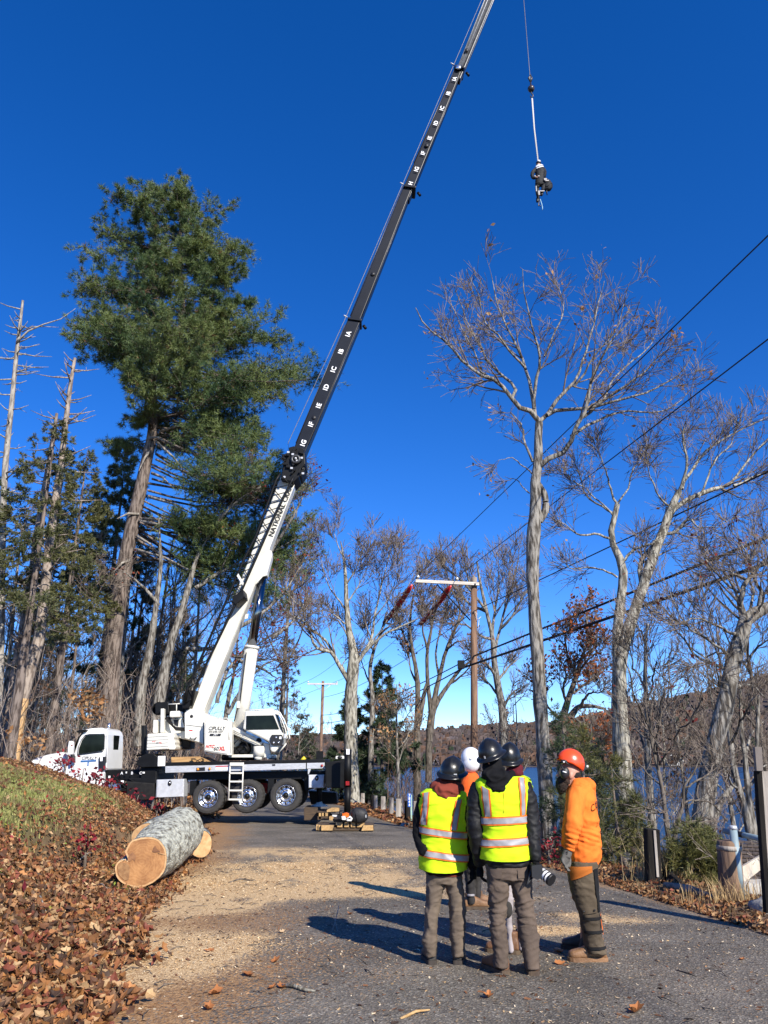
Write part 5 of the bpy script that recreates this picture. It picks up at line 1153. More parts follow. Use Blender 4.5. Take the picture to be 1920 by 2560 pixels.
# the long diagonal branch of the first snag
sn = [o for o in bpy.data.objects if o.name == 'dead_tree'][0]
mb = MB(); mb.tube([at(S1(x,y), 28.9) for x,y in ((75,290),(130,235),(200,205),(280,180),(350,130))], [.05,.04,.03,.02,.008], 6); mb.build('broken_branch', B_dead, sn); mb = MB(); mb.tube([at(S1(x,y), 29) for x,y in ((100,240),(150,215),(200,215),(270,218))], [.03,.025,.02,.008], 5); mb.build('broken_branch', B_dead, sn)
def wood_tree(seed, h, r, leafy=None, bk=B_oak, lean=0, dense=1):
    rng = np.random.default_rng(seed); rj = random.Random(seed)
    pts = [Vector((lean*h*t+.25*math.sin(t*5+seed)*t, .2*math.cos(t*4+seed)*t, h*t)) for t in np.linspace(0, 1, 7)]
    limbs = []
    for i in range(int(9*dense)):
        t = .3+.65*(i+rj.random())/(9*dense); p = Vector((lean*h*t, 0, h*t)); a = rj.uniform(0, 6.28); L = h*.28*(1.1-t*.6)
        limbs.append(([p, p+Vector((math.cos(a)*L*.4, math.sin(a)*L*.4, L*.35)), p+Vector((math.cos(a)*L*.75, math.sin(a)*L*.75, L*.85))], [r*.4, r*.25, .012]))
    return tree('bare_tree', 'leafless grey tree standing deep in the left woods', 'tree', [(pts, list(np.linspace(r, .03, 7)))], limbs, rng, (0,0,0), 'bare trees of the left woods', bark_=bk, lv=((5,.55),(4,.5),(2,.55)), leaves=leafy, leafsize=.08, leafn=.3, minr=.0085, tiplen=.5, tipn=2)
protos = [wood_tree(101, 15, .17), wood_tree(102, 12, .12, 'rust'), wood_tree(103, 17, .22, None, B_dark), wood_tree(104, 9, .07, 'brown', B_oak2), wood_tree(105, 14, .15, None, B_pine, .06)]
used_p = [False]*5
rj = random.Random(77)
spots = []
def place_wood(k, x, y, rz, sc, label=None):
    o = protos[k] if not used_p[k] else dup(protos[k]); used_p[k] = True
    o.location = (x, y, gz(x, y)-.1); o.rotation_euler = (0, 0, rz); o.scale = (sc,)*3
    if label: o['label'] = label
    return o
for i in range(84):
    px = rj.uniform(-60, 600); dd = rj.uniform(29, 60) if i < 40 else rj.uniform(44, 80)
    if 190 < px < 470 and dd < 38: dd += 14
    p = at((px, 1890), dd)
    if p.x > road_l(dd)-1.2: continue
    k = rj.choice([0,0,2,2,4,1,3]); place_wood(k, p.x, p.y, rj.uniform(0, 6.28), rj.uniform(.55, .9))
LBL = ['bare tree on the skyline just right of the lift cylinder foot', 'dark bare tree behind the operator cab roof', 'small bare tree showing through behind the operator cab glass', 'twiggy bare tree left of the distant utility pole', 'bare tree between the distant pole and the big pale trunk', 'small bare tree left of the near utility pole, by the blue marker', 'small bare tree just right of the near utility pole', 'bare tree behind the hidden onlooker in maroon hood', 'rusty leaved small tree above the orange helmet', 'small bare tree right of the forked oak trunk', 'bare tree left of the leaning trunk foot', 'bare tree behind the leaning trunk, to its right', 'bare dark tree behind the tall dark sign post', 'bare tree across the gap between the forked oak and leaning tree', 'bare tree seen between the leaning trunk and the pipe rail']
# skyline trees beyond the truck and along the shore, right of the road
for i, (px, dd, k, sc, lb) in enumerate([(600,70,0,.55,None),(650,85,2,.6,None),(700,60,3,.8,None),(745,66,1,.6,None),(830,75,0,.6,None),(1005,60,3,.8,None),(1250,40,3,.75,None),(1290,36,0,.5,None),(1480,30,1,.5,None),(1650,24,3,.7,None),(1700,26,0,.55,None),(1860,24,4,.7,None),(1905,22,2,.6,None),(1620,34,4,.6,None),(1810,30,0,.75,None)]):
    p = at((px, 1900), dd); o = place_wood(k, p.x, p.y, i*1.3, sc, LBL[i]); o['group'] = 'bare trees along the lake bank'
for i in range(5):
    if not used_p[i]: protos[i].location = at((200+60*i, 1890), 40+i*3)
# brushy undergrowth: thin stems
def brush(name, label, xs, ys, n, h, seed, cols_=((.12,.085,.07),(.22,.18,.15)), lean=.35, r=.008, kind='stuff', P_=5, kids=4):
    rng = np.random.default_rng(seed); x = rng.uniform(*xs, n) if np.ndim(xs[0]) == 0 else xs[0]; y = rng.uniform(*ys, n) if np.ndim(xs[0]) == 0 else ys
    z = terrain(x, y)-.05; H = h*rng.uniform(.5, 1.2, n); a = rng.uniform(0, 2*np.pi, n); l = lean*rng.random(n)
    d = np.stack([np.cos(a)*l, np.sin(a)*l, np.ones(n)], -1); p = np.empty((n, 6, 3)); p[:,0] = np.stack([x,y,z],-1)
    for k in range(1, 6):
        d = d+rng.normal(size=(n,3))*.13; d /= np.linalg.norm(d, axis=1, keepdims=True); p[:,k] = p[:,k-1]+d*(H/5)[:,None]
    rr_ = r*(H/h)[:,None]*np.linspace(1, .35, 6)[None]*rng.uniform(.6,1.5,(n,1))
    k1, r1 = grow(p, rr_, kids, rng, (25,60), .45, .25, 1, 4, .2, .1, .6, .2)
    k2, r2 = grow(k1, r1, 1, rng, (25,60), .5, .3, 1, 3, .2, .1, .6, .12)
    Vs = []; Fs = []; off = 0; cc = []
    for q, r_ in ((p, rr_), (k1, r1), (k2, r2)):
        V, Fq = tubes(q, np.maximum(r_, .35*r), 3); Vs.append(V); Fs.append(Fq+off); off += len(V)
        t = np.repeat(rng.random(len(q)), q.shape[1]*3)[:,None]; cc.append(np.array(cols_[0])*t+np.array(cols_[1])*(1-t))
    o = link(np_mesh(name, np.concatenate(Vs), np.concatenate(Fs), M_brush, True, cols=np.concatenate(cc)), name); tag(o, label, None, None, kind); return o
M_brush = attr_mat('brush_stems', .9, var=.2, scale=20)
rng = np.random.default_rng(88)
n = 900; bx = []; by = []
while len(bx) < n:
    px = rng.uniform(-80, 600); dd = rng.uniform(25.5 if px < 60 else 29, 70); p = at((px, 1890), dd)
    if p.x < road_l(dd)-1.0: bx.append(p.x); by.append(p.y)
brush('undergrowth', 'thin leafless saplings and brush filling the left woods', (np.array(bx),), np.array(by), n, 5.2, 1, ((.15,.10,.075),(.44,.37,.31)), r=.020)
bx = []; by = []
while len(bx) < 420:
    px = rng.uniform(560, 1460); dd = rng.uniform(26, 95); p = at((px, 1900), dd); s = p.x-road_r(dd)
    if 1.4 < s < 9 or (px < 860 and dd > 60): bx.append(p.x); by.append(p.y)
brush('undergrowth', 'brown twiggy brush between the guard posts and the lake', (np.array(bx),), np.array(by), 420, 2.7, 2, ((.12,.065,.045),(.24,.17,.12)), r=.014)
bx = []; by = []
while len(bx) < 230:
    px = rng.uniform(1380, 2000); dd = rng.uniform(10.5, 24); p = at((px, 1950), dd); s = p.x-road_r(dd)
    if 1.1 < s < 9: bx.append(p.x); by.append(p.y)
brush('undergrowth', 'tangle of bare shrubs on the lake bank behind the right posts', (np.array(bx),), np.array(by), 230, 1.3, 3, ((.13,.08,.06),(.36,.31,.26)), r=.005, lean=.9)
# far shore of road / treeline masses seen left of the big pale trunk
bx = rng.uniform(-60, 8, 500); by = rng.uniform(95, 175, 500); m_ = bx < road_r(by)+30
brush('undergrowth', 'distant brown thicket behind the crane deck', (bx,), by, 500, 6.5, 4, ((.07,.05,.04),(.14,.10,.08)), r=.06)
# tan-leaved beech sapling right above the cab
def leaf_clump(label, R, pts, d, pal, n, size, seed, base_px, name='beech_sapling', cat='sapling', spread=.12):
    rng = np.random.default_rng(seed); b = base_of(base_px, d); T = thing(name, label, cat, b)
    mb = MB(); st = [b, at(R(*pts[0]), d)]; mb.tube([st[0], st[1]], [.03,.012], 6); C0 = st[1]; allp = []
    for (x, y) in pts[1:]:
        q = at(R(x, y), d+rng.uniform(-.3,.3)); s = b.lerp(C0, rng.uniform(.6,1)); mb.tube([s, (s+q)/2+Vector((0,0,.05)), q], [.012,.008,.004], 5)
        for j in range(n): allp.append(list((s+(q-s)*rng.uniform(.5,1.1)))) 
    mb.build('stem', B_twig, T)
    allp = np.array(allp)+rng.normal(size=(len(allp),3))*spread
    V, Fq = leaf_quads(allp, rng, size, 1, .02); cc = np.repeat(PAL[pal][rng.integers(0,len(PAL[pal]),len(Fq))]*rng.uniform(.7,1.3,(len(Fq),1)), 4, 0)
    link(np_mesh('leaves', V-np.array(b), Fq, L_brown, False, cols=cc), 'leaves', T)
leaf_clump('sapling with a cluster of tan leaves just above the truck cab roof', U5, [(520,470),(430,430),(470,460),(520,400),(560,430),(600,490),(540,540),(540,600),(470,500),(500,440),(580,460),(610,500),(420,480)], 27.6, 'tan', 17, .10, 5, (275,1900))
leaf_clump('low sapling with tan leaves beside the stripped trunk base', U5, [(200,720),(150,660),(180,680),(240,730),(220,760),(170,740),(130,700),(260,700),(60,650)], 26.0, 'tan', 9, .09, 6, (85,1900))
PAL['redbush'] = np.array([[.22,.015,.025],[.32,.03,.04],[.13,.012,.02]])
for i, (pts, bp, dd, n_) in enumerate([([(400,680),(300,640),(350,700),(420,650),(450,690),(330,660),(270,690)], R3(380,740), 23.2, 14),([(560,760),(500,760),(590,780),(470,790)], R3(560,830), 22.6, 8),([(680,800),(640,830),(720,780),(700,850),(660,870)], R3(690,900), 22.0, 14),([(830,890),(770,870),(880,900),(800,940),(760,900)], R3(830,960), 21.6, 14),([(1060,1080),(1000,1040),(1090,1000),(960,1000),(1110,1130)], R3(1040,1100), 21.0, 12),([(1260,1150),(1200,1130),(1290,1170),(1180,1090)], R3(1240,1200), 20.6, 9),
                                       ([(230,1050),(190,1060),(270,1040),(230,1100)], R3(230,1120), 19, 8), ([(450,1090),(400,1080),(480,1070)], R3(440,1120), 18.0, 7)]):
    leaf_clump(['dark red leaved shrub in front of the truck hood','red leaved shrub below the cab door lettering','crimson leaved shrub at the rear edge of the cab door','red leaved shrub in front of the blue grey tank','sparse dark red shrub below the black frame at the bank edge','bright red leaved twig at the bank end above the log','small maroon seedling at the edge of the mown grass','small maroon seedling midway down the leafy bank'][i], R3, pts, dd, 'redbush', n_, .065, 30+i, bp, 'red_shrub', 'shrub', .10)
leaf_clump('dark red seedling in the leaves left of the big log', S6, [(645,730),(620,710),(670,720),(640,760),(660,700)], 12.6, 'redbush', 10, .05, 50, S6(645,800), 'red_seedling', 'seedling', .07)
leaf_clump('dark red seedling on the leaf bank nearest the left edge', S6, [(20,1130),(0,1180),(40,1110),(10,1090)], 8.6, 'redbush', 6, .06, 51, S6(20,1220), 'red_seedling', 'seedling', .06)
leaf_clump('crimson shrub beside the post behind the orange worker', R4, [(1100,900),(1050,860),(1140,850),(1120,930),(1060,940),(1160,900),(1090,830)], 14.5, 'redbush', 16, .04, 52, R4(1110,1010), 'red_shrub', 'shrub', .12)
# ================================================================ POLES, LINES, POSTS, LOGS, SMALL THINGS
W_pole = mat('creosoted_pole', (.26,.15,.09), (.12,.07,.045), 6, .85, stretch=(1,1,.15), bump=.5, bscale=30)
W_pole_top = mat('weathered_pole_top', (.34,.28,.22), (.18,.14,.11), 6, .9, stretch=(1,1,.15), bump=.5, bscale=30)
W_arm = mat('white_crossarm', (.66,.62,.55), (.48,.42,.36), 4, .7, stretch=(.4,3,3), bump=.2)
W_post = mat('weathered_grey_post', (.42,.38,.33), (.20,.17,.145), 7, .92, stretch=(1,1,.12), bump=.9, bscale=26)
W_dark = mat('dark_tarred_post', (.022,.019,.017), (.01,.009,.008), 7, .9, spec=.15, stretch=(1,1,.15), bump=.8, bscale=26)
M['redguard'] = mat('red_line_guard', (.62,.02,.025), (.5,.015,.02), 10, .45)
PD = 41.0
pb = base_of((1180, 1950), PD); ptop = at(S5(1280,165), PD)
pole = thing('utility_pole', 'brown wooden utility pole with a one sided white crossarm', 'utility pole', pb)
pm = at(S5(1280,330), PD)
MB().tube([pb, pb.lerp(pm, .5), pm], [.21,.185,.165], 16).build('pole', W_pole, pole)
mb = MB().tube([pm, ptop], [.165,.155], 16); mb.tube([ptop, ptop+Vector((-.06,0,.14))], [.10,.03], 6); mb.build('pole_top', W_pole_top, pole)
a0 = at(S5(270,225), PD-.25); a1 = at(S5(1368,278), PD-.25)
ux = (a1-a0).normalized(); Rm = Matrix((ux, Vector((0,1,0)), ux.cross(Vector((0,1,0))))).transposed()
MB().box((a0+a1)/2, ((a1-a0).length, .14, .17), Rm).build('crossarm', W_arm, pole)
MB().tube([at(S5(640,285), PD-.2), at(S5(1215,905), PD-.15)], .035, 6).build('brace', M['black'], pole)
MB().box(at(S5(1300,278), PD-.34), (.07,.04,.07)).build('bolt', M['black'], pole)
def insulator(p, par, m=None):
    MB().lathe([(0,0),(.03,0),(.03,.06),(.11,.07),(.10,.11),(.05,.13),(.07,.15),(.06,.19),(.03,.23),(0,.24)], p, 'z', 14).build('insulator', M['whiteplastic'], par)
    MB().lathe([(.0,.055),(.115,.055),(.12,.07),(.0,.07)], p, 'z', 14).build('insulator_skirt', M['black'], par)
i1 = at(S5(310,190), PD-.25); i2 = at(S5(985,225), PD-.25); insulator(i1, pole); insulator(i2, pole)
MB().box(at(S3(1153,882), PD-.6), (.35,.3,.42)).build('splice_box', M['black'], pole)
mb = MB()
mb.tube([at(S5(1270,745), PD-.2), at(S5(1330,790), PD-.3), at(S5(1310,860), PD-.2), at(S5(1350,890), PD-.25), at(S5(1400,840), PD-.2)], .02, 5)
mb.tube([at(S5(1365,900), PD-.2), at(S5(1345,1120), PD-.2)], .02, 5).build('ground_wire', M['alu'], pole)
# far pole
FPD = 95.0; fb = base_of((800,1905), FPD)
fp = thing('utility_pole', 'distant utility pole with a white double sided crossarm above the crane deck', 'utility pole', fb)
ft = at(R6(1237,1218), FPD); MB().tube([fb, ft], [.24,.17], 12).build('pole', W_pole, fp)
fa0 = at(R6(1082,1244), FPD-.3); fa1 = at(R6(1385,1248), FPD-.3)
MB().box((fa0+fa1)/2, ((fa1-fa0).length,.14,.18)).build('crossarm', W_arm, fp)
for q in (fa0.lerp(fa1,.02), fa0.lerp(fa1,.97)): insulator(q+Vector((0,0,.1)), fp)
MB().tube([fa0.lerp(fa1,.2), ft-Vector((0,0,1.3)), fa0.lerp(fa1,.8)], .04, 5).build('brace', M['alu'], fp)
# lines. Each runs from behind the camera over the road to the poles
def line(label, pts, r, cat='power line', sag=.0, group='overhead lines between the poles', m=None):
    V_ = []
    for a, b in zip(pts[:-1], pts[1:]):
        for k in range(14):
            t = k/14; q = Vector(a).lerp(Vector(b), t); q.z -= sag*4*t*(1-t)*(Vector(b)-Vector(a)).length/40; V_.append(q)
    V_.append(Vector(pts[-1])); return tag(MB().tube(V_, r, 6).build('power_line', m or M['cable'], None), label, cat, group)
def extend(a, b, y):
    t = (y-a.y)/(b.y-a.y); return a+(b-a)*t
n1a = i1+Vector((0,-.08,.2)); n2a = i2+Vector((0,-.08,.2))
e1 = extend(n1a, at((1886,622), 12.6), -14); e2 = extend(n2a, at((1920,848), 15.2), -14)
line('highest overhead wire running from the crossarm tip to the upper right', [n1a, e1], .016)
line('second highest overhead wire, from the inner crossarm insulator up to the right', [n2a, e2], .018)
l3 = at(S5(1280,745), PD-.2); line('sagging middle wire attached below the crossarm', [l3, extend(l3, at((1920,1179), 18.5), -14)], .022, sag=.0)
l4 = at((1185,1640), PD-.2); line('upper of the two thick low communication cables', [l4, extend(l4, at((1920,1336), 20), -14)], .042, 'cable', .05)
l5 = at((1161,1668), PD-.3); line('lowest thickest communication cable with a splice box', [l5, extend(l5, at((1920,1401), 20), -14)], .052, 'cable', .05)
f1 = fa0+Vector((0,0,.35)); f2 = fa1+Vector((-.1,0,.35))
line('wire from the crossarm tip back to the distant pole', [n1a, f1], .016, sag=.6); line('wire from the inner insulator back to the distant pole', [n2a, f2], .016, sag=.6)
line('middle wire sagging from the near pole to the distant pole', [l3, at(R6(1238,1380), FPD)], .02, sag=.6)
line('upper communication cable between the near pole and the distant pole', [l4, at(R6(1225,1560), FPD)], .03, 'cable', .5); line('lowest communication cable between the near pole and the distant pole', [l5, at(R6(1222,1640), FPD)], .034, 'cable', .5)
line('two thin wires leaving the distant pole to the left', [f1, f1+Vector((-30,45,-2))], .018, sag=1.0); line('lower thin wire leaving the distant pole to the left', [f2, f2+Vector((-34,45,-3.5))], .018, sag=1.0)
# red guards on the wires: slipped over the lines just beyond the crossarm
def guard(label, na, nf, p0, p1):
    d = (nf-na)
    T_ = []
    for px in (p0, p1):
        best = min((abs((at(px, na.y+d.y*t).z-((na+d*t).z-.6*4*t*(1-t)*d.length/40))), t) for t in [i/200 for i in range(1, 60)]); T_.append(best[1])
    q0 = at(p0, na.y+1.0); q1 = at(p1, na.y+5.5)
    mb = MB(); pts = [q0.lerp(q1, k/9)+Vector((0,0,-.10*math.sin(k/9*math.pi))) for k in range(10)]
    mb.tube(pts, [.06,.13]+[.15]*6+[.14,.13], 10)
    for k in (3,6): mb.tube([pts[k]-(pts[k+1]-pts[k])*.08, pts[k]+(pts[k+1]-pts[k])*.08], .16, 10)
    tag(mb.build('line_guard', M['redguard'], None), label, 'line guard', 'red line guards')
guard('left of two red tubular guards hanging on the wires beside the utility pole', n1a, f1, S3(852,398), S3(685,626))
guard('right red tubular guard, the one crossing the crossarm brace', n2a, f2, S3(1090,402), S3(906,634))

# guard posts along the right edge
def wpost(label, pxb, pxt, w, m, group=None, d=None, rnd=True, name='guard_post', lean=0, cap=None, sides=10):
    b = ground_hit(pxb) if d is None else base_of(pxb, d); dd = b.y
    t = at(pxt, dd); T = thing(name, label, 'post', b-Vector((0,0,.15)), group); mb = MB()
    bb = b-Vector((0,0,.15))
    if rnd: mb.tube([bb, bb.lerp(t,.35), bb.lerp(t,.7), t-Vector((0,0,.03)), t], [w/2,w/2*1.01,w/2*.97,w/2*.96,w/2*.8], sides)
    else:
        ax = (t-bb); mb.box((bb+t)/2, (w, w, ax.length), Matrix.Rotation(math.atan2(ax.x, ax.z), 3, 'Y'), bev=.012)
    mb.build('post', m, T); return T, b, t
row = [(844,2004,1974),(854,2006,1975),(907,2015,1983),(939,2025,1989),(958,2032,1991),(978,2038,1994),(996,2045,1997),(1018,2053,2002),(1041,2062,2003)]
words = ['first','second','third','fourth','fifth','sixth','seventh','eighth','ninth']
for i, (x, yb, yt) in enumerate(row):
    dd = float(np.interp(i, [0,1,2,3,4,5,6,7,8], [50,48,42,36.5,34,31.5,29.5,27.8,26.2])); b = at((x, yb), dd)
    bx_ = max(b.x, float(road_r(dd))+.45); 
    T, b_, t_ = wpost('weathered grey guard post, %s in the row from the crane jack toward the onlookers' % words[i], (x, yb), (x, yt), .19 if i != 7 else .2, W_dark if i in (7,) else W_post, 'wooden guard posts along the curve', dd, rnd=(i % 2 == 1), name='guard_post')
wpost('dark round post tight between two pale guard posts', (931,2026), (931,1987), .2, W_dark, 'wooden guard posts along the curve', 37.2)
# blue marker post with white numerals
bp_ = base_of((1029,2054), 27.4); T = thing('marker_post', 'pale green marker post carrying a blue plate with white characters', 'marker post', bp_)
MB().box(bp_.lerp(at((1027.5,1987), 27.4), .5), (.05,.04,(at((1027.5,1987),27.4)-bp_).length)).build('post', mat('green_marker_post', (.38,.55,.45), None, 6, .6), T)
c = at((1023.5,2000.5), 27.3); pl_ = MB().box(c, (.11,.02,.42)).build('plate', mat('blue_sign', (.02,.12,.50), (.015,.10,.42), 8, .4), T)
for i, ch_ in enumerate('7844'): text_mesh(ch_, .125, M['inkwhite'], c+Vector((0,-.013,.148-.10*i)), (1,0,0), (0,0,1), 'lettering', pl_, bold=.02)
# big posts right
q, w_, n_ = wpost('dark square guard post with a pale edge beside dry grass', R5(695,1290), R5(690,956), .19, W_dark, None, 12.2, rnd=False)
MB().box(at(R5(721,1115), 12.09), (.035,.02,.62), Matrix.Rotation(.03,3,'Y')).build('pale_edge', W_post, q)  # thin paler strip up the right edge of the dark post
q, b1, t1_ = wpost('round brown wooden post with a metal strap next to the pale blue pipe', R5(1200,1400), R5(1185,1030), .30, mat('brown_round_post', (.24,.15,.09), (.09,.055,.04), 6, .9, stretch=(1,1,.12), bump=.9, bscale=24), None, 10.7, sides=16)
MB().tube([at(R5(1190,1083),10.7)+Vector((0,0,-.02)), at(R5(1190,1075),10.7)+Vector((0,0,.02))], .153, 16).build('strap', W_post, q)
pp_m = mat('pale_blue_pipe', (.24,.32,.35), (.17,.23,.26), 5, .6)
b2 = base_of(R5(1262,1370), 10.6); T = thing('pipe_post', 'pale blue steel pipe post leaning beside the round wooden post', 'pipe post', b2)
MB().tube([b2, at(R5(1215,950), 10.6)], .048, 14).build('pipe', pp_m, T); MB().tube([at(R5(1216,960),10.6), at(R5(1214,935),10.6)], [.055,.045], 14).build('cap', M['alu'], T)
ry0 = at(R5(1160,970), 11.2); ry1 = at(R5(1480,1040), 10.0)
pr = tag(MB().tube([ry0, ry1], .035, 12).build('handrail', pp_m, None), 'white and pale blue pipe rail sloping down right behind the pipe post', 'rail')
MB().tube([ry0.lerp(ry1,.22), ry0.lerp(ry1,.42)], .0365, 12).build('dark_band', M['inkblack'], pr)
# shed roof below the road, right edge
d = 13.0
sh = thing('shed', 'low shed with brown shingle roof and cream trim below the road edge', 'shed', base_of((1900,2210), d))
roofm = mat('brown_shingles', (.10,.075,.06), (.06,.045,.038), 6, .95, bump=.4, bscale=30)
c0, c1 = at(R5(1255,1030), 14.5), at(R5(1700,1060), 14.5); c2, c3 = at(R5(1620,1400), 11.6), at(R5(1240,1380), 11.6)
nrow = 13
for r_ in range(nrow):
    t0, t1_ = r_/nrow, (r_+1.12)/nrow
    A = c0.lerp(c3, t0)+Vector((0,0,-.0)); B = c1.lerp(c2, t0); C_ = c1.lerp(c2, t1_)+Vector((0,0,.035)); D_ = c0.lerp(c3, t1_)+Vector((0,0,.035))
    nsh = 12
    for s_ in range(nsh):
        off = (r_%2)*.5/nsh; u0, u1 = s_/nsh+off+.004, (s_+1)/nsh+off-.004
        MB().prism3([A.lerp(B,u0), A.lerp(B,u1), D_.lerp(C_,u1), D_.lerp(C_,u0)], (0,0,-.02)).build('shingle', roofm, sh)
MB().prism3([c0+Vector((0,0,-.05)), c1+Vector((0,0,-.05)), c2+Vector((0,0,-.03)), c3+Vector((0,0,-.03))], (0,0,-.1)).build('roof_deck', M['timberdark'], sh)
tr_ = mat('cream_trim', (.62,.55,.44), (.45,.38,.30), 4, .7)
p0, p1 = at(R5(1265,1320), 11.4), at(R5(1440,1185), 12.2); MB().prism3([p0, p1, p1+Vector((0,0,.16)), p0+Vector((0,0,.2))], (0,.06,0)).build('trim_board', tr_, sh)
p0, p1 = at(R5(1265,1378), 11.3), at(R5(1600,1395), 11.3); MB().prism3([p0, p1, p1+Vector((0,0,.14)), p0+Vector((0,0,.14))], (0,.5,0)).build('concrete_curb', mat('pale_concrete', (.5,.48,.43), (.38,.36,.32), 6, .9), sh)
MB().prism3([c3+Vector((0,.1,-.15)), c2+Vector((0,.1,-.15)), c2+Vector((0,.1,-1.6)), c3+Vector((0,.1,-1.6))], (0,2.5,0)).build('wall', M['timberdark'], sh)
# dark sign post at the right edge
d = 8.6; sb = base_of(R5(1470,1480), d); T = thing('sign_post', 'tall dark wooden post with grey brown plate at the right edge', 'sign post', sb)
MB().prism3([at(R5(*p), d) for p in ((1368,585),(1402,585),(1440,1180),(1462,1500),(1432,1500))], (0,.08,0)).build('post', W_dark, T)
MB().prism3([at(R5(*p), d+.02) for p in ((1402,587),(1470,587),(1540,1500),(1462,1500),(1440,1180))], (0,.08,0)).build('plank', W_post, T)  # lighter right side of the same square post, built as its own grey piece
MB().prism3([at(R5(*p), d-.05) for p in ((1356,430),(1400,430),(1410,583),(1368,583))], (0,.05,0)).build('plate', mat('grey_brown_plate', (.17,.14,.12), (.12,.10,.085), 6, .6), T)
# rotten edge timber and stones
q = ground_hit(R5(740,1265)); q2 = ground_hit(R5(1110,1412)); q3 = ground_hit(R5(800,1340))
tag(MB().tube([q3+Vector((0,.1,.02)), (q3+q2)/2+Vector((0,.1,.04)), q2+Vector((0,.1,.0))], [.05,.06,.04], 7).build('edge_timber', mat('rotten_grey_timber', (.36,.31,.25), (.18,.15,.12), 6, .95, stretch=(1,1,1), bump=.6), None), 'rotten grey timber lying along the road edge between the posts', 'timber')
tag(MB().tube([q+Vector((.05,0,.18)), (q+q3)/2+Vector((.1,.05,.08)), q3+Vector((.25,.1,.0))], [.07,.08,.05], 7).build('stump_root', W_dark, None), 'broken dark root leaning from the foot of the square post', 'root')
def stone(label, p, s, m, seed=0):
    mb = MB(); rj = random.Random(seed); V, Fs = [], []
    n = 9
    for i in range(n+1):
        for j in range(12):
            th = math.pi*i/n; ph = 2*math.pi*j/12; v = Vector((math.sin(th)*math.cos(ph), math.sin(th)*math.sin(ph), math.cos(th)))
            k = 1+.35*mnoise.noise(v*1.6+Vector((seed*3.1,0,0))); V.append(p+Vector((v.x*s[0]*k, v.y*s[1]*k, v.z*s[2]*k)))
    Fs = [[i*12+j, (i+1)*12+j, (i+1)*12+(j+1)%12, i*12+(j+1)%12] for i in range(n) for j in range(12)]
    mb.add(V, Fs, 0, True); return tag(mb.build('stone', m, None), label, 'stone')
m_st = mat('grey_fieldstone', (.36,.34,.30), (.20,.18,.16), 5, .9, bump=.5)
stone('grey stone half buried in leaves at the right edge below the sign post', ground_hit((1912,2285))+Vector((.1,.1,.03)), (.22,.18,.14), m_st, 1)
stone('small pale stone at the edge of the road before the marker post', ground_hit((1012,2066)), (.16,.14,.10), m_st, 2)
stone('white stone lying in the leaf litter below the big log', ground_hit(S6(755,1165))+Vector((0,0,.03)), (.12,.05,.035), mat('white_birch_piece', (.62,.58,.52), (.3,.27,.24), 20, .8), 3)

# ---------------------------------------------------------------- the felled log
bark_log = mat('lichen_log_bark', (.56,.56,.45), (.15,.135,.095), 15, .95, bump=1.0, bscale=34, c3=(.38,.38,.31), bdist=.06, stretch=(1,.5,1), detail=8, ramp=(.36,.6))
def wood_mat():
    m = mat('fresh_cut_oak', (.48,.24,.09), (.24,.10,.035), 5, .75, bump=.2)
    N = m.node_tree.nodes; L = m.node_tree.links; b = N['Principled BSDF']
    tc = N.new('ShaderNodeTexCoord'); wv = N.new('ShaderNodeTexWave'); wv.wave_type = 'RINGS'; wv.rings_direction = 'Y'; wv.inputs['Scale'].default_value = 7.5; wv.inputs['Distortion'].default_value = 14; wv.inputs['Detail'].default_value = 4; wv.inputs['Detail Scale'].default_value = 1.0
    L.new(tc.outputs['Object'], wv.inputs['Vector']); cr = N.new('ShaderNodeValToRGB'); e = cr.color_ramp.elements
    e[0].color = (.30,.13,.045,1); e[1].color = (.52,.27,.11,1); L.new(wv.outputs['Color'], cr.inputs[0])
    old = b.inputs['Base Color'].links[0].from_socket; mx = N.new('ShaderNodeMix'); mx.data_type = 'RGBA'; mx.inputs['Factor'].default_value = .25
    L.new(old, mx.inputs['A']); L.new(cr.outputs[0], mx.inputs['B']); L.new(mx.outputs['Result'], b.inputs['Base Color']); return m
M['cut'] = wood_mat(); M['heart'] = mat('dark_heartwood', (.25,.115,.05), (.14,.06,.03), 12, .8); M['sapw'] = mat('pale_sapwood', (.66,.42,.21), (.50,.28,.12), 12, .8)
outline = [(940,790),(965,752),(1010,730),(1060,720),(1120,718),(1175,735),(1215,780),(1235,840),(1238,905),(1222,960),(1190,1010),(1140,1055),(1080,1085),(1010,1095),(940,1080),(885,1045),(855,1000),(848,945),(868,905),(905,882),(930,890),(945,903),(955,890),(940,860),(925,830)]
LD0, LD1 = 11.35, 14.6
fr = [at(S6(*p), LD0) for p in outline]
cA = at(S6(1050,910), LD0); lg = thing('log', 'big lichen covered log with a lobed orange brown cut face beside the road', 'log', cA)
cB = at(R2(310,1290), LD1); rB = .40
mb = MB(); n = 60
def loop(ps, n):
    L_ = [0]; 
    for i in range(len(ps)): L_.append(L_[-1]+(ps[(i+1)%len(ps)]-ps[i]).length)
    out = []
    for k in range(n):
        s = L_[-1]*k/n; i = max(j for j in range(len(ps)) if L_[j] <= s+1e-9); f = (s-L_[i])/(L_[i+1]-L_[i]); out.append(ps[i].lerp(ps[(i+1)%len(ps)], f))
    return out
fl = loop(fr, n)
for i in range(1): fl = [fl[k]*.5+(fl[k-1]+fl[(k+1)%n])*.25 for k in range(n)]
V = []; NS = 44
a0_ = [math.atan2(p.z-cA.z, p.x-cA.x) for p in fl]
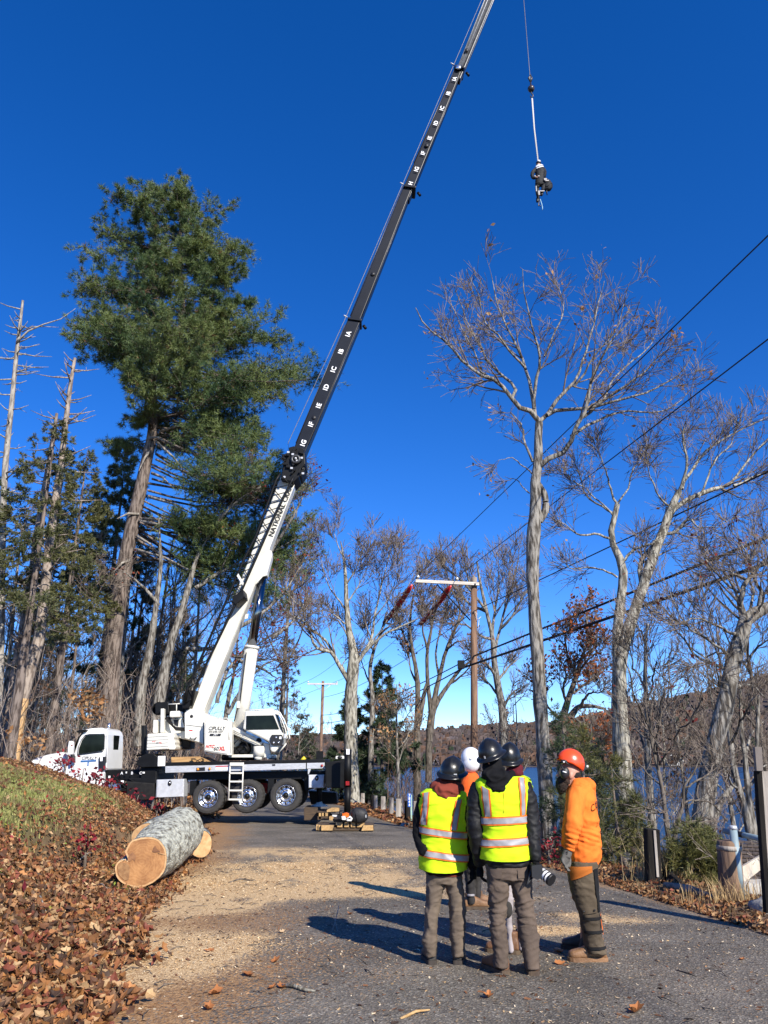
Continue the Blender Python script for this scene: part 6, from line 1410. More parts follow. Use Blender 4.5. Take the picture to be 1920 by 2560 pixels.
for s in range(NS+1):
    t = s/NS; ts = min(1, t*2.0); ts = ts*ts*(3-2*ts)
    for k in range(n):
        p = fl[k]; q = cB+Vector((rB*math.cos(a0_[k]), 0, rB*math.sin(a0_[k]))); base_ = cA.lerp(cB, t)
        off = (p-cA)*(1-ts)+(q-cB)*ts; pt = base_+off
        nn = mnoise.noise(Vector((pt.x*9, pt.y*5, pt.z*9)))*.020+mnoise.noise(Vector((pt.x*26, pt.y*16, pt.z*26)))*.010
        dirv = Vector((off.x, 0, off.z)).normalized(); V.append(pt+dirv*(nn if s not in (0,) else nn*.4))
Fs = [[s*n+k, (s+1)*n+k, (s+1)*n+(k+1)%n, s*n+(k+1)%n] for s in range(NS) for k in range(n)]
mb.add(V, Fs, 0, True); mb.build('bark', bark_log, lg)
def face_mesh(name, pts, y_off, m, par, inner=None):
    mb = MB(); mb.add([p+Vector((0,y_off,0)) for p in pts], [list(range(len(pts)))]); return mb.build(name, m, par)
fc = face_mesh('cut_face', [V[k]+(Vector((cA.x,V[k].y,cA.z))-V[k])*.01 for k in range(n)], -.004, M['cut'], lg)
def ring_band(pts, w, y_off, m, par, name):
    c = sum(pts, Vector())/len(pts); mb = MB(); nn = len(pts)
    inn = []
    for k in range(nn):
        t_ = (pts[(k+1)%nn]-pts[k-1]).normalized(); nrm = Vector((-t_.z,0,t_.x)); 
        if (pts[k]+nrm*.01-c).length > (pts[k]-nrm*.01-c).length: nrm = -nrm
        inn.append(pts[k]+nrm*w)
    mb.add([p+Vector((0,y_off,0)) for p in pts]+[p+Vector((0,y_off,0)) for p in inn], [[k,(k+1)%nn,nn+(k+1)%nn,nn+k] for k in range(nn)]); return mb.build(name, m, par)
ring_band([V[k] for k in range(n)], .022, -.008, M['sapw'], fc, 'sapwood_ring')
hp_ = loop([at(S6(*p), LD0-.004) for p in ((1135,800),(1150,780),(1165,808),(1190,828),(1150,832),(1128,830))], 20); face_mesh('heart_crack', hp_, -.006, M['heart'], fc)
hp_ = loop([at(S6(*p), LD0-.004) for p in ((870,925),(900,905),(945,915),(965,940),(960,990),(955,1040),(925,1040),(880,1000))], 24); face_mesh('heart_stain', [hp_[k]*.6+hp_[k-1]*.2+hp_[(k+1)%24]*.2 for k in range(24)], -.006, mat('stained_wood', (.38,.21,.09), (.24,.12,.05), 14, .8), fc)
mb = MB(); mb.tube([at(S6(1170,838),LD0-.01), at(S6(1230,850),LD0-.01)], .005, 4); mb.build('crack', M['sapw'], fc)
hp_ = loop([at(S6(*p), LD0-.004) for p in ((955,850),(985,830),(1010,860),(1000,900),(985,880),(965,900),(945,895))], 20); face_mesh('heart_stain', hp_, -.007, mat('dark_grain', (.33,.16,.07), (.2,.09,.04), 14, .8), fc)
mb = MB(); mb.lathe([(0,0),(rB*.98,0),(rB,-.02)], cB+Vector((0,.01,0)), 'y', 40); mb.build('far_face', M['sapw'], lg)
def round_log(label, c, r, ln, dirv, squash=(1,1), rot=0):
    T = thing('log_round', label, 'log round', c); dv = Vector(dirv).normalized(); u = dv.orthogonal().normalized(); w = dv.cross(u)
    mb = MB(); Vv = []
    K = 32
    for t in (0,1):
        for k in range(K):
            a = 2*math.pi*k/K; rr_ = r*(1+.05*math.sin(3*a+r*9)); Vv.append(c+dv*ln*t+u*math.cos(a)*rr_*squash[0]+w*math.sin(a)*rr_*squash[1])
    mb.add(Vv, [[k,(k+1)%K,K+(k+1)%K,K+k] for k in range(K)]+[list(range(K,2*K))], 0, True); mb.build('bark', bark_log, T)
    mb = MB(); mb.add([c-dv*.003+(v-c)*.97 for v in Vv[:K]], [list(range(K))[::-1]]); mb.build('cut_face', M['sapw'], T)
round_log('small pale log round peeking out behind the upper left of the big log', at(S6(1058,705), 12.6), .20, .5, (.1,1,.15), (1,.75))
round_log('pale log slice leaning behind the far end of the big log', at(R2(448,1385), 14.9), .22, .3, (-.25,1,.1), (1,1.1))

# ---------------------------------------------------------------- cribbing timbers, saw, bag
def timber(label, poly_end, R, d, ln, dirx, group, end_m=None):
    """end grain quad facing the camera, timber running away"""
    P_ = [at(R(*p), d) for p in poly_end]; b = sum(P_, Vector())/len(P_); T = thing('cribbing_timber', label, 'timber', Vector((b.x, b.y, min(p.z for p in P_))), group)
    MB().prism3(P_, dirx).build('beam', M['timberdark'], T)
    o = MB().add([p+(b-p)*.06+Vector((0,-.006,0)) for p in P_], [[0,1,2,3]]).build('end_grain', end_m or M['timberend'], T)
gr_ = 'timber blocks under the near outrigger jack'
for i, (x0, x1) in enumerate([(306,346),(358,394),(407,442),(452,510)]):
    timber(['leftmost block end of the upper timber layer under the chainsaw','second block end from the left in the upper timber layer','third block end from the left in the upper timber layer','rightmost longest block end of the upper layer below the black bag'][i], [(x0,284),(x1,284),(x1,322),(x0,322)], U4, 22.9, 0, (0,1.1,0), gr_)
for i, (x0, x1) in enumerate([(346,358),(394,407),(442,452)]):
    timber('dark filler in the %s gap between the upper block ends' % ['left','middle','right'][i], [(x0,286),(x1,286),(x1,322),(x0,322)], U4, 22.98, 0, (0,1.0,0), gr_, M['timberdark'])  # dark set-back fillers close the gaps between the pale block ends
timber('lower left sleeper timber, pale sawn end facing the road', [(186,305),(285,305),(274,347),(186,347)], U4, 22.75, 0, (0,.9,0), gr_)
timber('narrow timber end at the far left of the lower layer', [(150,300),(168,300),(168,344),(150,344)], U4, 22.9, 0, (0,.9,0), gr_)
timber('second narrow timber end at the left of the lower layer', [(167,303),(183,303),(183,346),(167,346)], U4, 22.85, 0, (0,.9,0), gr_)
timber('lower right sleeper timber sticking out past the bag', [(500,305),(576,305),(578,346),(484,349)], U4, 22.75, 0, (0,.9,0), gr_)
timber('long dark bearer under the upper blocks', [(274,322),(500,322),(490,347),(276,347)], U4, 22.95, 0, (0,.8,0), gr_, M['timberdark'])
timber('dark plank across the top of the near timber stack', [(272,262),(512,268),(512,286),(280,284)], U4, 22.95, 0, (0,1.2,0), gr_, M['timberdark'])
gr2 = 'timber blocks under the middle jack'
for i, (poly, lb) in enumerate([([(155,205),(300,205),(300,214),(155,214)],'flat dark mat under the white jack foot'),([(170,214),(186,214),(186,262),(170,262)],'leftmost block end of the middle timber stack'),([(192,214),(208,214),(208,240),(192,240)],'second block end of the middle timber stack'),([(218,214),(240,214),(240,240),(218,240)],'third block end of the middle timber stack'),([(160,240),(252,240),(252,268),(160,268)],'lower dark timber of the middle stack')]):
    timber(lb, poly, U4, 25.4, 0, (0,1.3,0), gr2, M['timberend'] if i in (1,2,3) else M['timberdark'])
timber('dark wide block stack under the middle jack left side', [(60,175),(160,175),(160,270),(60,270)], U4, 25.8, 0, (0,1.3,0), gr2, M['timberdark'])
for poly, lb in (([(228,195),(262,178),(320,180),(320,203),(230,209)],'pale orange split timber lying on the middle stack'),([(246,243),(262,238),(280,258),(272,272),(247,268)],'pale sawn wedge left of the chainsaw')):
    P_ = [at(U4(*p), 24.6) for p in poly]; tag(MB().prism3(P_, (0,.35,0)).build('timber_wedge', M['timberend'], None), lb, 'timber')
# white jack pad is on the crane. chainsaw:
sd_ = 22.7; T = thing('chainsaw', 'orange and white chainsaw sitting on the timber stack left of the black bag', 'chainsaw', at(U4(370,268), sd_))
MB().prism([(345,218),(375,214),(392,222),(394,243),(380,248),(345,240)], sd_, sd_+.2, 0, U4).build('body', M['orangeplastic'], T)
MB().prism([(338,240),(366,238),(372,262),(366,268),(342,266)], sd_-.02, sd_+.2, 0, U4).build('cover', M['whiteplastic'], T)
MB().tube([at(U4(x,y), sd_+.05) for x,y in ((378,262),(388,248),(404,246),(414,258),(410,270),(385,270),(375,266))], .030, 8).build('rear_handle', M['whiteplastic'], T)
MB().prism([(270,230),(305,232),(312,246),(272,240)], sd_+.05, sd_+.1, 0, U4).build('guide_bar', M['whiteplastic'], T)
MB().tube([at(U4(x,y), sd_) for x,y in ((345,235),(330,228),(322,205),(335,200),(360,214))], .02, 7).build('front_handle', M['inkblack'], T)
MB().prism([(305,235),(340,240),(338,262),(308,258)], sd_, sd_+.18, 0, U4).build('clutch_cover', M['inkblack'], T)
# bag
T = thing('bag', 'black duffel bag on the timber stack beside the chainsaw', 'bag', at(U4(468,282), 22.7))
c = at(U4(470,234), 22.9); mb = MB(); Vv = []; nu, nv = 22, 14
for i in range(nv+1):
    for j in range(nu):
        th = math.pi*i/nv; ph = 2*math.pi*j/nu; v = Vector((math.sin(th)*math.cos(ph), math.sin(th)*math.sin(ph), math.cos(th)))
        v = Vector([math.copysign(abs(k_)**.72, k_) for k_ in v]); k = 1+.10*mnoise.noise(v*2.5)
        Vv.append(c+Vector((v.x*.235*k, v.y*.2*k, v.z*.20*k*(1 if v.x < .3 else .93))))
mb.add(Vv, [[i*nu+j,(i+1)*nu+j,(i+1)*nu+(j+1)%nu,i*nu+(j+1)%nu] for i in range(nv) for j in range(nu)], 0, True); mb.build('bag_body', mat('black_nylon', (.02,.02,.022), (.012,.012,.013), 9, .6, bump=.4), T)
MB().tube([c+Vector((-.15,-.13,.14)), c+Vector((-.08,-.21,.02)), c+Vector((-.05,-.19,-.14))], .014, 6).build('strap', M['blackmatte'], T)
MB().box(c+Vector((.19,-.14,-.01)), (.03,.04,.07)).build('buckle', M['alu'], T)
# ================================================================ LEAF LITTER, GRASS, CHIPS, TWIGS
rng = np.random.default_rng(500)
def oak_leaf(n=9, curl=.25, seed=0):
    r = np.random.default_rng(seed); t = np.linspace(0, 1, n); V = []
    w = .30*np.sin(np.pi*t**.8)*(1+.45*np.cos(t*2*np.pi*3.5)); w[0] = .02; w[-1] = .03
    z = curl*(t-.5)**2*r.uniform(.3,1.6)
    L_ = np.stack([t-.5, w, z+np.abs(w)*r.uniform(.1,.8)], -1); R_ = np.stack([t-.5, -w*.95, z+np.abs(w)*r.uniform(-.2,.8)], -1); Cc = np.stack([t-.5, 0*t, z], -1)
    V = np.concatenate([L_, Cc, R_]); F = []
    for i in range(n-1): F += [[i, n+i, n+i+1, i+1], [n+i, 2*n+i, 2*n+i+1, n+i+1]]
    return V, np.array(F)
LEAVES = [oak_leaf(6, .5, s) for s in range(8)]; LOW = [oak_leaf(3, .4, s) for s in range(10, 14)]
LP = np.array([[.27,.12,.045],[.34,.175,.075],[.17,.075,.032],[.40,.235,.11],[.11,.05,.025],[.24,.095,.04],[.46,.30,.15],[.15,.08,.04],[.20,.055,.03],[.07,.037,.022],[.32,.14,.05],[.38,.17,.055]])
def scatter(name, label, X, Y, size, shapes, pal, tilt=.55, lift=.02, kind='stuff', z=None, mt=None, sp=.3):
    Vs, Fs, Cs = [], [], []; off = 0; n = len(X); which = rng.integers(0, len(shapes), n); Z = (terrain(X, Y) if z is None else z)
    e = .15; nx_ = -(terrain(X+e, Y)-Z)/e; ny_ = -(terrain(X, Y+e)-Z)/e
    if z is not None: nx_ = nx_*0; ny_ = ny_*0
    nx_ = np.clip(nx_, -1.2, 1.2); ny_ = np.clip(ny_, -1.2, 1.2)
    for s, (V, F) in enumerate(shapes):
        i = np.where(which == s)[0]; m = len(i)
        if not m: continue
        nrm = np.stack([nx_[i], ny_[i], np.ones(m)], -1)+rng.normal(size=(m,3))*tilt; nrm[:,2] = np.abs(nrm[:,2]); nrm /= np.linalg.norm(nrm, axis=1, keepdims=True)
        a = rng.normal(size=(m,3)); u = np.cross(nrm, a); u /= np.linalg.norm(u, axis=1, keepdims=True); v = np.cross(nrm, u)
        sz = (size[i] if np.ndim(size) else size)*rng.uniform(1-sp, 1+sp, m)
        P_ = (V[None,:,0:1]*u[:,None,:]+V[None,:,1:2]*v[:,None,:]+V[None,:,2:3]*nrm[:,None,:])*sz[:,None,None]+np.stack([X[i],Y[i],Z[i]+lift*(.3+rng.random(m))],-1)[:,None,:]
        Vs.append(P_.reshape(-1,3)); Fs.append((F[None]+np.arange(m)[:,None,None]*len(V)).reshape(-1, F.shape[1])+off); off += m*len(V)
        c = pal[rng.integers(0, len(pal), m)]*rng.uniform(.7, 1.3, (m,1)); Cs.append(np.repeat(c, len(V), 0))
    o = link(np_mesh(name, np.concatenate(Vs), np.concatenate(Fs), mt or L_leaf, False, cols=np.concatenate(Cs)), name)
    if label: tag(o, label, None, None, kind)
    return o
L_leaf = attr_mat('fallen_leaf', .65, .10, .25, 60, spec=.35)
def bank_pts(n, y0, y1, smax, smin=-.25, pw=1.0):
    y = rng.uniform(y0, y1, n); s = smin+(smax-smin)*rng.random(n)**pw; return road_l(y)-s+(fbm(y*1.6, y*0+2, 91, 3)-.5)*.7+np.abs(rng.normal(size=n))*.10*(rng.random(n) < .12), y
def grassmask(x, y):
    s = road_l(y)-x; n2 = fbm(x*.5, y*.5, 23, 3); return sst(1.5, 2.2, s+(n2-.5)*1.2)*sst(9.2, 10.8, y)*(1-sst(17.5, 19, y))
x, y = bank_pts(24000, 4.2, 10.5, 4.2, -.25, 1.15); k = rng.random(len(x)) > grassmask(x,y)*.9; scatter('leaf_litter', 'thick brown oak leaf litter on the near bank', x[k], y[k], .076, LEAVES, LP*.92, 1.0, .08, sp=.6)
x, y = bank_pts(56000, 10, 23.5, 8.0, -.3); k = (rng.random(len(x)) > grassmask(x,y)*.93); scatter('leaf_litter', 'brown leaf litter covering the rest of the bank', x[k], y[k], .066, LOW, LP*.9, 1.0, .07, sp=.6)
x, y = bank_pts(6000, 29, 60, 9, -.2); scatter('leaf_litter', 'brown leaf litter on the floor of the left woods', x, y, .26, LOW, LP*.8, .5, .08)
def right_pts(n, y0, y1, smax, pw=1.6): y = rng.uniform(y0, y1, n); return road_r(y)-.2+(smax+.2)*rng.random(n)**pw, y
x, y = right_pts(8000, 5, 16, 4); scatter('leaf_litter', 'leaf litter along the right road edge under the posts', x, y, .07, LOW+LEAVES[:1], LP*.85, .8, .04)
x, y = right_pts(8000, 16, 52, 5); scatter('leaf_litter', 'leaf litter along the far right road edge', x, y, .15, LOW, LP*.95, .5, .05)
# dead grass, twigs and weeds in the litter
def blades(name, label, X, Y, h, col1, col2, lean=.6, w=.006, z=None, k=1):
    n = len(X); Z = terrain(X, Y) if z is None else z; a = rng.uniform(0, 2*np.pi, n); H = h*rng.uniform(.4, 1.3, n); l = lean*rng.random(n)*H
    b = np.stack([X,Y,Z-.01],-1); t = b+np.stack([np.cos(a)*l, np.sin(a)*l, H],-1); m_ = (b+t)/2+np.stack([-np.cos(a)*l*.2, -np.sin(a)*l*.2, H*.12],-1); s = np.stack([-np.sin(a), np.cos(a), 0*a],-1)*w*rng.uniform(.6,1.4,(n,1))
    V = np.stack([b-s, b+s, m_+s*.8, m_-s*.8, t],1).reshape(-1,3); o5 = np.arange(n)[:,None]*5
    tt = rng.random(n)[:,None]; c = np.repeat(np.array(col1)*tt+np.array(col2)*(1-tt), 5, 0)
    return tag(link(np_mesh(name, V, [np.concatenate([o5+0,o5+1,o5+2,o5+3],1), np.concatenate([o5+3,o5+2,o5+4],1)], L_grass, False, cols=c), name), label, None, None, 'stuff')
L_grass = attr_mat('grass_blades', .7, .15, .15, 20)
x, y = bank_pts(80000, 9, 19.5, 8, 1.2); k = rng.random(len(x)) < grassmask(x,y); blades('grass', 'short pale green grass on top of the bank', x[k], y[k], .07, (.20,.24,.06), (.34,.30,.12), .8, .009)
x, y = bank_pts(42000, 4.5, 20, 5, .1); cl = fbm(x*2, y*2, 71, 3); k = cl > .47; blades('dry_grass', 'dry grass and weeds poking through the leaf litter', x[k], y[k], .13, (.32,.23,.12), (.15,.12,.05), 1.8, .003)
x, y = right_pts(4200, 8, 15, 2.6, .9); cl = fbm(x*2.5, y*2.5, 77, 3); k = cl > .5; blades('dry_grass', 'dry grass along the right road edge', x[k], y[k], .12, (.36,.27,.14), (.2,.16,.08), 1.6, .003)
q = ground_hit(R5(800,1290)); n = 420; x = q.x+rng.normal(size=n)*.22; y = q.y+.15+rng.normal(size=n)*.15
o = blades('grass_tuft', None, x, y, .50, (.62,.48,.26), (.45,.33,.16), .9, .004); o['kind'] = 'thing'; tag(o, 'clump of tall straw coloured grass right of the dark square post', 'grass clump')
q = ground_hit(R5(1230,1440)); n = 260; x = q.x+rng.normal(size=n)*.3; y = q.y+rng.normal(size=n)*.12
o = blades('grass_tuft', None, x, y, .28, (.55,.40,.2), (.35,.22,.1), .9, .004); o['kind'] = 'thing'; tag(o, 'dry brown grass at the foot of the round wooden post', 'grass clump')
# green seedling leaves scattered on the bank
LGp = np.array([[.12,.20,.03],[.20,.24,.03],[.35,.33,.04]]); x, y = bank_pts(60, 5.5, 16, 4.5, .4); x = np.repeat(x, 5)+rng.normal(size=300)*.09; y = np.repeat(y, 5)+rng.normal(size=300)*.09
scatter('weeds', 'small yellow green weeds in the leaf litter', x, y, .04, LOW, LGp, .6, .12)
x, y = bank_pts(60, 5.5, 18, 4.5, .4); x = np.repeat(x, 4)+rng.normal(size=240)*.10; y = np.repeat(y, 4)+rng.normal(size=240)*.10
scatter('red_seedlings', 'tiny dark red seedlings in the leaf litter', x, y, .06, LOW, np.array([[.26,.02,.03],[.16,.015,.02]]), .6, .14)
# wood chips and bark crumbs on the road: flat slivers
def sliver(seed):
    r = np.random.default_rng(seed); V = np.array([[-.5,-.08,0],[.3,-.16,.03],[.5,.05,0],[-.3,.16,.05]])*np.array([1,r.uniform(.6,2),1]); return V, np.array([[0,1,2,3]])
SL = [sliver(s) for s in range(5)]
CH = np.array([[.62,.48,.30],[.50,.34,.17],[.70,.58,.40],[.34,.20,.10],[.16,.10,.06]])
y = rng.uniform(4.6, 9, 7000)+rng.random(7000)**2*12; x = road_l(y)+(road_r(y)-road_l(y))*rng.random(len(y)); z = road_z(y)+.012
scatter('wood_chips', 'pale wood chips and slivers strewn over the asphalt', x, y, .022, SL, CH[:4], .25, .006, z=z, sp=.6)
sx, sy = [], []
for (px, py, rx, ry_, w) in [(560,2215,1.5,1.1,1),(760,2170,1.7,1.1,1.2),(900,2135,1.3,1.0,1),(600,2360,.65,.45,.7),(1330,2330,.7,.28,.5),(450,2400,.6,.6,.6)]:
    q = ground_hit((px,py)); m_ = int(5200*w*rx*ry_/1.9); sx.append(q.x+rng.normal(size=m_)*rx*.55); sy.append(q.y+rng.normal(size=m_)*ry_*.55)
sx = np.concatenate(sx); sy = np.concatenate(sy); scatter('sawdust', 'drift of pale sawdust and shavings across the road', sx, sy, .020, SL, np.array([[.66,.47,.25],[.55,.36,.17],[.74,.58,.36]]), .3, .008, z=road_z(sy)+.014, sp=.6)
y = rng.uniform(4.8, 15, 2600); x = road_l(y)+(road_r(y)-road_l(y))*rng.random(len(y))**1.6; scatter('bark_crumbs', 'dark bark crumbs and pine needles on the road', x, y, .04, SL, np.array([[.12,.06,.03],[.20,.09,.04],[.07,.045,.03]]), .25, .006, z=road_z(y)+.012, sp=.6)
# loose oak leaves lying on the road: things
for i, (px, py, s, lb) in enumerate([((537),(2490),.13,'curled orange brown oak leaf lying alone on the near asphalt'),(688,2410,.10,'flat brown oak leaf left of the onlookers shadow'),(620,2445,.11,'reddish leaf between two twigs on the near road'),(523,2383,.08,'brown leaf at the edge of the small sawdust patch'),(704,2337,.07,'pale tan leaf at the tip of the twig pile'),(1590,2538,.13,'brown oak leaf on the asphalt at the bottom right'),(1855,2405,.06,'small brown leaf at the far right of the road'),(1222,2500,.10,'orange brown leaf near the boots of the camera holder'),
                                      (680,2477,.09,'dark red leaf on the bent grey twig'),(705,2476,.08,'dark red leaf at the end of the bent grey twig'),(520,2530,.09,'dark leaf pair near the bottom edge of the road'),(1395,2385,.10,'brown leaf left of the orange worker boot'),(1400,2415,.08,'orange leaf just in front of the tan boot'),(875,2290,.06,'small leaf beside the onlookers shadow')]):
    q = ground_hit((px,py)); V, F_ = oak_leaf(9, .9, i); a = rng.uniform(0,6.28); c_, s_ = math.cos(a), math.sin(a)
    V = V*s*1.25; V = np.stack([V[:,0]*c_-V[:,1]*s_, V[:,0]*s_+V[:,1]*c_, np.abs(V[:,2])+.008], -1)
    c = np.repeat((np.array([[.36,.14,.045]]) if i != 4 else np.array([[.5,.35,.2]]))*rng.uniform(.6,1.2), len(V), 0)
    o = link(np_mesh('fallen_leaf', V, F_, L_leaf, False, cols=c), 'fallen_leaf', None, (q.x, q.y, float(road_z(q.y))+.01)); tag(o, lb, 'leaf', 'loose leaves on the road')
# twigs on the road
def twig(label, pts, r, m=None, R=None):
    P_ = []
    for (px, py, h) in pts: q = ground_hit(R(px,py) if R else (px,py)); P_.append(Vector((q.x, q.y, float(road_z(q.y))+.012+h)))
    tag(MB().tube(P_, [r]*(len(P_)-1)+[r*.5], 6).build('twig', m or B_twig, None), label, 'twig')
twig('bent grey stick with leaves near the bottom centre of the road', [(700,2472,.01),(735,2477,.02),(765,2487,.02),(788,2486,.01)], .013, B_oak2)
twig('thin pale twig standing up beside the onlookers shadow', [(830,2332,0),(838,2322,.06),(845,2306,.12),(846,2298,.17)], .004, B_dead)
twig('pale forked twig beside the upright twig in the shadow edge', [(845,2338,0),(838,2322,.05),(832,2314,.10)], .003, B_dead)
twig('straight thin twig pointing at the onlookers shadow', [(775,2367,0),(800,2357,.01),(825,2345,.01)], .006, B_oak)
twig('dark crooked twig in the sawdust', [(570,2210,0),(600,2203,.02),(640,2206,.01)], .012, B_dark)
twig('curved dark twig left of the camera holder boots', [(912,2428,0),(920,2436,.02),(932,2440,0)], .006, B_dark)
twig('long thin twig at the right of the near road', [(1690,2430,0),(1722,2440,.01),(1752,2450,0)], .006, B_dark)
twig('pale splintered stick at the bottom right of the road', [(1000,2553,0),(1040,2542,.02),(1075,2538,.02)], .010, M['timberend'])
twig('thin dark twig at the centre of the near road', [(1040,2478,0),(1060,2480,.01),(1075,2482,0)], .005, B_dark)
rj = random.Random(5)
Vt = MB()
for i in range(260):
    yy = rj.uniform(5, 18); xx = float(road_l(yy))+(float(road_r(yy))-float(road_l(yy)))*rj.random()**1.4; a = rj.uniform(0,6.28); L_ = rj.uniform(.05,.28); z_ = float(road_z(yy))+.014
    p = Vector((xx,yy,z_)); e = p+Vector((math.cos(a)*L_, math.sin(a)*L_, .01)); m_ = (p+e)/2+Vector((rj.uniform(-.02,.02), rj.uniform(-.02,.02), .012)); Vt.tube([p,m_,e], [.004,.004,.002], 4, cap=False)
tag(Vt.build('twig_debris', B_dark, None), 'scattered dark twig debris on the road', None, None, 'stuff')
# small rust stained spots on the asphalt stay in the road; branches on the bank
for i, (a, b, lb) in enumerate([((590,930),(700,880),'pale dead stick lying in the leaves above the white stone'),((660,1760),(730,1690),'pale stick lying in the leaves on the near bank'),((250,1200),(330,1350),'thin dead stalk leaning on the near bank'),((700,1130),(800,1170),'short grey stick beside the white stone')]):
    p = ground_hit(S6(*a)); q = ground_hit(S6(*b)); tag(MB().tube([p+Vector((0,0,.09)), (p+q)/2+Vector((0,0,.13)), q+Vector((0,0,.09))], [.010,.009,.004], 6).build('stick', B_dead, None), lb, 'stick')
# ================================================================ PEOPLE
def cloth(name, c1, c2=None, rough=.85, bump=.35, bs=90, sc=5, spec=.25):
    m = mat(name, c1, c2, sc, rough, bump=bump, bscale=bs, spec=spec, bdist=.004); return m
K_vest = cloth('hi_vis_yellow_mesh', (.58,.86,.012), (.50,.76,.01), .8, .3, 160)
K_silver = cloth('silver_reflective_tape', (.33,.32,.32), (.25,.24,.25), .5, .15, 60, spec=.6)
K_otape = cloth('orange_tape_border', (.90,.19,.02), None, .7)
K_blackj = cloth('black_shell_jacket', (.010,.010,.011), (.006,.006,.007), .6, .5, 40, spec=.25)
K_blackm = cloth('black_fabric', (.009,.009,.010), (.005,.005,.006), .85, spec=.15)
K_rust = cloth('rust_red_hoodie', (.22,.045,.028), (.16,.032,.02), .9)
K_maroon = cloth('maroon_hoodie', (.13,.012,.02), (.09,.01,.015), .9)
K_taupe = cloth('taupe_work_trousers', (.165,.128,.095), (.115,.088,.066), .9, .35, 120)
K_taupe2 = cloth('brown_grey_work_trousers', (.135,.100,.076), (.09,.067,.052), .9, .35, 120)
K_orange = cloth('orange_hoodie_fleece', (.88,.205,.028), (.80,.175,.024), .9, .3, 130)
K_orange2 = cloth('bright_orange_sweatshirt', (.80,.13,.02), (.70,.11,.02), .9)
K_chap = cloth('olive_brown_chaps', (.115,.088,.058), (.075,.056,.036), .85, .4, 60)
K_chapo = cloth('rust_orange_chap_patch', (.50,.15,.025), (.42,.12,.02), .85)
K_grey = cloth('lavender_grey_trousers', (.40,.36,.38), (.31,.28,.29), .9)
K_black_tr = cloth('charcoal_trousers', (.045,.042,.04), (.028,.026,.025), .85)
K_skin = mat('skin', (.50,.27,.19), (.43,.22,.15), 14, .5, bump=.1, spec=.4)
K_beard = mat('dark_beard', (.045,.025,.016), (.02,.012,.008), 40, .9, bump=.8)
K_glove = cloth('grey_work_glove', (.17,.16,.145), (.10,.095,.085), .8)
K_boot = mat('tan_leather_boot', (.30,.16,.075), (.19,.10,.045), 14, .6, bump=.3)
K_bootd = mat('black_leather_boot', (.03,.028,.027), (.05,.045,.04), 12, .5, bump=.2)
K_bootb = mat('brown_leather_boot', (.20,.10,.05), (.13,.065,.035), 12, .6, bump=.2)
K_sole = mat('boot_sole', (.11,.075,.045), (.06,.04,.028), 16, .85); K_soleD = mat('dark_boot_sole', (.05,.04,.033), None, 16, .85)
K_hat = mat('black_hard_hat_shell', (.008,.009,.010), (.014,.014,.014), 30, .3, spec=.4, bump=.05)
K_hatw = mat('white_helmet_shell', (.78,.78,.80), (.70,.70,.72), 5, .35); K_hato = mat('orange_helmet_shell', (.88,.085,.018), (.80,.07,.015), 4, .28, spec=.6)
K_hair = mat('dark_hair', (.02,.013,.01), (.01,.007,.006), 50, .8, bump=.8)

def interp_rows(rows, step):
    rows = np.array([list(r)+[0]*(5-len(r)) for r in rows], float)
    y0, y1 = rows[0,0], rows[-1,0]; n = max(int(abs(y1-y0)/step), 3); ys = np.linspace(y0, y1, n+1)
    out = np.stack([ys]+[np.interp(ys, rows[:,0], rows[:,k]) for k in range(1,5)], -1)
    for _ in range(3):
        o = out.copy(); o[1:-1,1:] = out[1:-1,1:]*.5+(out[:-2,1:]+out[2:,1:])*.25; out = o
    return out
def fold(p, amp, seed=0, fz=9., fx=5., sharp=True):
    q = Vector((p.x*fx+seed, p.y*fx, p.z*fz+seed*1.7)); w = mnoise.noise(Vector((p.x*3+seed, p.y*3, p.z*3)))*1.2
    n = mnoise.noise(Vector((q.x+w*2, q.y, q.z+w*3)))
    r = (1-min(1, abs(n)*2.4))**1.5-.35 if sharp else n
    return amp*(r+.6*mnoise.noise(Vector((p.x*14+seed, p.y*14, p.z*18))))
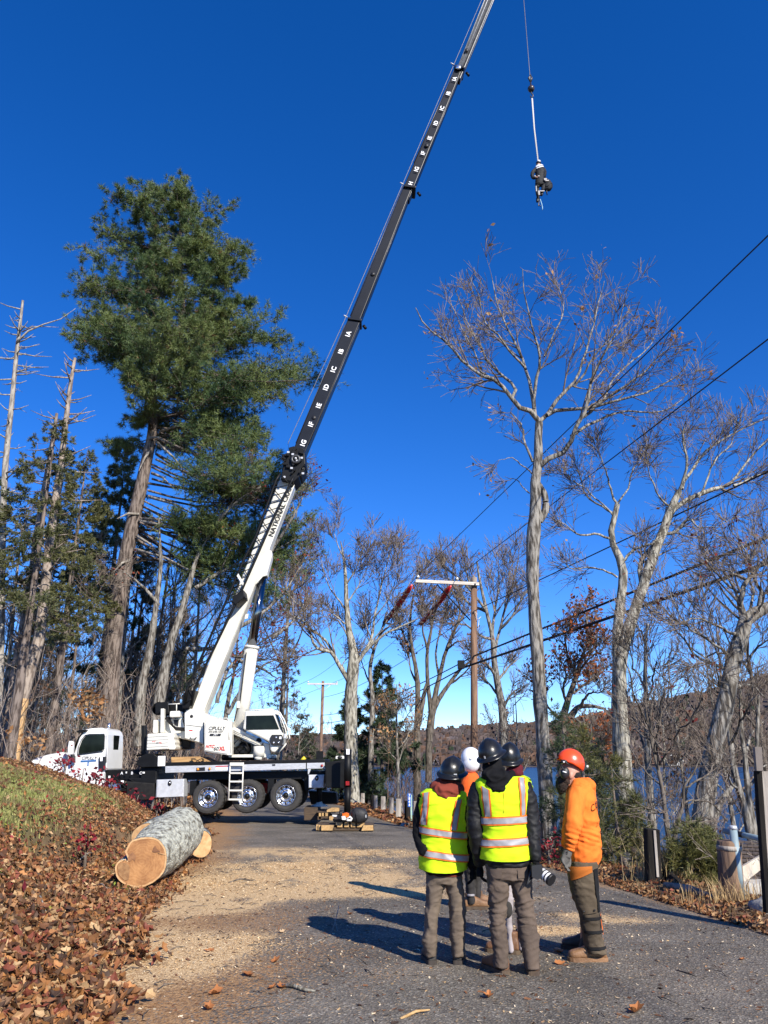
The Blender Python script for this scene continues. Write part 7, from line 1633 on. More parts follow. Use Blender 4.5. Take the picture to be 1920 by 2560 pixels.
class Shell:
    """a garment surface measured from its outline in the photo"""
    def __init__(s, rows, R, d, amp=.006, seed=0, pw=.85, fz=9., step=6): s.r = interp_rows(rows, step); s.R = R; s.d = d; s.amp = amp; s.seed = seed; s.pw = pw; s.fz = fz
    def frame(s, y):
        r = s.r; g = lambda k: float(np.interp(y, r[:,0], r[:,k])); 
        A = at(s.R(g(1), y), s.d+g(4)); B = at(s.R(g(2), y), s.d+g(4)); return (A+B)/2, (B-A).length/2, g(3)
    def pt(s, y, u, off=0):
        c, a, b = s.frame(y); cu, su = math.cos(u), math.sin(u)
        o = Vector((math.copysign(abs(cu)**s.pw, cu)*a, math.copysign(abs(su)**s.pw, su)*b, 0)); p = c+o
        n = Vector((cu/max(a,.01), su/max(b,.01), 0)).normalized(); return p+n*(off+fold(p, s.amp, s.seed, s.fz)+(fold(p, s.amp*.9, s.seed+9, 2.2, 13) if s.amp > .0055 else 0))
    def at_px(s, x, y, off):
        r = s.r; l = float(np.interp(y, r[:,0], r[:,1])); rr_ = float(np.interp(y, r[:,0], r[:,2]))
        c = (2*x-l-rr_)/(rr_-l); c = max(-.995, min(.995, c)); cu = math.copysign(abs(c)**(1/s.pw), c); return s.pt(y, -math.acos(cu), off)
    def into(s, mb, y0=None, y1=None, off=0, k=36, cap=True, hem=None):
        ys = [y for y in s.r[:,0] if (y0 is None or y >= y0) and (y1 is None or y <= y1)]
        V = []
        for y in ys:
            for j in range(k):
                u = 2*math.pi*j/k; yy = y
                if hem and y == ys[-1]: yy = y+hem(math.cos(u))
                V.append(s.pt(yy, u, off))
        n = len(ys); Fs = [[i*k+j, (i+1)*k+j, (i+1)*k+(j+1)%k, i*k+(j+1)%k] for i in range(n-1) for j in range(k)]
        if cap: Fs += [list(range(k)), list(range((n-1)*k, n*k))[::-1]]
        mb.add(V, Fs, 0, True); return mb
    def patch(s, quad, off, nx=10, ny=10):
        """quad: tl,tr,br,bl in the same photo units"""
        tl, tr, br_, bl = quad; V = []
        for i in range(ny+1):
            for j in range(nx+1):
                t, q = i/ny, j/nx; x = (tl[0]*(1-q)+tr[0]*q)*(1-t)+(bl[0]*(1-q)+br_[0]*q)*t; y = (tl[1]*(1-q)+tr[1]*q)*(1-t)+(bl[1]*(1-q)+br_[1]*q)*t
                V.append(s.at_px(x, y, off))
        W_ = nx+1; mb = MB(); mb.add(V, [[i*W_+j, i*W_+j+1, (i+1)*W_+j+1, (i+1)*W_+j][::-1] for i in range(ny) for j in range(nx)], 0, True); return mb
def fuse(mb, name, m, parent, vox=.014, smooth=4, disp=None):
    me = bpy.data.meshes.new('tmp'); me.from_pydata(mb.v, [], mb.f); o = bpy.data.objects.new('tmp', me); C.objects.link(o)
    md = o.modifiers.new('r', 'REMESH'); md.mode = 'VOXEL'; md.voxel_size = vox
    if smooth: sm = o.modifiers.new('s', 'SMOOTH'); sm.iterations = smooth; sm.factor = .5
    bpy.context.view_layer.update(); me2 = bpy.data.meshes.new_from_object(o.evaluated_get(bpy.context.evaluated_depsgraph_get()))
    bpy.data.objects.remove(o); 
    org = ORG[parent.name]
    if disp:
        nr = [v.normal.copy() for v in me2.vertices]
        for v, n_ in zip(me2.vertices, nr): v.co += n_*disp(v.co)
    me2.transform(Matrix.Translation(-org)); me2.name = name; me2.materials.clear(); me2.materials.append(m)
    me2.polygons.foreach_set('use_smooth', [True]*len(me2.polygons)); me2.update()
    return link(me2, name, parent)
def ell(mb, c, r, M_=None, k=20, n=14):
    V = []
    for i in range(n+1):
        for j in range(k):
            th = math.pi*i/n; ph = 2*math.pi*j/k; v = Vector((math.sin(th)*math.cos(ph)*r[0], math.sin(th)*math.sin(ph)*r[1], math.cos(th)*r[2]))
            V.append(Vector(c)+(M_@v if M_ else v))
    mb.add(V, [[i*k+j,(i+1)*k+j,(i+1)*k+(j+1)%k,i*k+(j+1)%k] for i in range(n) for j in range(k)], 0, True); return mb
def hand(mb, wrist, dirv, palm_n, s=1.0, curl=.6, thumb_side=1):
    """palm, four unequal curled fingers and a thumb from the side of the palm"""
    d = Vector(dirv).normalized(); n = Vector(palm_n); n = (n-d*n.dot(d)).normalized(); w = d.cross(n)*thumb_side
    mb.tube([wrist-d*.03*s, wrist+d*.02*s, wrist+d*.05*s, wrist+d*.085*s], [.026*s,.032*s,.040*s,.036*s], 10, flat=.62)
    for i, (o, L) in enumerate(((.030,.072),(.011,.080),(-.009,.074),(-.028,.058))):
        b = wrist+d*(.075-.004*abs(i-1))*s+w*o*s; p = [b-d*.02*s, b]; a = curl*.35
        for f in (.45,.32,.25):
            a += curl*.75; p.append(p[-1]+(d*math.cos(a)+n*math.sin(a))*L*f*s)
        mb.tube(p, [.0095*s,.010*s,.0092*s,.0085*s,.0068*s], 7)
    b = wrist+d*.02*s+w*.026*s; mb.tube([b-w*.012*s, b+w*.018*s+d*.018*s, b+w*.026*s+d*.045*s+n*.012*s, b+w*.018*s+d*.068*s+n*.024*s], [.013*s,.012*s,.0105*s,.008*s], 7)
def hardhat(T, c, M_, a=.115, b=.14, h=.125, brim=.045, m=None, name='hard_hat'):
    """full brim hat: local y is forward"""
    hat = MB(); k = 56; V = []; lv = [(0,1)]+[(math.sin(t), math.cos(t)) for t in np.linspace(.12, math.pi/2, 13)]
    def rid(ph, rr_): 
        x = rr_*math.cos(ph)*a; return .007*math.exp(-(x/.018)**2)*(1 if rr_ < .97 else .3)
    rings = []
    for (r, z) in lv:
        rings.append([Vector((r*a*math.cos(p), r*b*math.sin(p), z*h+rid(p, r))) for p in [2*math.pi*j/k for j in range(k)]])
    for (e, dz) in ((1.03,-.004),(1.10,-.010),(1.0+brim/a*.75,-.016),(1.0+brim/a,-.024),(1.0+brim/a,-.029),(1.10,-.016),(.98,-.010)):
        f_ = lambda p: 1+.25*max(0, math.sin(p))*(e-1)
        rings.append([Vector((a*e*math.cos(p)*1.0, b*(e*f_(p))*math.sin(p), dz+.012*max(0,math.cos(p*2))*(e-1)*4)) for p in [2*math.pi*j/k for j in range(k)]])
    for rg in rings: V += [c+M_@v for v in rg]
    n = len(rings); hat.add(V, [[i*k+j,(i+1)*k+j,(i+1)*k+(j+1)%k,i*k+(j+1)%k] for i in range(n-1) for j in range(k)], 0, True)
    o = hat.build(name, m or K_hat, T); return o
def head(mb, c, M_, s=1.0):
    """skull, jaw, nose, brow, ears, neck stub; local -y is the face"""
    q = lambda x, y, z: c+M_@Vector((x*s, y*s, z*s))
    ell(mb, q(0,0,.02), (.076*s,.096*s,.098*s), M_); ell(mb, q(0,-.022,-.05), (.060*s,.070*s,.066*s), M_)
    mb.tube([q(0,-.088,.012), q(0,-.104,-.012), q(0,-.112,-.026), q(0,-.095,-.034)], [.010*s,.013*s,.016*s,.012*s], 8)
    ell(mb, q(0,-.088,-.062), (.024*s,.012*s,.008*s), M_, 10, 8); ell(mb, q(0,-.082,-.098), (.026*s,.018*s,.016*s), M_, 10, 8)
    for sx in (-1,1):
        ell(mb, q(.033*sx,-.083,.018), (.020*s,.012*s,.008*s), M_, 10, 8); ell(mb, q(.078*sx,.004,-.012), (.008*s,.018*s,.030*s), M_, 10, 8); ell(mb, q(.030*sx,-.085,.002), (.013*s,.010*s,.009*s), M_, 10, 8)
def boot(T, foot, heading, m, sole, L=.30, W=.105, H=.16, name='boot'):
    """foot: ground point under the ankle"""
    f = Vector((math.cos(heading), math.sin(heading), 0)); w = Vector((-f.y, f.x, 0)); up = Vector((0,0,1))
    secs_ = [(-.08,.70,.085),(-.07,.80,.11),(-.02,.84,.125),(.05,.86,.115),(.11,.98,.088),(.165,1.0,.072),(.20,.92,.064),(.222,.6,.05)]
    mb = MB(); k = 16; V = []
    for (t, ww, hh) in secs_:
        c = foot+f*t*(L/.30)+up*.02
        for j in range(k):
            a = 2*math.pi*j/k; x = math.cos(a); z = math.sin(a); V.append(c+w*math.copysign(abs(x)**.75, x)*W/2*ww+up*(hh/2+math.copysign(abs(z)**.7, z)*hh/2))
    n = len(secs_); mb.add(V, [[i*k+j, (i+1)*k+j, (i+1)*k+(j+1)%k, i*k+(j+1)%k] for i in range(n-1) for j in range(k)]+[list(range(k)), list(range((n-1)*k, n*k))[::-1]], 0, True)
    mb.tube([foot+up*.08-f*.015, foot+up*.13-f*.02, foot+up*(H+.02)-f*.02], [.054,.054,.057], 16)
    o = fuse(mb, name, m, T, .009, 3)
    sb_ = MB(); V = []
    out = [(-.088,.30),(-.092,0)] 
    pts = []
    for t, ww in ((-.09,.35),(-.085,.62),(-.06,.82),(0,.86),(.05,.84),(.11,1.0),(.165,1.04),(.20,.95),(.225,.66),(.234,.3)): pts.append((t*(L/.30), ww*W/2*1.06))
    loop_ = [foot+f*t+w*x for t, x in pts]+[foot+f*t-w*x for t, x in pts[::-1]]
    sb_.prism3(loop_, (0,0,.034)); sb_.build('sole', sole, o)
    for i in range(4):
        lp = foot+f*(.02+.024*i)+up*(.135-.014*i); MB().tube([lp-w*.028, lp+w*.028+f*.012], .0035, 5).build('lace', sole, o)
    return o
def foot_at(R, x, y, d): p = at(R(x, y), d); return Vector((p.x, p.y, float(road_z(p.y))+.012))
def rotm(yaw=0, pitch=0, roll=0): return Matrix.Rotation(yaw, 3, 'Z')@Matrix.Rotation(pitch, 3, 'X')@Matrix.Rotation(roll, 3, 'Y')
def tubeR(mb, pts, R, d, k=14):
    """pts: (x, y, radius m, dy)"""
    P_ = [at(R(p[0], p[1]), d+(p[3] if len(p) > 3 else 0)) for p in pts]; r_ = [p[2] for p in pts]
    PP, RR = resample([P_], [r_], 22); mb.tube([Vector(q) for q in PP[0]], list(RR[0]), k); return PP[0]
def stripe(sh, T, quads, off, m, name='reflective_tape', nx=12, ny=3):
    for q in quads: sh.patch(q, off, nx, ny).build(name, m, T)
def vstripe(sh, T, tl, tr, bl, br_, bw):
    sh.patch([(tl[0]-bw,tl[1]),(tr[0]+bw,tr[1]),(br_[0]+bw,br_[1]),(bl[0]-bw,bl[1])], .0215, 5, 18).build('orange_tape', K_otape, T)
    sh.patch([tl,tr,br_,bl], .0245, 4, 18).build('reflective_tape', K_silver, T)
def hband(sh, T, xl, xr, yl, yr, h, bw):
    sh.patch([(xl,yl-bw),(xr,yr-bw),(xr,yr+h+bw),(xl,yl+h+bw)], .0225, 30, 5).build('orange_tape', K_otape, T)
    sh.patch([(xl,yl),(xr,yr),(xr,yr+h),(xl,yl+h)], .0255, 30, 4).build('reflective_tape', K_silver, T)
kneefold = lambda kz, amp: (lambda p: fold(p, amp*(.5+1.3*math.exp(-((p.z-kz)/.16)**2)), 3, 20, 4))

# ---- camera holder, tall, centre
def p_body(T, pts_tubes, head_c, head_M, s=1.0, hands=()):
    mb = MB()
    for pts in pts_tubes: mb.tube([p for p, r in pts], [r for p, r in pts], 12)
    head(mb, head_c, head_M, s)
    for h in hands: hand(mb, *h)
    return fuse(mb, 'body', K_skin, T, .0095, 2)
d = 7.02; fl_ = foot_at(R4, 800, 1838, d)
T = thing('person', 'tallest onlooker in black hood, yellow vest and brown trousers holding a long lens camera', 'person', Vector((fl_.x, d, fl_.z)), 'people watching the crane lift')
A_ = lambda x, y, dd=0: at(R4(x, y), d+dd)
sh = Shell([(345,655,835,.07),(362,600,905,.105),(395,566,930,.135),(440,560,938,.15),(520,578,934,.155),(640,604,918,.155),(760,610,920,.15),(860,604,940,.155),(940,600,958,.165),(985,604,960,.165)], R4, d, .007, 1)
jk_ = MB(); Shell([(345,665,825,.06),(380,590,915,.12),(440,572,926,.138),(640,612,908,.14),(860,612,930,.14),(940,612,950,.15),(1000,620,958,.15),(1020,628,955,.15)], R4, d, .003, 2).into(jk_)
armL = [(600,425,.075,0),(568,520,.078,0),(556,640,.074,.0),(560,760,.068,-.02),(572,880,.06,.0),(585,960,.052,.05),(590,1010,.045,.08)]
armR = [(905,420,.075,0),(940,520,.080,0),(962,640,.076,0),(978,760,.070,-.02),(985,860,.064,-.05),(1000,940,.052,-.08),(1005,985,.045,-.08)]
tubeR(jk_, armL, R4, d); tubeR(jk_, armR, R4, d)
fuse(jk_, 'jacket', K_blackj, T, .011, 2, lambda p: fold(p, .007, 5, 26, 9)+fold(p, .006, 6, 9, 5))
vb = sh.into(MB(), 352, 975, .012, 44, cap=False, hem=lambda c: -12*abs(c)**2); vo_ = vb.build('vest', K_vest, T)
vstripe(sh, vo_, (605,425),(645,455),(633,648),(664,648), 9); vstripe(sh, vo_, (858,362),(890,366),(873,640),(893,640), 9)
hband(sh, vo_, 600, 925, 663, 648, 42, 11); hband(sh, vo_, 596, 955, 822, 803, 42, 11)
mb = MB(); mb.tube([sh.at_px(745+6*math.sin(i), 470+i*50, .014) for i in range(4)], .002, 4).build('seam', K_otape, vo_)
# hood bunched on the shoulders
hd = MB(); ell(hd, A_(718,352,-.10), (.130,.085,.055), rotm(0,.2,.12)); ell(hd, A_(722,405,-.13), (.105,.050,.060), rotm(0,.1,.1)); ell(hd, A_(690,300,-.02), (.10,.09,.05), rotm(0,.3,.15)); ell(hd, A_(730,445,-.15), (.075,.028,.035)); ell(hd, A_(650,370,-.05), (.06,.06,.05)); ell(hd, A_(810,350,-.05), (.055,.06,.045))
fuse(hd, 'hood', K_blackm, T, .010, 3, lambda p: fold(p, .014, 9, 12, 10))
nk = MB(); nk.tube([A_(700,370,0), A_(690,300,0), A_(680,240,0)], [.075,.08,.085], 16); nk.build('neck_gaiter', K_blackm, T)
HM = rotm(-.35, .38, -.20); hc = A_(672,205,.02)
p_body(T, [[(A_(690,290,0),.05),(A_(720,420,0),.09),(A_(780,700,0),.11),(A_(800,980,0),.12)],[(A_(790,1000),.08),(A_(735,1200),.06),(A_(715,1450),.045),(A_(735,1740),.035)],[(A_(820,1000),.08),(A_(900,1200),.06),(A_(935,1450),.045),(A_(975,1740),.035)]], hc, HM, .97)
hardhat(T, A_(672,190,.0), rotm(-.35, .30, -.22), .108, .130, .128, .026)
MB().box(A_(628,218,-.118), (.012,.004,.022), HM).build('badge', M['alu'], T)
# trousers
tr_ = MB()
Shell([(985,628,955,.125),(1030,634,962,.135),(1080,640,968,.135),(1118,645,972,.13)], R4, d, .003, 3).into(tr_)
Shell([(1070,640,812,.12),(1150,645,808,.105),(1250,655,798,.095),(1340,662,782,.085),(1450,664,780,.08),(1560,676,792,.078),(1660,690,800,.075),(1765,692,800,.072)], R4, d, .003, 4).into(tr_)
Shell([(1070,800,970,.12),(1150,822,974,.105),(1250,846,980,.095),(1340,858,985,.088),(1450,872,1006,.085),(1560,886,1026,.085),(1660,905,1030,.08),(1775,925,1030,.075)], R4, d, .003, 5).into(tr_)
fuse(tr_, 'trousers', K_taupe2, T, .010, 1, lambda p: kneefold(.50, .011)(p)+fold(p, .006, 8, 34, 9))
hip = Shell([(985,628,955,.125),(1030,634,962,.135),(1080,640,968,.135),(1118,645,972,.13)], R4, d, .003, 3)
for q_ in ([(662,1030),(742,1032),(738,1098),(668,1102)],[(848,1032),(930,1028),(930,1094),(855,1098)]): hip.patch(q_, .008, 6, 5).build('pocket', K_taupe2, T)
boot(T, foot_at(R4, 744, 1838, d+.05), math.radians(115), K_bootb, K_sole, .30, .115); boot(T, foot_at(R4, 988, 1845, d+.03), math.radians(82), K_bootb, K_sole, .30, .115)
# gloved right hand and the camera
hw = A_(1005,985,-.08); gl = MB(); hand(gl, hw, A_(1022,1075,-.12)-hw, (1,-.2,0), 1.3, .8, 1); fuse(gl, 'glove', K_blackm, T, .006, 1)
hwl = A_(590,1010,.08); gl = MB(); hand(gl, hwl, Vector((0,.05,-1)), (1,0,0), 1.1, .5, -1); fuse(gl, 'glove', K_blackm, T, .006, 1)
CT_ = thing('camera_and_lens', 'black camera with a white banded telephoto lens held at hip height', 'camera', A_(1010,1060,-.12))
MB().prism([(975,1020),(1050,1010),(1062,1100),(1020,1125),(978,1105)], d-.20, d-.06, 0, R4).build('camera_body', M['inkblack'], CT_)
la, lb_ = A_(1040,1065,-.14), A_(1122,1128,-.22); ax = (lb_-la)
MB().tube([la, la+ax*.98], [.042,.040], 20).build('lens_barrel', M['whiteplastic'], CT_)
for t0, t1 in ((-.02,.12),(.32,.40),(.58,.66),(.84,1.03)): MB().tube([la+ax*t0, la+ax*t1], .0445 if t1 < 1 else .048, 20).build('lens_ring', M['inkblack'], CT_)
MB().tube([A_(978,1010,-.12), A_(965,1080,-.16), A_(935,1165,-.17), A_(985,1100,-.16)], .010, 6).build('camera_strap', M['inkblack'], CT_)

# ---- left onlooker, shorter
d = 7.34; fl_ = foot_at(R4, 330, 1763, d)
T = thing('person', 'shorter onlooker on the left with rust red hood, yellow vest and black hard hat', 'person', Vector((fl_.x, d, fl_.z)), 'people watching the crane lift')
A_ = lambda x, y, dd=0: at(R4(x, y), d+dd)
sh = Shell([(430,262,420,.07),(455,190,452,.10),(480,160,474,.125),(540,148,480,.145),(640,152,474,.15),(740,158,474,.145),(860,156,482,.15),(960,153,488,.16),(1060,152,488,.165)], R4, d, .008, 11)
jk_ = MB(); Shell([(430,270,410,.06),(470,180,455,.11),(540,165,468,.13),(740,170,462,.13),(960,165,478,.145),(1050,168,474,.15),(1085,200,462,.14)], R4, d, .003, 12).into(jk_)
tubeR(jk_, [(190,500,.066,0),(160,600,.066,.02),(142,720,.062,.02),(150,840,.055,-.02),(185,930,.045,-.13)], R4, d); tubeR(jk_, [(435,500,.068,0),(478,600,.078,.04),(510,720,.080,.05),(535,860,.072,.05),(548,960,.065,.0),(540,1040,.05,-.05)], R4, d)
fuse(jk_, 'jacket', K_blackm, T, .014, 3, lambda p: fold(p, .009, 15, 16, 7))
MB_ = Shell([(1040,192,462,.135),(1088,196,458,.13)], R4, d, .003, 13).into(MB()); MB_.build('hoodie_hem', K_rust, T)
vb = sh.into(MB(), 440, 1048, .012, 44, cap=False, hem=lambda c: -20*abs(c)**2+8); vo_ = vb.build('vest', K_vest, T)
vstripe(sh, vo_, (186,478),(214,470),(168,708),(196,712), 9); vstripe(sh, vo_, (402,528),(432,522),(366,742),(396,748), 9)
hband(sh, vo_, 150, 484, 728, 776, 38, 10); hband(sh, vo_, 150, 490, 890, 940, 38, 10)
hd = MB(); ell(hd, A_(350,455,-.09), (.130,.080,.055), rotm(0,.2,.05)); ell(hd, A_(345,500,-.12), (.10,.040,.045)); ell(hd, A_(350,410,-.01), (.115,.10,.05), rotm(0,.2,.05)); ell(hd, A_(270,440,-.03), (.06,.07,.045)); ell(hd, A_(430,455,-.02), (.055,.07,.045))
fuse(hd, 'hood', K_rust, T, .010, 3, lambda p: fold(p, .013, 19, 12, 10))
HM = rotm(-.45, .30, .06); hc = A_(392,345,.03)
p_body(T, [[(A_(385,410,0),.05),(A_(330,520,0),.08),(A_(320,800,0),.10),(A_(320,1050,0),.11)],[(A_(300,1060),.07),(A_(255,1250),.05),(A_(230,1450),.04),(A_(225,1680),.033)],[(A_(350,1060),.07),(A_(405,1250),.05),(A_(425,1450),.04),(A_(430,1680),.033)]], hc, HM, .95)
hr = MB(); ell(hr, A_(388,385,.02), (.080,.085,.07)); fuse(hr, 'hair', K_hair, T, .010, 2, lambda p: fold(p, .006, 2, 30, 20))
hardhat(T, A_(388,322,.0), rotm(-.35, .24, .10), .112, .138, .132, .028)
MB().box(A_(410,343,-.142), (.028,.004,.008)).build('badge', M['alu'], T)
tr_ = MB()
Shell([(1060,192,462,.12),(1100,196,460,.12),(1150,200,462,.118)], R4, d, .003, 13).into(tr_)
Shell([(1110,196,335,.11),(1200,197,322,.10),(1300,190,300,.09),(1400,182,286,.082),(1500,184,274,.078),(1545,162,275,.082),(1575,158,275,.085),(1600,176,270,.074),(1690,182,268,.07)], R4, d, .003, 14).into(tr_)
Shell([(1110,325,462,.11),(1200,345,470,.10),(1300,362,482,.09),(1400,368,486,.082),(1500,372,484,.078),(1545,370,480,.082),(1575,372,482,.084),(1600,382,478,.074),(1690,386,476,.07)], R4, d, .003, 15).into(tr_)
fuse(tr_, 'trousers', K_taupe, T, .010, 1, lambda p: fold(p, .008, 23, 14, 5)+fold(p, .006, 28, 32, 9))
for x_, h_ in ((228,98),(432,80)): boot(T, foot_at(R4, x_, 1763, d+.04), math.radians(h_), K_bootd, K_soleD, .27, .10)
gl = MB(); hand(gl, A_(540,1040,-.05), Vector((0,0,-1)), (-1,0,0), 1.0, .5, 1); fuse(gl, 'glove', K_blackm, T, .006, 1)

# ---- onlooker hidden behind the camera holder
d = 7.72; fl_ = foot_at(R4, 800, 1708, d)
T = thing('person', 'onlooker mostly hidden behind the tallest one, maroon hood and light grey trousers', 'person', Vector((fl_.x, d, fl_.z)), 'people watching the crane lift')
A_ = lambda x, y, dd=0: at(R4(x, y), d+dd)
sh = Shell([(345,790,900,.07),(370,745,952,.12),(430,725,972,.145),(600,735,958,.15),(800,745,945,.15),(980,745,940,.155)], R4, d, .006, 31)
jk_ = MB(); Shell([(350,795,895,.06),(380,760,940,.12),(600,750,945,.13),(980,760,925,.14)], R4, d, .003, 32).into(jk_)
tubeR(jk_, [(770,430,.07,0),(735,600,.07,.1),(740,780,.06,.15),(790,900,.05,.2)], R4, d); tubeR(jk_, [(930,430,.065,.02),(950,560,.065,.08),(955,700,.06,.12),(930,820,.05,.2)], R4, d)
fuse(jk_, 'jacket', K_blackm, T, .016, 3, lambda p: fold(p, .008, 35, 16, 7)); sh.into(MB(), 350, 960, .012, 36, cap=False).build('vest', K_vest, T)
hd = MB(); ell(hd, A_(845,335,-.04), (.085,.075,.06)); ell(hd, A_(850,310,.02), (.085,.09,.06)); fuse(hd, 'hood', K_maroon, T, .011, 3, lambda p: fold(p, .010, 39, 12, 10))
HM = rotm(-.3, .30, -.05); hc = A_(815,225,.03)
p_body(T, [[(A_(830,300,0),.05),(A_(850,420,0),.08),(A_(850,700,0),.10),(A_(840,980,0),.11)],[(A_(810,1000),.05),(A_(798,1300),.03),(A_(815,1640),.025)],[(A_(880,1000),.05),(A_(898,1300),.03),(A_(900,1600),.025)]], hc, HM, .95)
hardhat(T, A_(812,225,0), rotm(-.3, .28, .08), .105, .128, .145, .026)
tr_ = MB(); Shell([(960,750,935,.12),(1060,752,935,.125),(1120,755,935,.12)], R4, d, .003, 33).into(tr_)
Shell([(1090,752,850,.1),(1200,755,836,.09),(1300,765,832,.08),(1400,770,828,.075),(1500,776,830,.072),(1655,796,838,.068)], R4, d, .003, 34).into(tr_); Shell([(1090,835,935,.1),(1300,858,935,.08),(1500,870,930,.07),(1640,870,926,.068)], R4, d, .003, 36).into(tr_)
fuse(tr_, 'trousers', K_grey, T, .013, 2, lambda p: fold(p, .008, 43, 16, 5))
ell(MB(), A_(798,1342,-.075), (.042,.02,.07)).build('knee_patch', K_black_tr, T)
boot(T, foot_at(R4, 822, 1708, d), math.radians(160), K_bootb, K_sole, .30, .11); boot(T, foot_at(R4, 905, 1690, d+.1), math.radians(100), K_bootb, K_sole, .30, .11)

# ---- white helmet worker further away
d = 10.05; fl_ = foot_at(R4, 540, 1335, d)
T = thing('person', 'worker with white helmet and orange sweatshirt standing beyond the two vested onlookers', 'person', Vector((fl_.x, d, fl_.z)), 'people watching the crane lift')
A_ = lambda x, y, dd=0: at(R4(x, y), d+dd)
jk_ = MB(); Shell([(325,478,560,.07),(350,458,580,.12),(400,440,598,.14),(520,436,606,.15),(700,446,602,.15),(900,452,600,.15),(1000,456,600,.15)], R4, d, .004, 51).into(jk_)
tubeR(jk_, [(465,400,.068,0),(440,560,.07,.05),(445,720,.06,.1),(500,820,.05,.2)], R4, d); tubeR(jk_, [(580,400,.068,0),(612,560,.07,.05),(610,720,.06,.1),(560,820,.05,.2)], R4, d)
fuse(jk_, 'sweatshirt', K_orange2, T, .016, 3, lambda p: fold(p, .009, 55, 14, 7))
tr_ = MB(); Shell([(980,465,600,.13),(1060,470,600,.13)], R4, d, .003, 52).into(tr_)
Shell([(1030,472,540,.1),(1150,484,548,.09),(1260,492,552,.085),(1300,494,556,.08)], R4, d, .003, 53).into(tr_); Shell([(1030,530,600,.1),(1150,545,600,.09),(1270,552,596,.085)], R4, d+.12, .003, 54).into(tr_)
fuse(tr_, 'trousers', K_black_tr, T, .014, 2, lambda p: fold(p, .008, 57, 14, 5))
MB().tube([A_(500,1238,-.09), A_(524,1240,-.10), A_(550,1238,-.09)], .014, 6).build('reflective_strip', K_silver, T)
hc = A_(525,265,.0); HM = rotm(-.4, .25, 0)
p_body(T, [[(A_(525,320,0),.05),(A_(520,450,0),.08),(A_(525,980,0),.11)],[(A_(515,1020),.05),(A_(522,1280),.03)],[(A_(560,1020,.1),.05),(A_(572,1250,.12),.03)]], hc, HM, .95, hands=())
hm_ = MB(); ell(hm_, A_(524,225,0), (.122,.148,.135), rotm(-.4,.3,0)); ell(hm_, A_(524,262,-.05), (.112,.10,.11), rotm(-.4,.3,0)); hb2 = fuse(hm_, 'helmet', K_hatw, T, .010, 3)
MB().tube([A_(486,212,-.09), A_(524,232,-.155), A_(572,214,-.09)], .008, 6).build('helmet_band', M['alu'], hb2); mbx = MB(); ell(mbx, A_(582,288,-.02), (.03,.045,.05)); mbx.build('ear_muff', M['inkblack'], T)
MB().box(A_(540,185,-.11), (.06,.02,.02)).build('vent', M['alu'], hb2)
boot(T, foot_at(R4, 530, 1335, d), math.radians(5), K_boot, K_sole, .33, .12); boot(T, foot_at(R4, 590, 1318, d+.15), math.radians(20), K_boot, K_sole, .31, .115)
gl = MB(); hand(gl, A_(560,820,.2), Vector((0,.3,-1)), (-1,0,0), 1.0, .6, 1); hand(gl, A_(500,820,.2), Vector((0,.3,-1)), (1,0,0), 1.0, .6, -1); fuse(gl, 'gloves', K_glove, T, .007, 1)

# ---- orange hooded worker in profile
d = 7.50; fl_ = foot_at(R4, 1400, 1728, d)
T = thing('person', 'bearded worker in bright orange hoodie and helmet with brown chaps, looking up left', 'person', Vector((fl_.x, d, fl_.z)), 'people watching the crane lift')
A_ = lambda x, y, dd=0: at(R4(x, y), d+dd)
sh = Shell([(395,1255,1400,.10),(430,1248,1420,.15),(480,1244,1430,.19),(560,1240,1440,.205),(640,1236,1450,.20),(700,1234,1460,.195),(800,1236,1472,.19),(900,1244,1480,.19),(970,1252,1480,.185),(1010,1256,1462,.165)], R4, d, .008, 61, pw=.8, fz=5)
jk_ = MB(); sh.into(jk_, off=0)
ap = tubeR(jk_, [(1318,475,.080,-.13),(1300,540,.082,-.20),(1288,640,.082,-.245),(1284,700,.084,-.26),(1276,760,.074,-.265),(1266,820,.062,-.27),(1257,870,.048,-.26),(1252,895,.045,-.25)], R4, d)
tubeR(jk_, [(1310,480,.075,.12),(1280,600,.075,.17),(1262,700,.07,.18),(1245,800,.06,.15),(1228,880,.048,.12)], R4, d)
def sleeve_fold(p):
    w = math.exp(-((p.z-at(R4(1270,790),d).z)/.075)**2)*(1 if p.y < d-.12 else 0)
    return fold(p, .008, 65, 10, 6)+w*.007*math.sin(p.z*150+p.x*50+2.5*mnoise.noise(p*12))
fuse(jk_, 'hoodie', K_orange, T, .0115, 2, sleeve_fold)
MB().tube([A_(1256,885,-.25), A_(1251,905,-.25)], .048, 16).build('sleeve_cuff', K_orange, T)
hd = MB(); ell(hd, A_(1345,425,0), (.120,.145,.060), rotm(0,0,.25)); ell(hd, A_(1392,418,0), (.075,.12,.055), rotm(0,0,.5)); ell(hd, A_(1400,470,0), (.05,.10,.075), rotm(0,0,-.2)); ell(hd, A_(1290,440,0), (.07,.11,.045), rotm(0,0,.1))
ell(hd, A_(1330,395,0), (.095,.115,.035), rotm(0,0,.15)); fuse(hd, 'hood', K_orange, T, .010, 2, lambda p: fold(p, .010, 69, 10, 8))
MB().tube([A_(1250,470,-.11), A_(1330,455,-.155), A_(1400,500,-.10), A_(1432,540,-.04)], .004, 5).build('hood_seam', K_chapo, T)
HM = rotm(-math.pi/2-.10, -.15, .0); hc = A_(1255,345,0)
mb = MB()
wr = A_(1250,905,-.25)
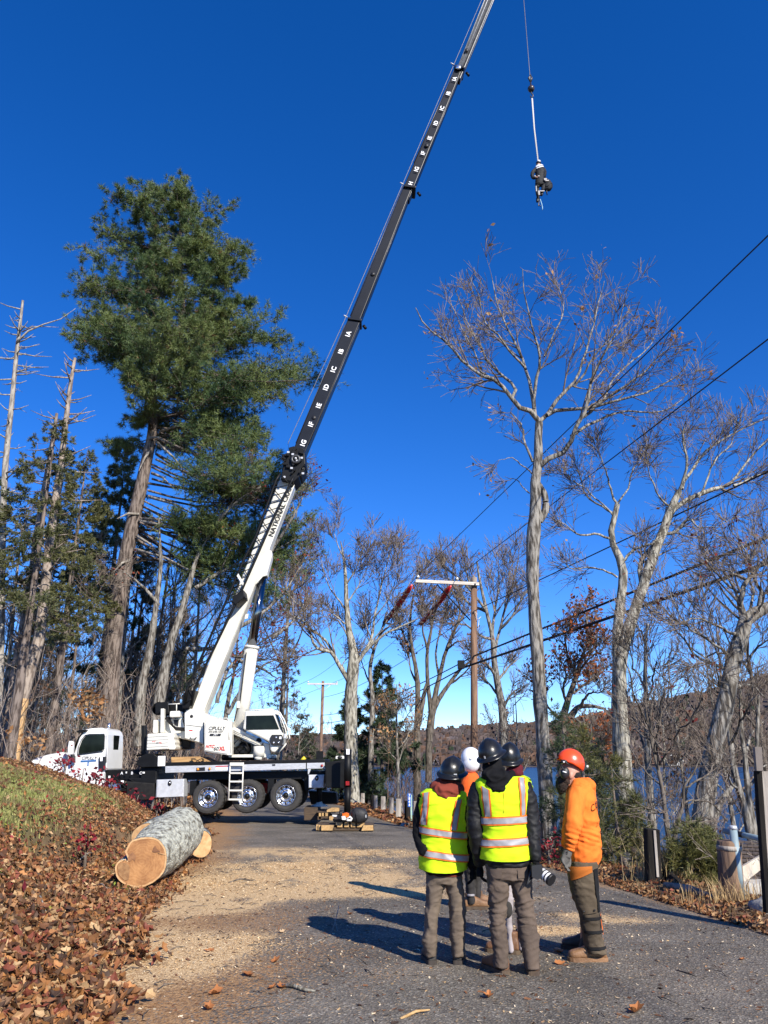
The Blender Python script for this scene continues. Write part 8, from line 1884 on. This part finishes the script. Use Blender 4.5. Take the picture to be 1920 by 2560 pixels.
for pts in [[(A_(1275,400),.055),(A_(1330,480),.08),(A_(1350,800),.11),(A_(1355,1000),.11)],[(A_(1350,1010,-.08),.08),(A_(1390,1300,-.05),.06),(A_(1440,1640,-.02),.04)],[(A_(1350,1010,.1),.08),(A_(1380,1300,.15),.06),(A_(1370,1600,.2),.04)],[(A_(1262,860,-.25),.034),(wr,.030)],[(A_(1262,350,0),.062),(A_(1300,420,0),.065)]]: mb.tube([p for p, r in pts], [r for p, r in pts], 12)
head(mb, hc, HM, 1.0); fuse(mb, 'body', K_skin, T, .0095, 2)
bd = MB(); ell(bd, A_(1200,415,0), (.055,.062,.080), rotm(0,0,.2)); ell(bd, A_(1225,390,0), (.05,.068,.06)); ell(bd, A_(1195,455,0), (.028,.035,.05), rotm(0,0,.2)); fuse(bd, 'beard', K_beard, T, .008, 2, lambda p: fold(p, .008, 4, 34, 30))
hr = MB(); ell(hr, A_(1296,352,0), (.055,.075,.05)); fuse(hr, 'hair', K_hair, T, .008, 2, lambda p: fold(p, .007, 6, 34, 30))
# helmet shell
hs_ = MB(); HH = rotm(0,0,.18); k = 48; rings = []
for t in np.linspace(.03, 1.0, 15):
    ring = []
    for j in range(k):
        ph = 2*math.pi*j/k; lim = 1.62+.34*max(0, math.cos(ph))-.14*max(0, -math.cos(ph))+.0*math.sin(ph); th = t*lim
        ring.append(Vector((math.sin(th)*math.cos(ph)*.130, math.sin(th)*math.sin(ph)*.106, math.cos(th)*.132)))
    rings.append(ring)
hcn = A_(1262,262,0); V = []
for rg in rings: V += [hcn+HH@v for v in rg]
for rg in rings[::-1]: V += [hcn+HH@(v*.955) for v in rg]
nn = len(rings)*2; hs_.add(V, [[i*k+j,(i+1)*k+j,(i+1)*k+(j+1)%k,i*k+(j+1)%k] for i in range(nn-1) for j in range(k)], 0, True); hel = hs_.build('helmet', K_hato, T)
ox = lambda x, y, dd=-.115: A_(x, y, dd)
mbx = MB(); ell(mbx, ox(1215,248,-.100), (.030,.012,.016)); mbx.tube([ox(1180,262,-.085), ox(1215,243,-.108), ox(1235,262,-.108), ox(1258,275,-.105)], .008, 6); mbx.build('helmet_vent', M['inkblack'], hel)
mbx = MB(); ell(mbx, ox(1213,252,-.113), (.008,.006,.008)); mbx.build('visor_screw', M['inkwhite'], hel)
mbx = MB(); ell(mbx, ox(1222,335,-.095), (.042,.028,.055), rotm(0,0,.2)); mbx.build('ear_muff', M['inkblack'], T); MB().tube([ox(1204,322,-.125), ox(1232,330,-.125)], .006, 6).build('ear_muff_bar', M['inkwhite'], T)
MB().tube([ox(1190,270,-.09), ox(1205,300,-.10), ox(1222,320,-.11)], .008, 6).build('ear_muff_arm', M['inkblack'], T)
vis = MB(); P_ = [A_(1175,196,-.08), A_(1105,232,-.09), A_(1110,248,-.09), A_(1172,262,-.08)]; Q_ = [A_(1175,196,.08), A_(1105,232,.09), A_(1110,248,.09), A_(1172,262,.08)]
vm = mat('visor_mesh', (.02,.02,.022), None, 80, .6)
vis.add(P_+Q_, [[0,1,5,4],[1,2,6,5]]).build('mesh_visor', vm, T); MB().tube([A_(1175,215,-.09), A_(1108,238,-.1), A_(1108,240,.1), A_(1175,215,.09)], .005, 6).tube([A_(1110,245,-.095), A_(1068,228,-.08), A_(1064,255,-.05), A_(1080,272,-.08), A_(1125,262,-.09), A_(1180,272,-.09)], .005, 6).tube([A_(1110,232,-.095), A_(1070,222,-.06)], .004, 6).build('visor_frame', M['inkblack'], T)
MB().box(A_(1366,283,0), (.03,.05,.06)).build('helmet_lamp', M['inkblack'], hel); MB().box(A_(1380,283,0), (.03,.03,.018)).build('lamp_clip', M['inkwhite'], hel)
# gloved hand, chaps, boots
gl = MB(); hand(gl, wr+Vector((0,0,-.01)), A_(1198,1010,-.27)-wr, (.6,-.2,.5), 1.22, .55, -1); gl.tube([wr+Vector((.002,0,.015)), A_(1238,930,-.255), A_(1228,955,-.26)], [.038,.040,.040], 12); fuse(gl, 'glove', K_glove, T, .006, 1)
for yy in (918, 932): MB().tube([A_(1222,yy+6,-.215), A_(1236,yy,-.30), A_(1262,yy-2,-.27)], .004, 5).build('glove_fold', K_blackm, T)
tr_ = MB(); leg = Shell([(130,262,430,.14),(170,248,434,.14),(250,255,430,.125),(330,268,434,.112),(410,298,440,.105),(450,318,442,.10),(520,332,452,.095),(600,348,462,.09),(660,352,476,.09),(708,368,487,.09)], U8, d-.07, .004, 62, pw=.85, step=5)
leg.into(tr_); fuse(tr_, 'chaps', K_chap, T, .010, 1, lambda p: fold(p, .006, 75, 14, 5)+fold(p, .004, 76, 30, 9))
tr_ = MB(); Shell([(140,280,430,.12),(250,290,438,.115),(410,318,444,.10),(520,345,462,.09),(600,340,440,.085),(680,320,420,.08)], U8, d+.16, .003, 63).into(tr_); fuse(tr_, 'trousers', K_black_tr, T, .013, 2, lambda p: fold(p, .006, 77, 12, 5))
leg.patch([(252,158),(372,150),(376,188),(264,246)], .012, 10, 8).build('chap_top_patch', K_chapo, T)
for yy in (478, 562, 662): leg.patch([(336+.16*(yy-478),yy-6),(448+.14*(yy-478),yy-10),(448+.14*(yy-478),yy+8),(336+.16*(yy-478),yy+12)], .013, 14, 3).build('chap_strap', M['blackmatte'], T)
leg.patch([(325,412),(408,408),(412,440),(335,455)], .010, 8, 4).build('knee_flap', K_chap, T)
for x_, y_ in ((338,434),(392,424)): MB().lathe([(0,-.006),(.008,-.004),(.009,0)], leg.at_px(x_, y_, .018), 'y', 8).build('snap', M['inkblack'], T)
leg.patch([(385,170),(412,165),(432,440),(418,440)], .011, 5, 16).build('chap_side', M['blackmatte'], T)
leg.patch([(432,455),(446,452),(462,580),(450,585)], .012, 3, 10).build('chap_edge', K_otape, T)
MB().tube([A_(1440,1010,-.12), A_(1458,1060,-.14), A_(1462,1140,-.13)], .008, 6).tube([A_(1430,1015,-.12), A_(1445,1080,-.14), A_(1455,1100,-.13)], .006, 6).build('chap_tie', M['inkblack'], T)
for i, (x0, y0, tx_) in enumerate(((1412,562,'CIPU'),(1420,588,'tree'))):
    sh2 = sh; p = sh.at_px(x0, y0, .012); q = sh.at_px(x0+20, y0, .012); text_mesh(tx_, .085 if i == 0 else .03, M['inkblack'], p+(q-p)*.3+Vector((.006,-.012,0)), q-p, (0,0,1), 'lettering', T, bold=.02)
p = sh.at_px(1432,684,.014); q = sh.at_px(1450,684,.014); text_mesh('203', .05, M['inkblack'], p+Vector((.004,-.012,0)), q-p, (0,0,1), 'lettering', T, bold=.01)
boot(T, foot_at(U8, 430, 762, d-.05), math.radians(180), K_boot, K_boot, .315, .115); boot(T, foot_at(U8, 372, 700, d+.36), math.radians(165), K_bootd, K_soleD, .30, .11)

# ---- climber hanging from the crane
d = 26.9
T = thing('person', 'climber in black gear hanging on a line high in the sky', 'person', at(R8(540,1960), d), None)
A_ = lambda x, y, dd=0: at(R8(x, y), d+dd)
K_gear = cloth('dark_climbing_clothes', (.022,.024,.028), (.014,.015,.018), .7)
mb = MB(); Shell([(1458,515,570,.08),(1480,492,602,.13),(1530,488,618,.15),(1600,492,612,.15),(1680,488,606,.15),(1720,490,600,.14)], R8, d, .004, 81, step=8).into(mb)
tubeR(mb, [(505,1500,.075,0),(462,1540,.08,-.03),(445,1600,.075,-.08),(470,1632,.065,-.15),(495,1620,.05,-.2)], R8, d); tubeR(mb, [(600,1500,.075,0),(620,1550,.075,.05),(612,1610,.07,.1),(580,1640,.055,.15)], R8, d)
fuse(mb, 'jacket', K_gear, T, .022, 2, lambda p: fold(p, .012, 83, 8, 5))
mb = MB(); Shell([(1680,488,605,.14),(1730,492,600,.14)], R8, d, .004, 82, step=8).into(mb)
tubeR(mb, [(520,1700,.10,0),(515,1780,.085,0),(522,1860,.075,0),(530,1930,.06,0)], R8, d); tubeR(mb, [(580,1700,.10,0),(600,1760,.09,-.05),(590,1800,.075,-.1),(570,1850,.065,0),(545,1865,.05,.1)], R8, d)
fuse(mb, 'trousers', K_gear, T, .022, 2, lambda p: fold(p, .010, 84, 8, 5))
mb = MB(); mb.tube([A_(530,1440), A_(545,1550), A_(545,1700)], [.05,.08,.1], 10); head(mb, A_(535,1455,0), rotm(2.6,.2,0), 1.05); hand(mb, A_(495,1620,-.2), Vector((1,0,.2)), (0,-1,0), 1.0, .8, 1); hand(mb, A_(580,1640,.15), Vector((-1,0,0)), (0,-1,0), 1.0, .8, 1)
mb.tube([A_(520,1700), A_(530,1930)], .04, 8); mb.tube([A_(580,1700), A_(600,1770), A_(550,1860)], .04, 8); fuse(mb, 'body', K_skin, T, .012, 2)
mb = MB(); ell(mb, A_(532,1428), (.11,.125,.11)); mb.build('helmet', M['inkblack'], T); mb = MB(); ell(mb, A_(535,1412,-.03), (.09,.10,.08)); mb.build('helmet_top', K_hatw, T)
sh = Shell([(1458,515,570,.08),(1480,492,602,.13),(1530,488,618,.15),(1600,492,612,.15)], R8, d, .004, 81, step=8)
sh.patch([(498,1482),(588,1462),(588,1488),(498,1512)], .03, 8, 3).build('reflective_band', K_hatw, T); sh.patch([(504,1520),(588,1500),(588,1512),(504,1536)], .03, 8, 3).build('reflective_band', K_hatw, T)
for (x, y, w_, h_) in ((486,1612,.06,.10),(536,1605,.07,.05),(502,1780,.04,.28),(582,1812,.2,.05),(540,1838,.07,.22),(628,1650,.12,.10),(650,1668,.15,.06)): MB().box(A_(x, y, -.17), (w_,.03,h_)).build('reflective_patch', K_silver, T)
mb = MB(); ell(mb, A_(655,1735,0), (.22,.16,.28)); ell(mb, A_(625,1690,0), (.16,.14,.18)); fuse(mb, 'gear_bag', K_gear, T, .02, 2, lambda p: fold(p, .02, 85, 6, 5))
MB().tube([A_(635,1770), A_(652,1866)], [.045,.02], 7).build('hand_saw', M['inkblack'], T)
for (x, y, h_) in ((520,1940,200),(580,1850,190)):
    mb = MB(); mb.tube([A_(x,y-25), A_(x,y), A_(x-5,y+20,-.12)], [.065,.07,.045], 10); mb.build('boot', M['inkblack'], T)
mb = MB(); mb.tube([A_(548,1925), A_(535,1990), A_(530,2020), A_(548,2010), A_(560,2025)], .022, 6).build('lanyard', M['boomgrey'], T)
MB().tube([A_(555,1925), A_(575,1985), A_(588,2040), A_(585,2075)], .016, 6).build('blue_cord', mat('pale_blue_cord', (.35,.6,.7), None, 8, .6), T)
MB().tube([A_(490,1700,-.15), A_(545,1720,-.17), A_(605,1700,-.15)], .03, 8).build('harness_belt', M['blackmatte'], T)
rp = MB(); rp.tube([hk+Vector((0,0,-.40)), A_(470,950), A_(524,1400), A_(540,1480,-.1)], .022, 6); rp.tube([hk+Vector((.03,0,-.40)), A_(478,950), A_(532,1400)], .018, 6)
tag(rp.build('rope', mat('pale_climbing_rope', (.62,.60,.56), (.4,.38,.36), 60, .7), None), 'pale doubled rope running from the crane ball down to the climber', 'rope')
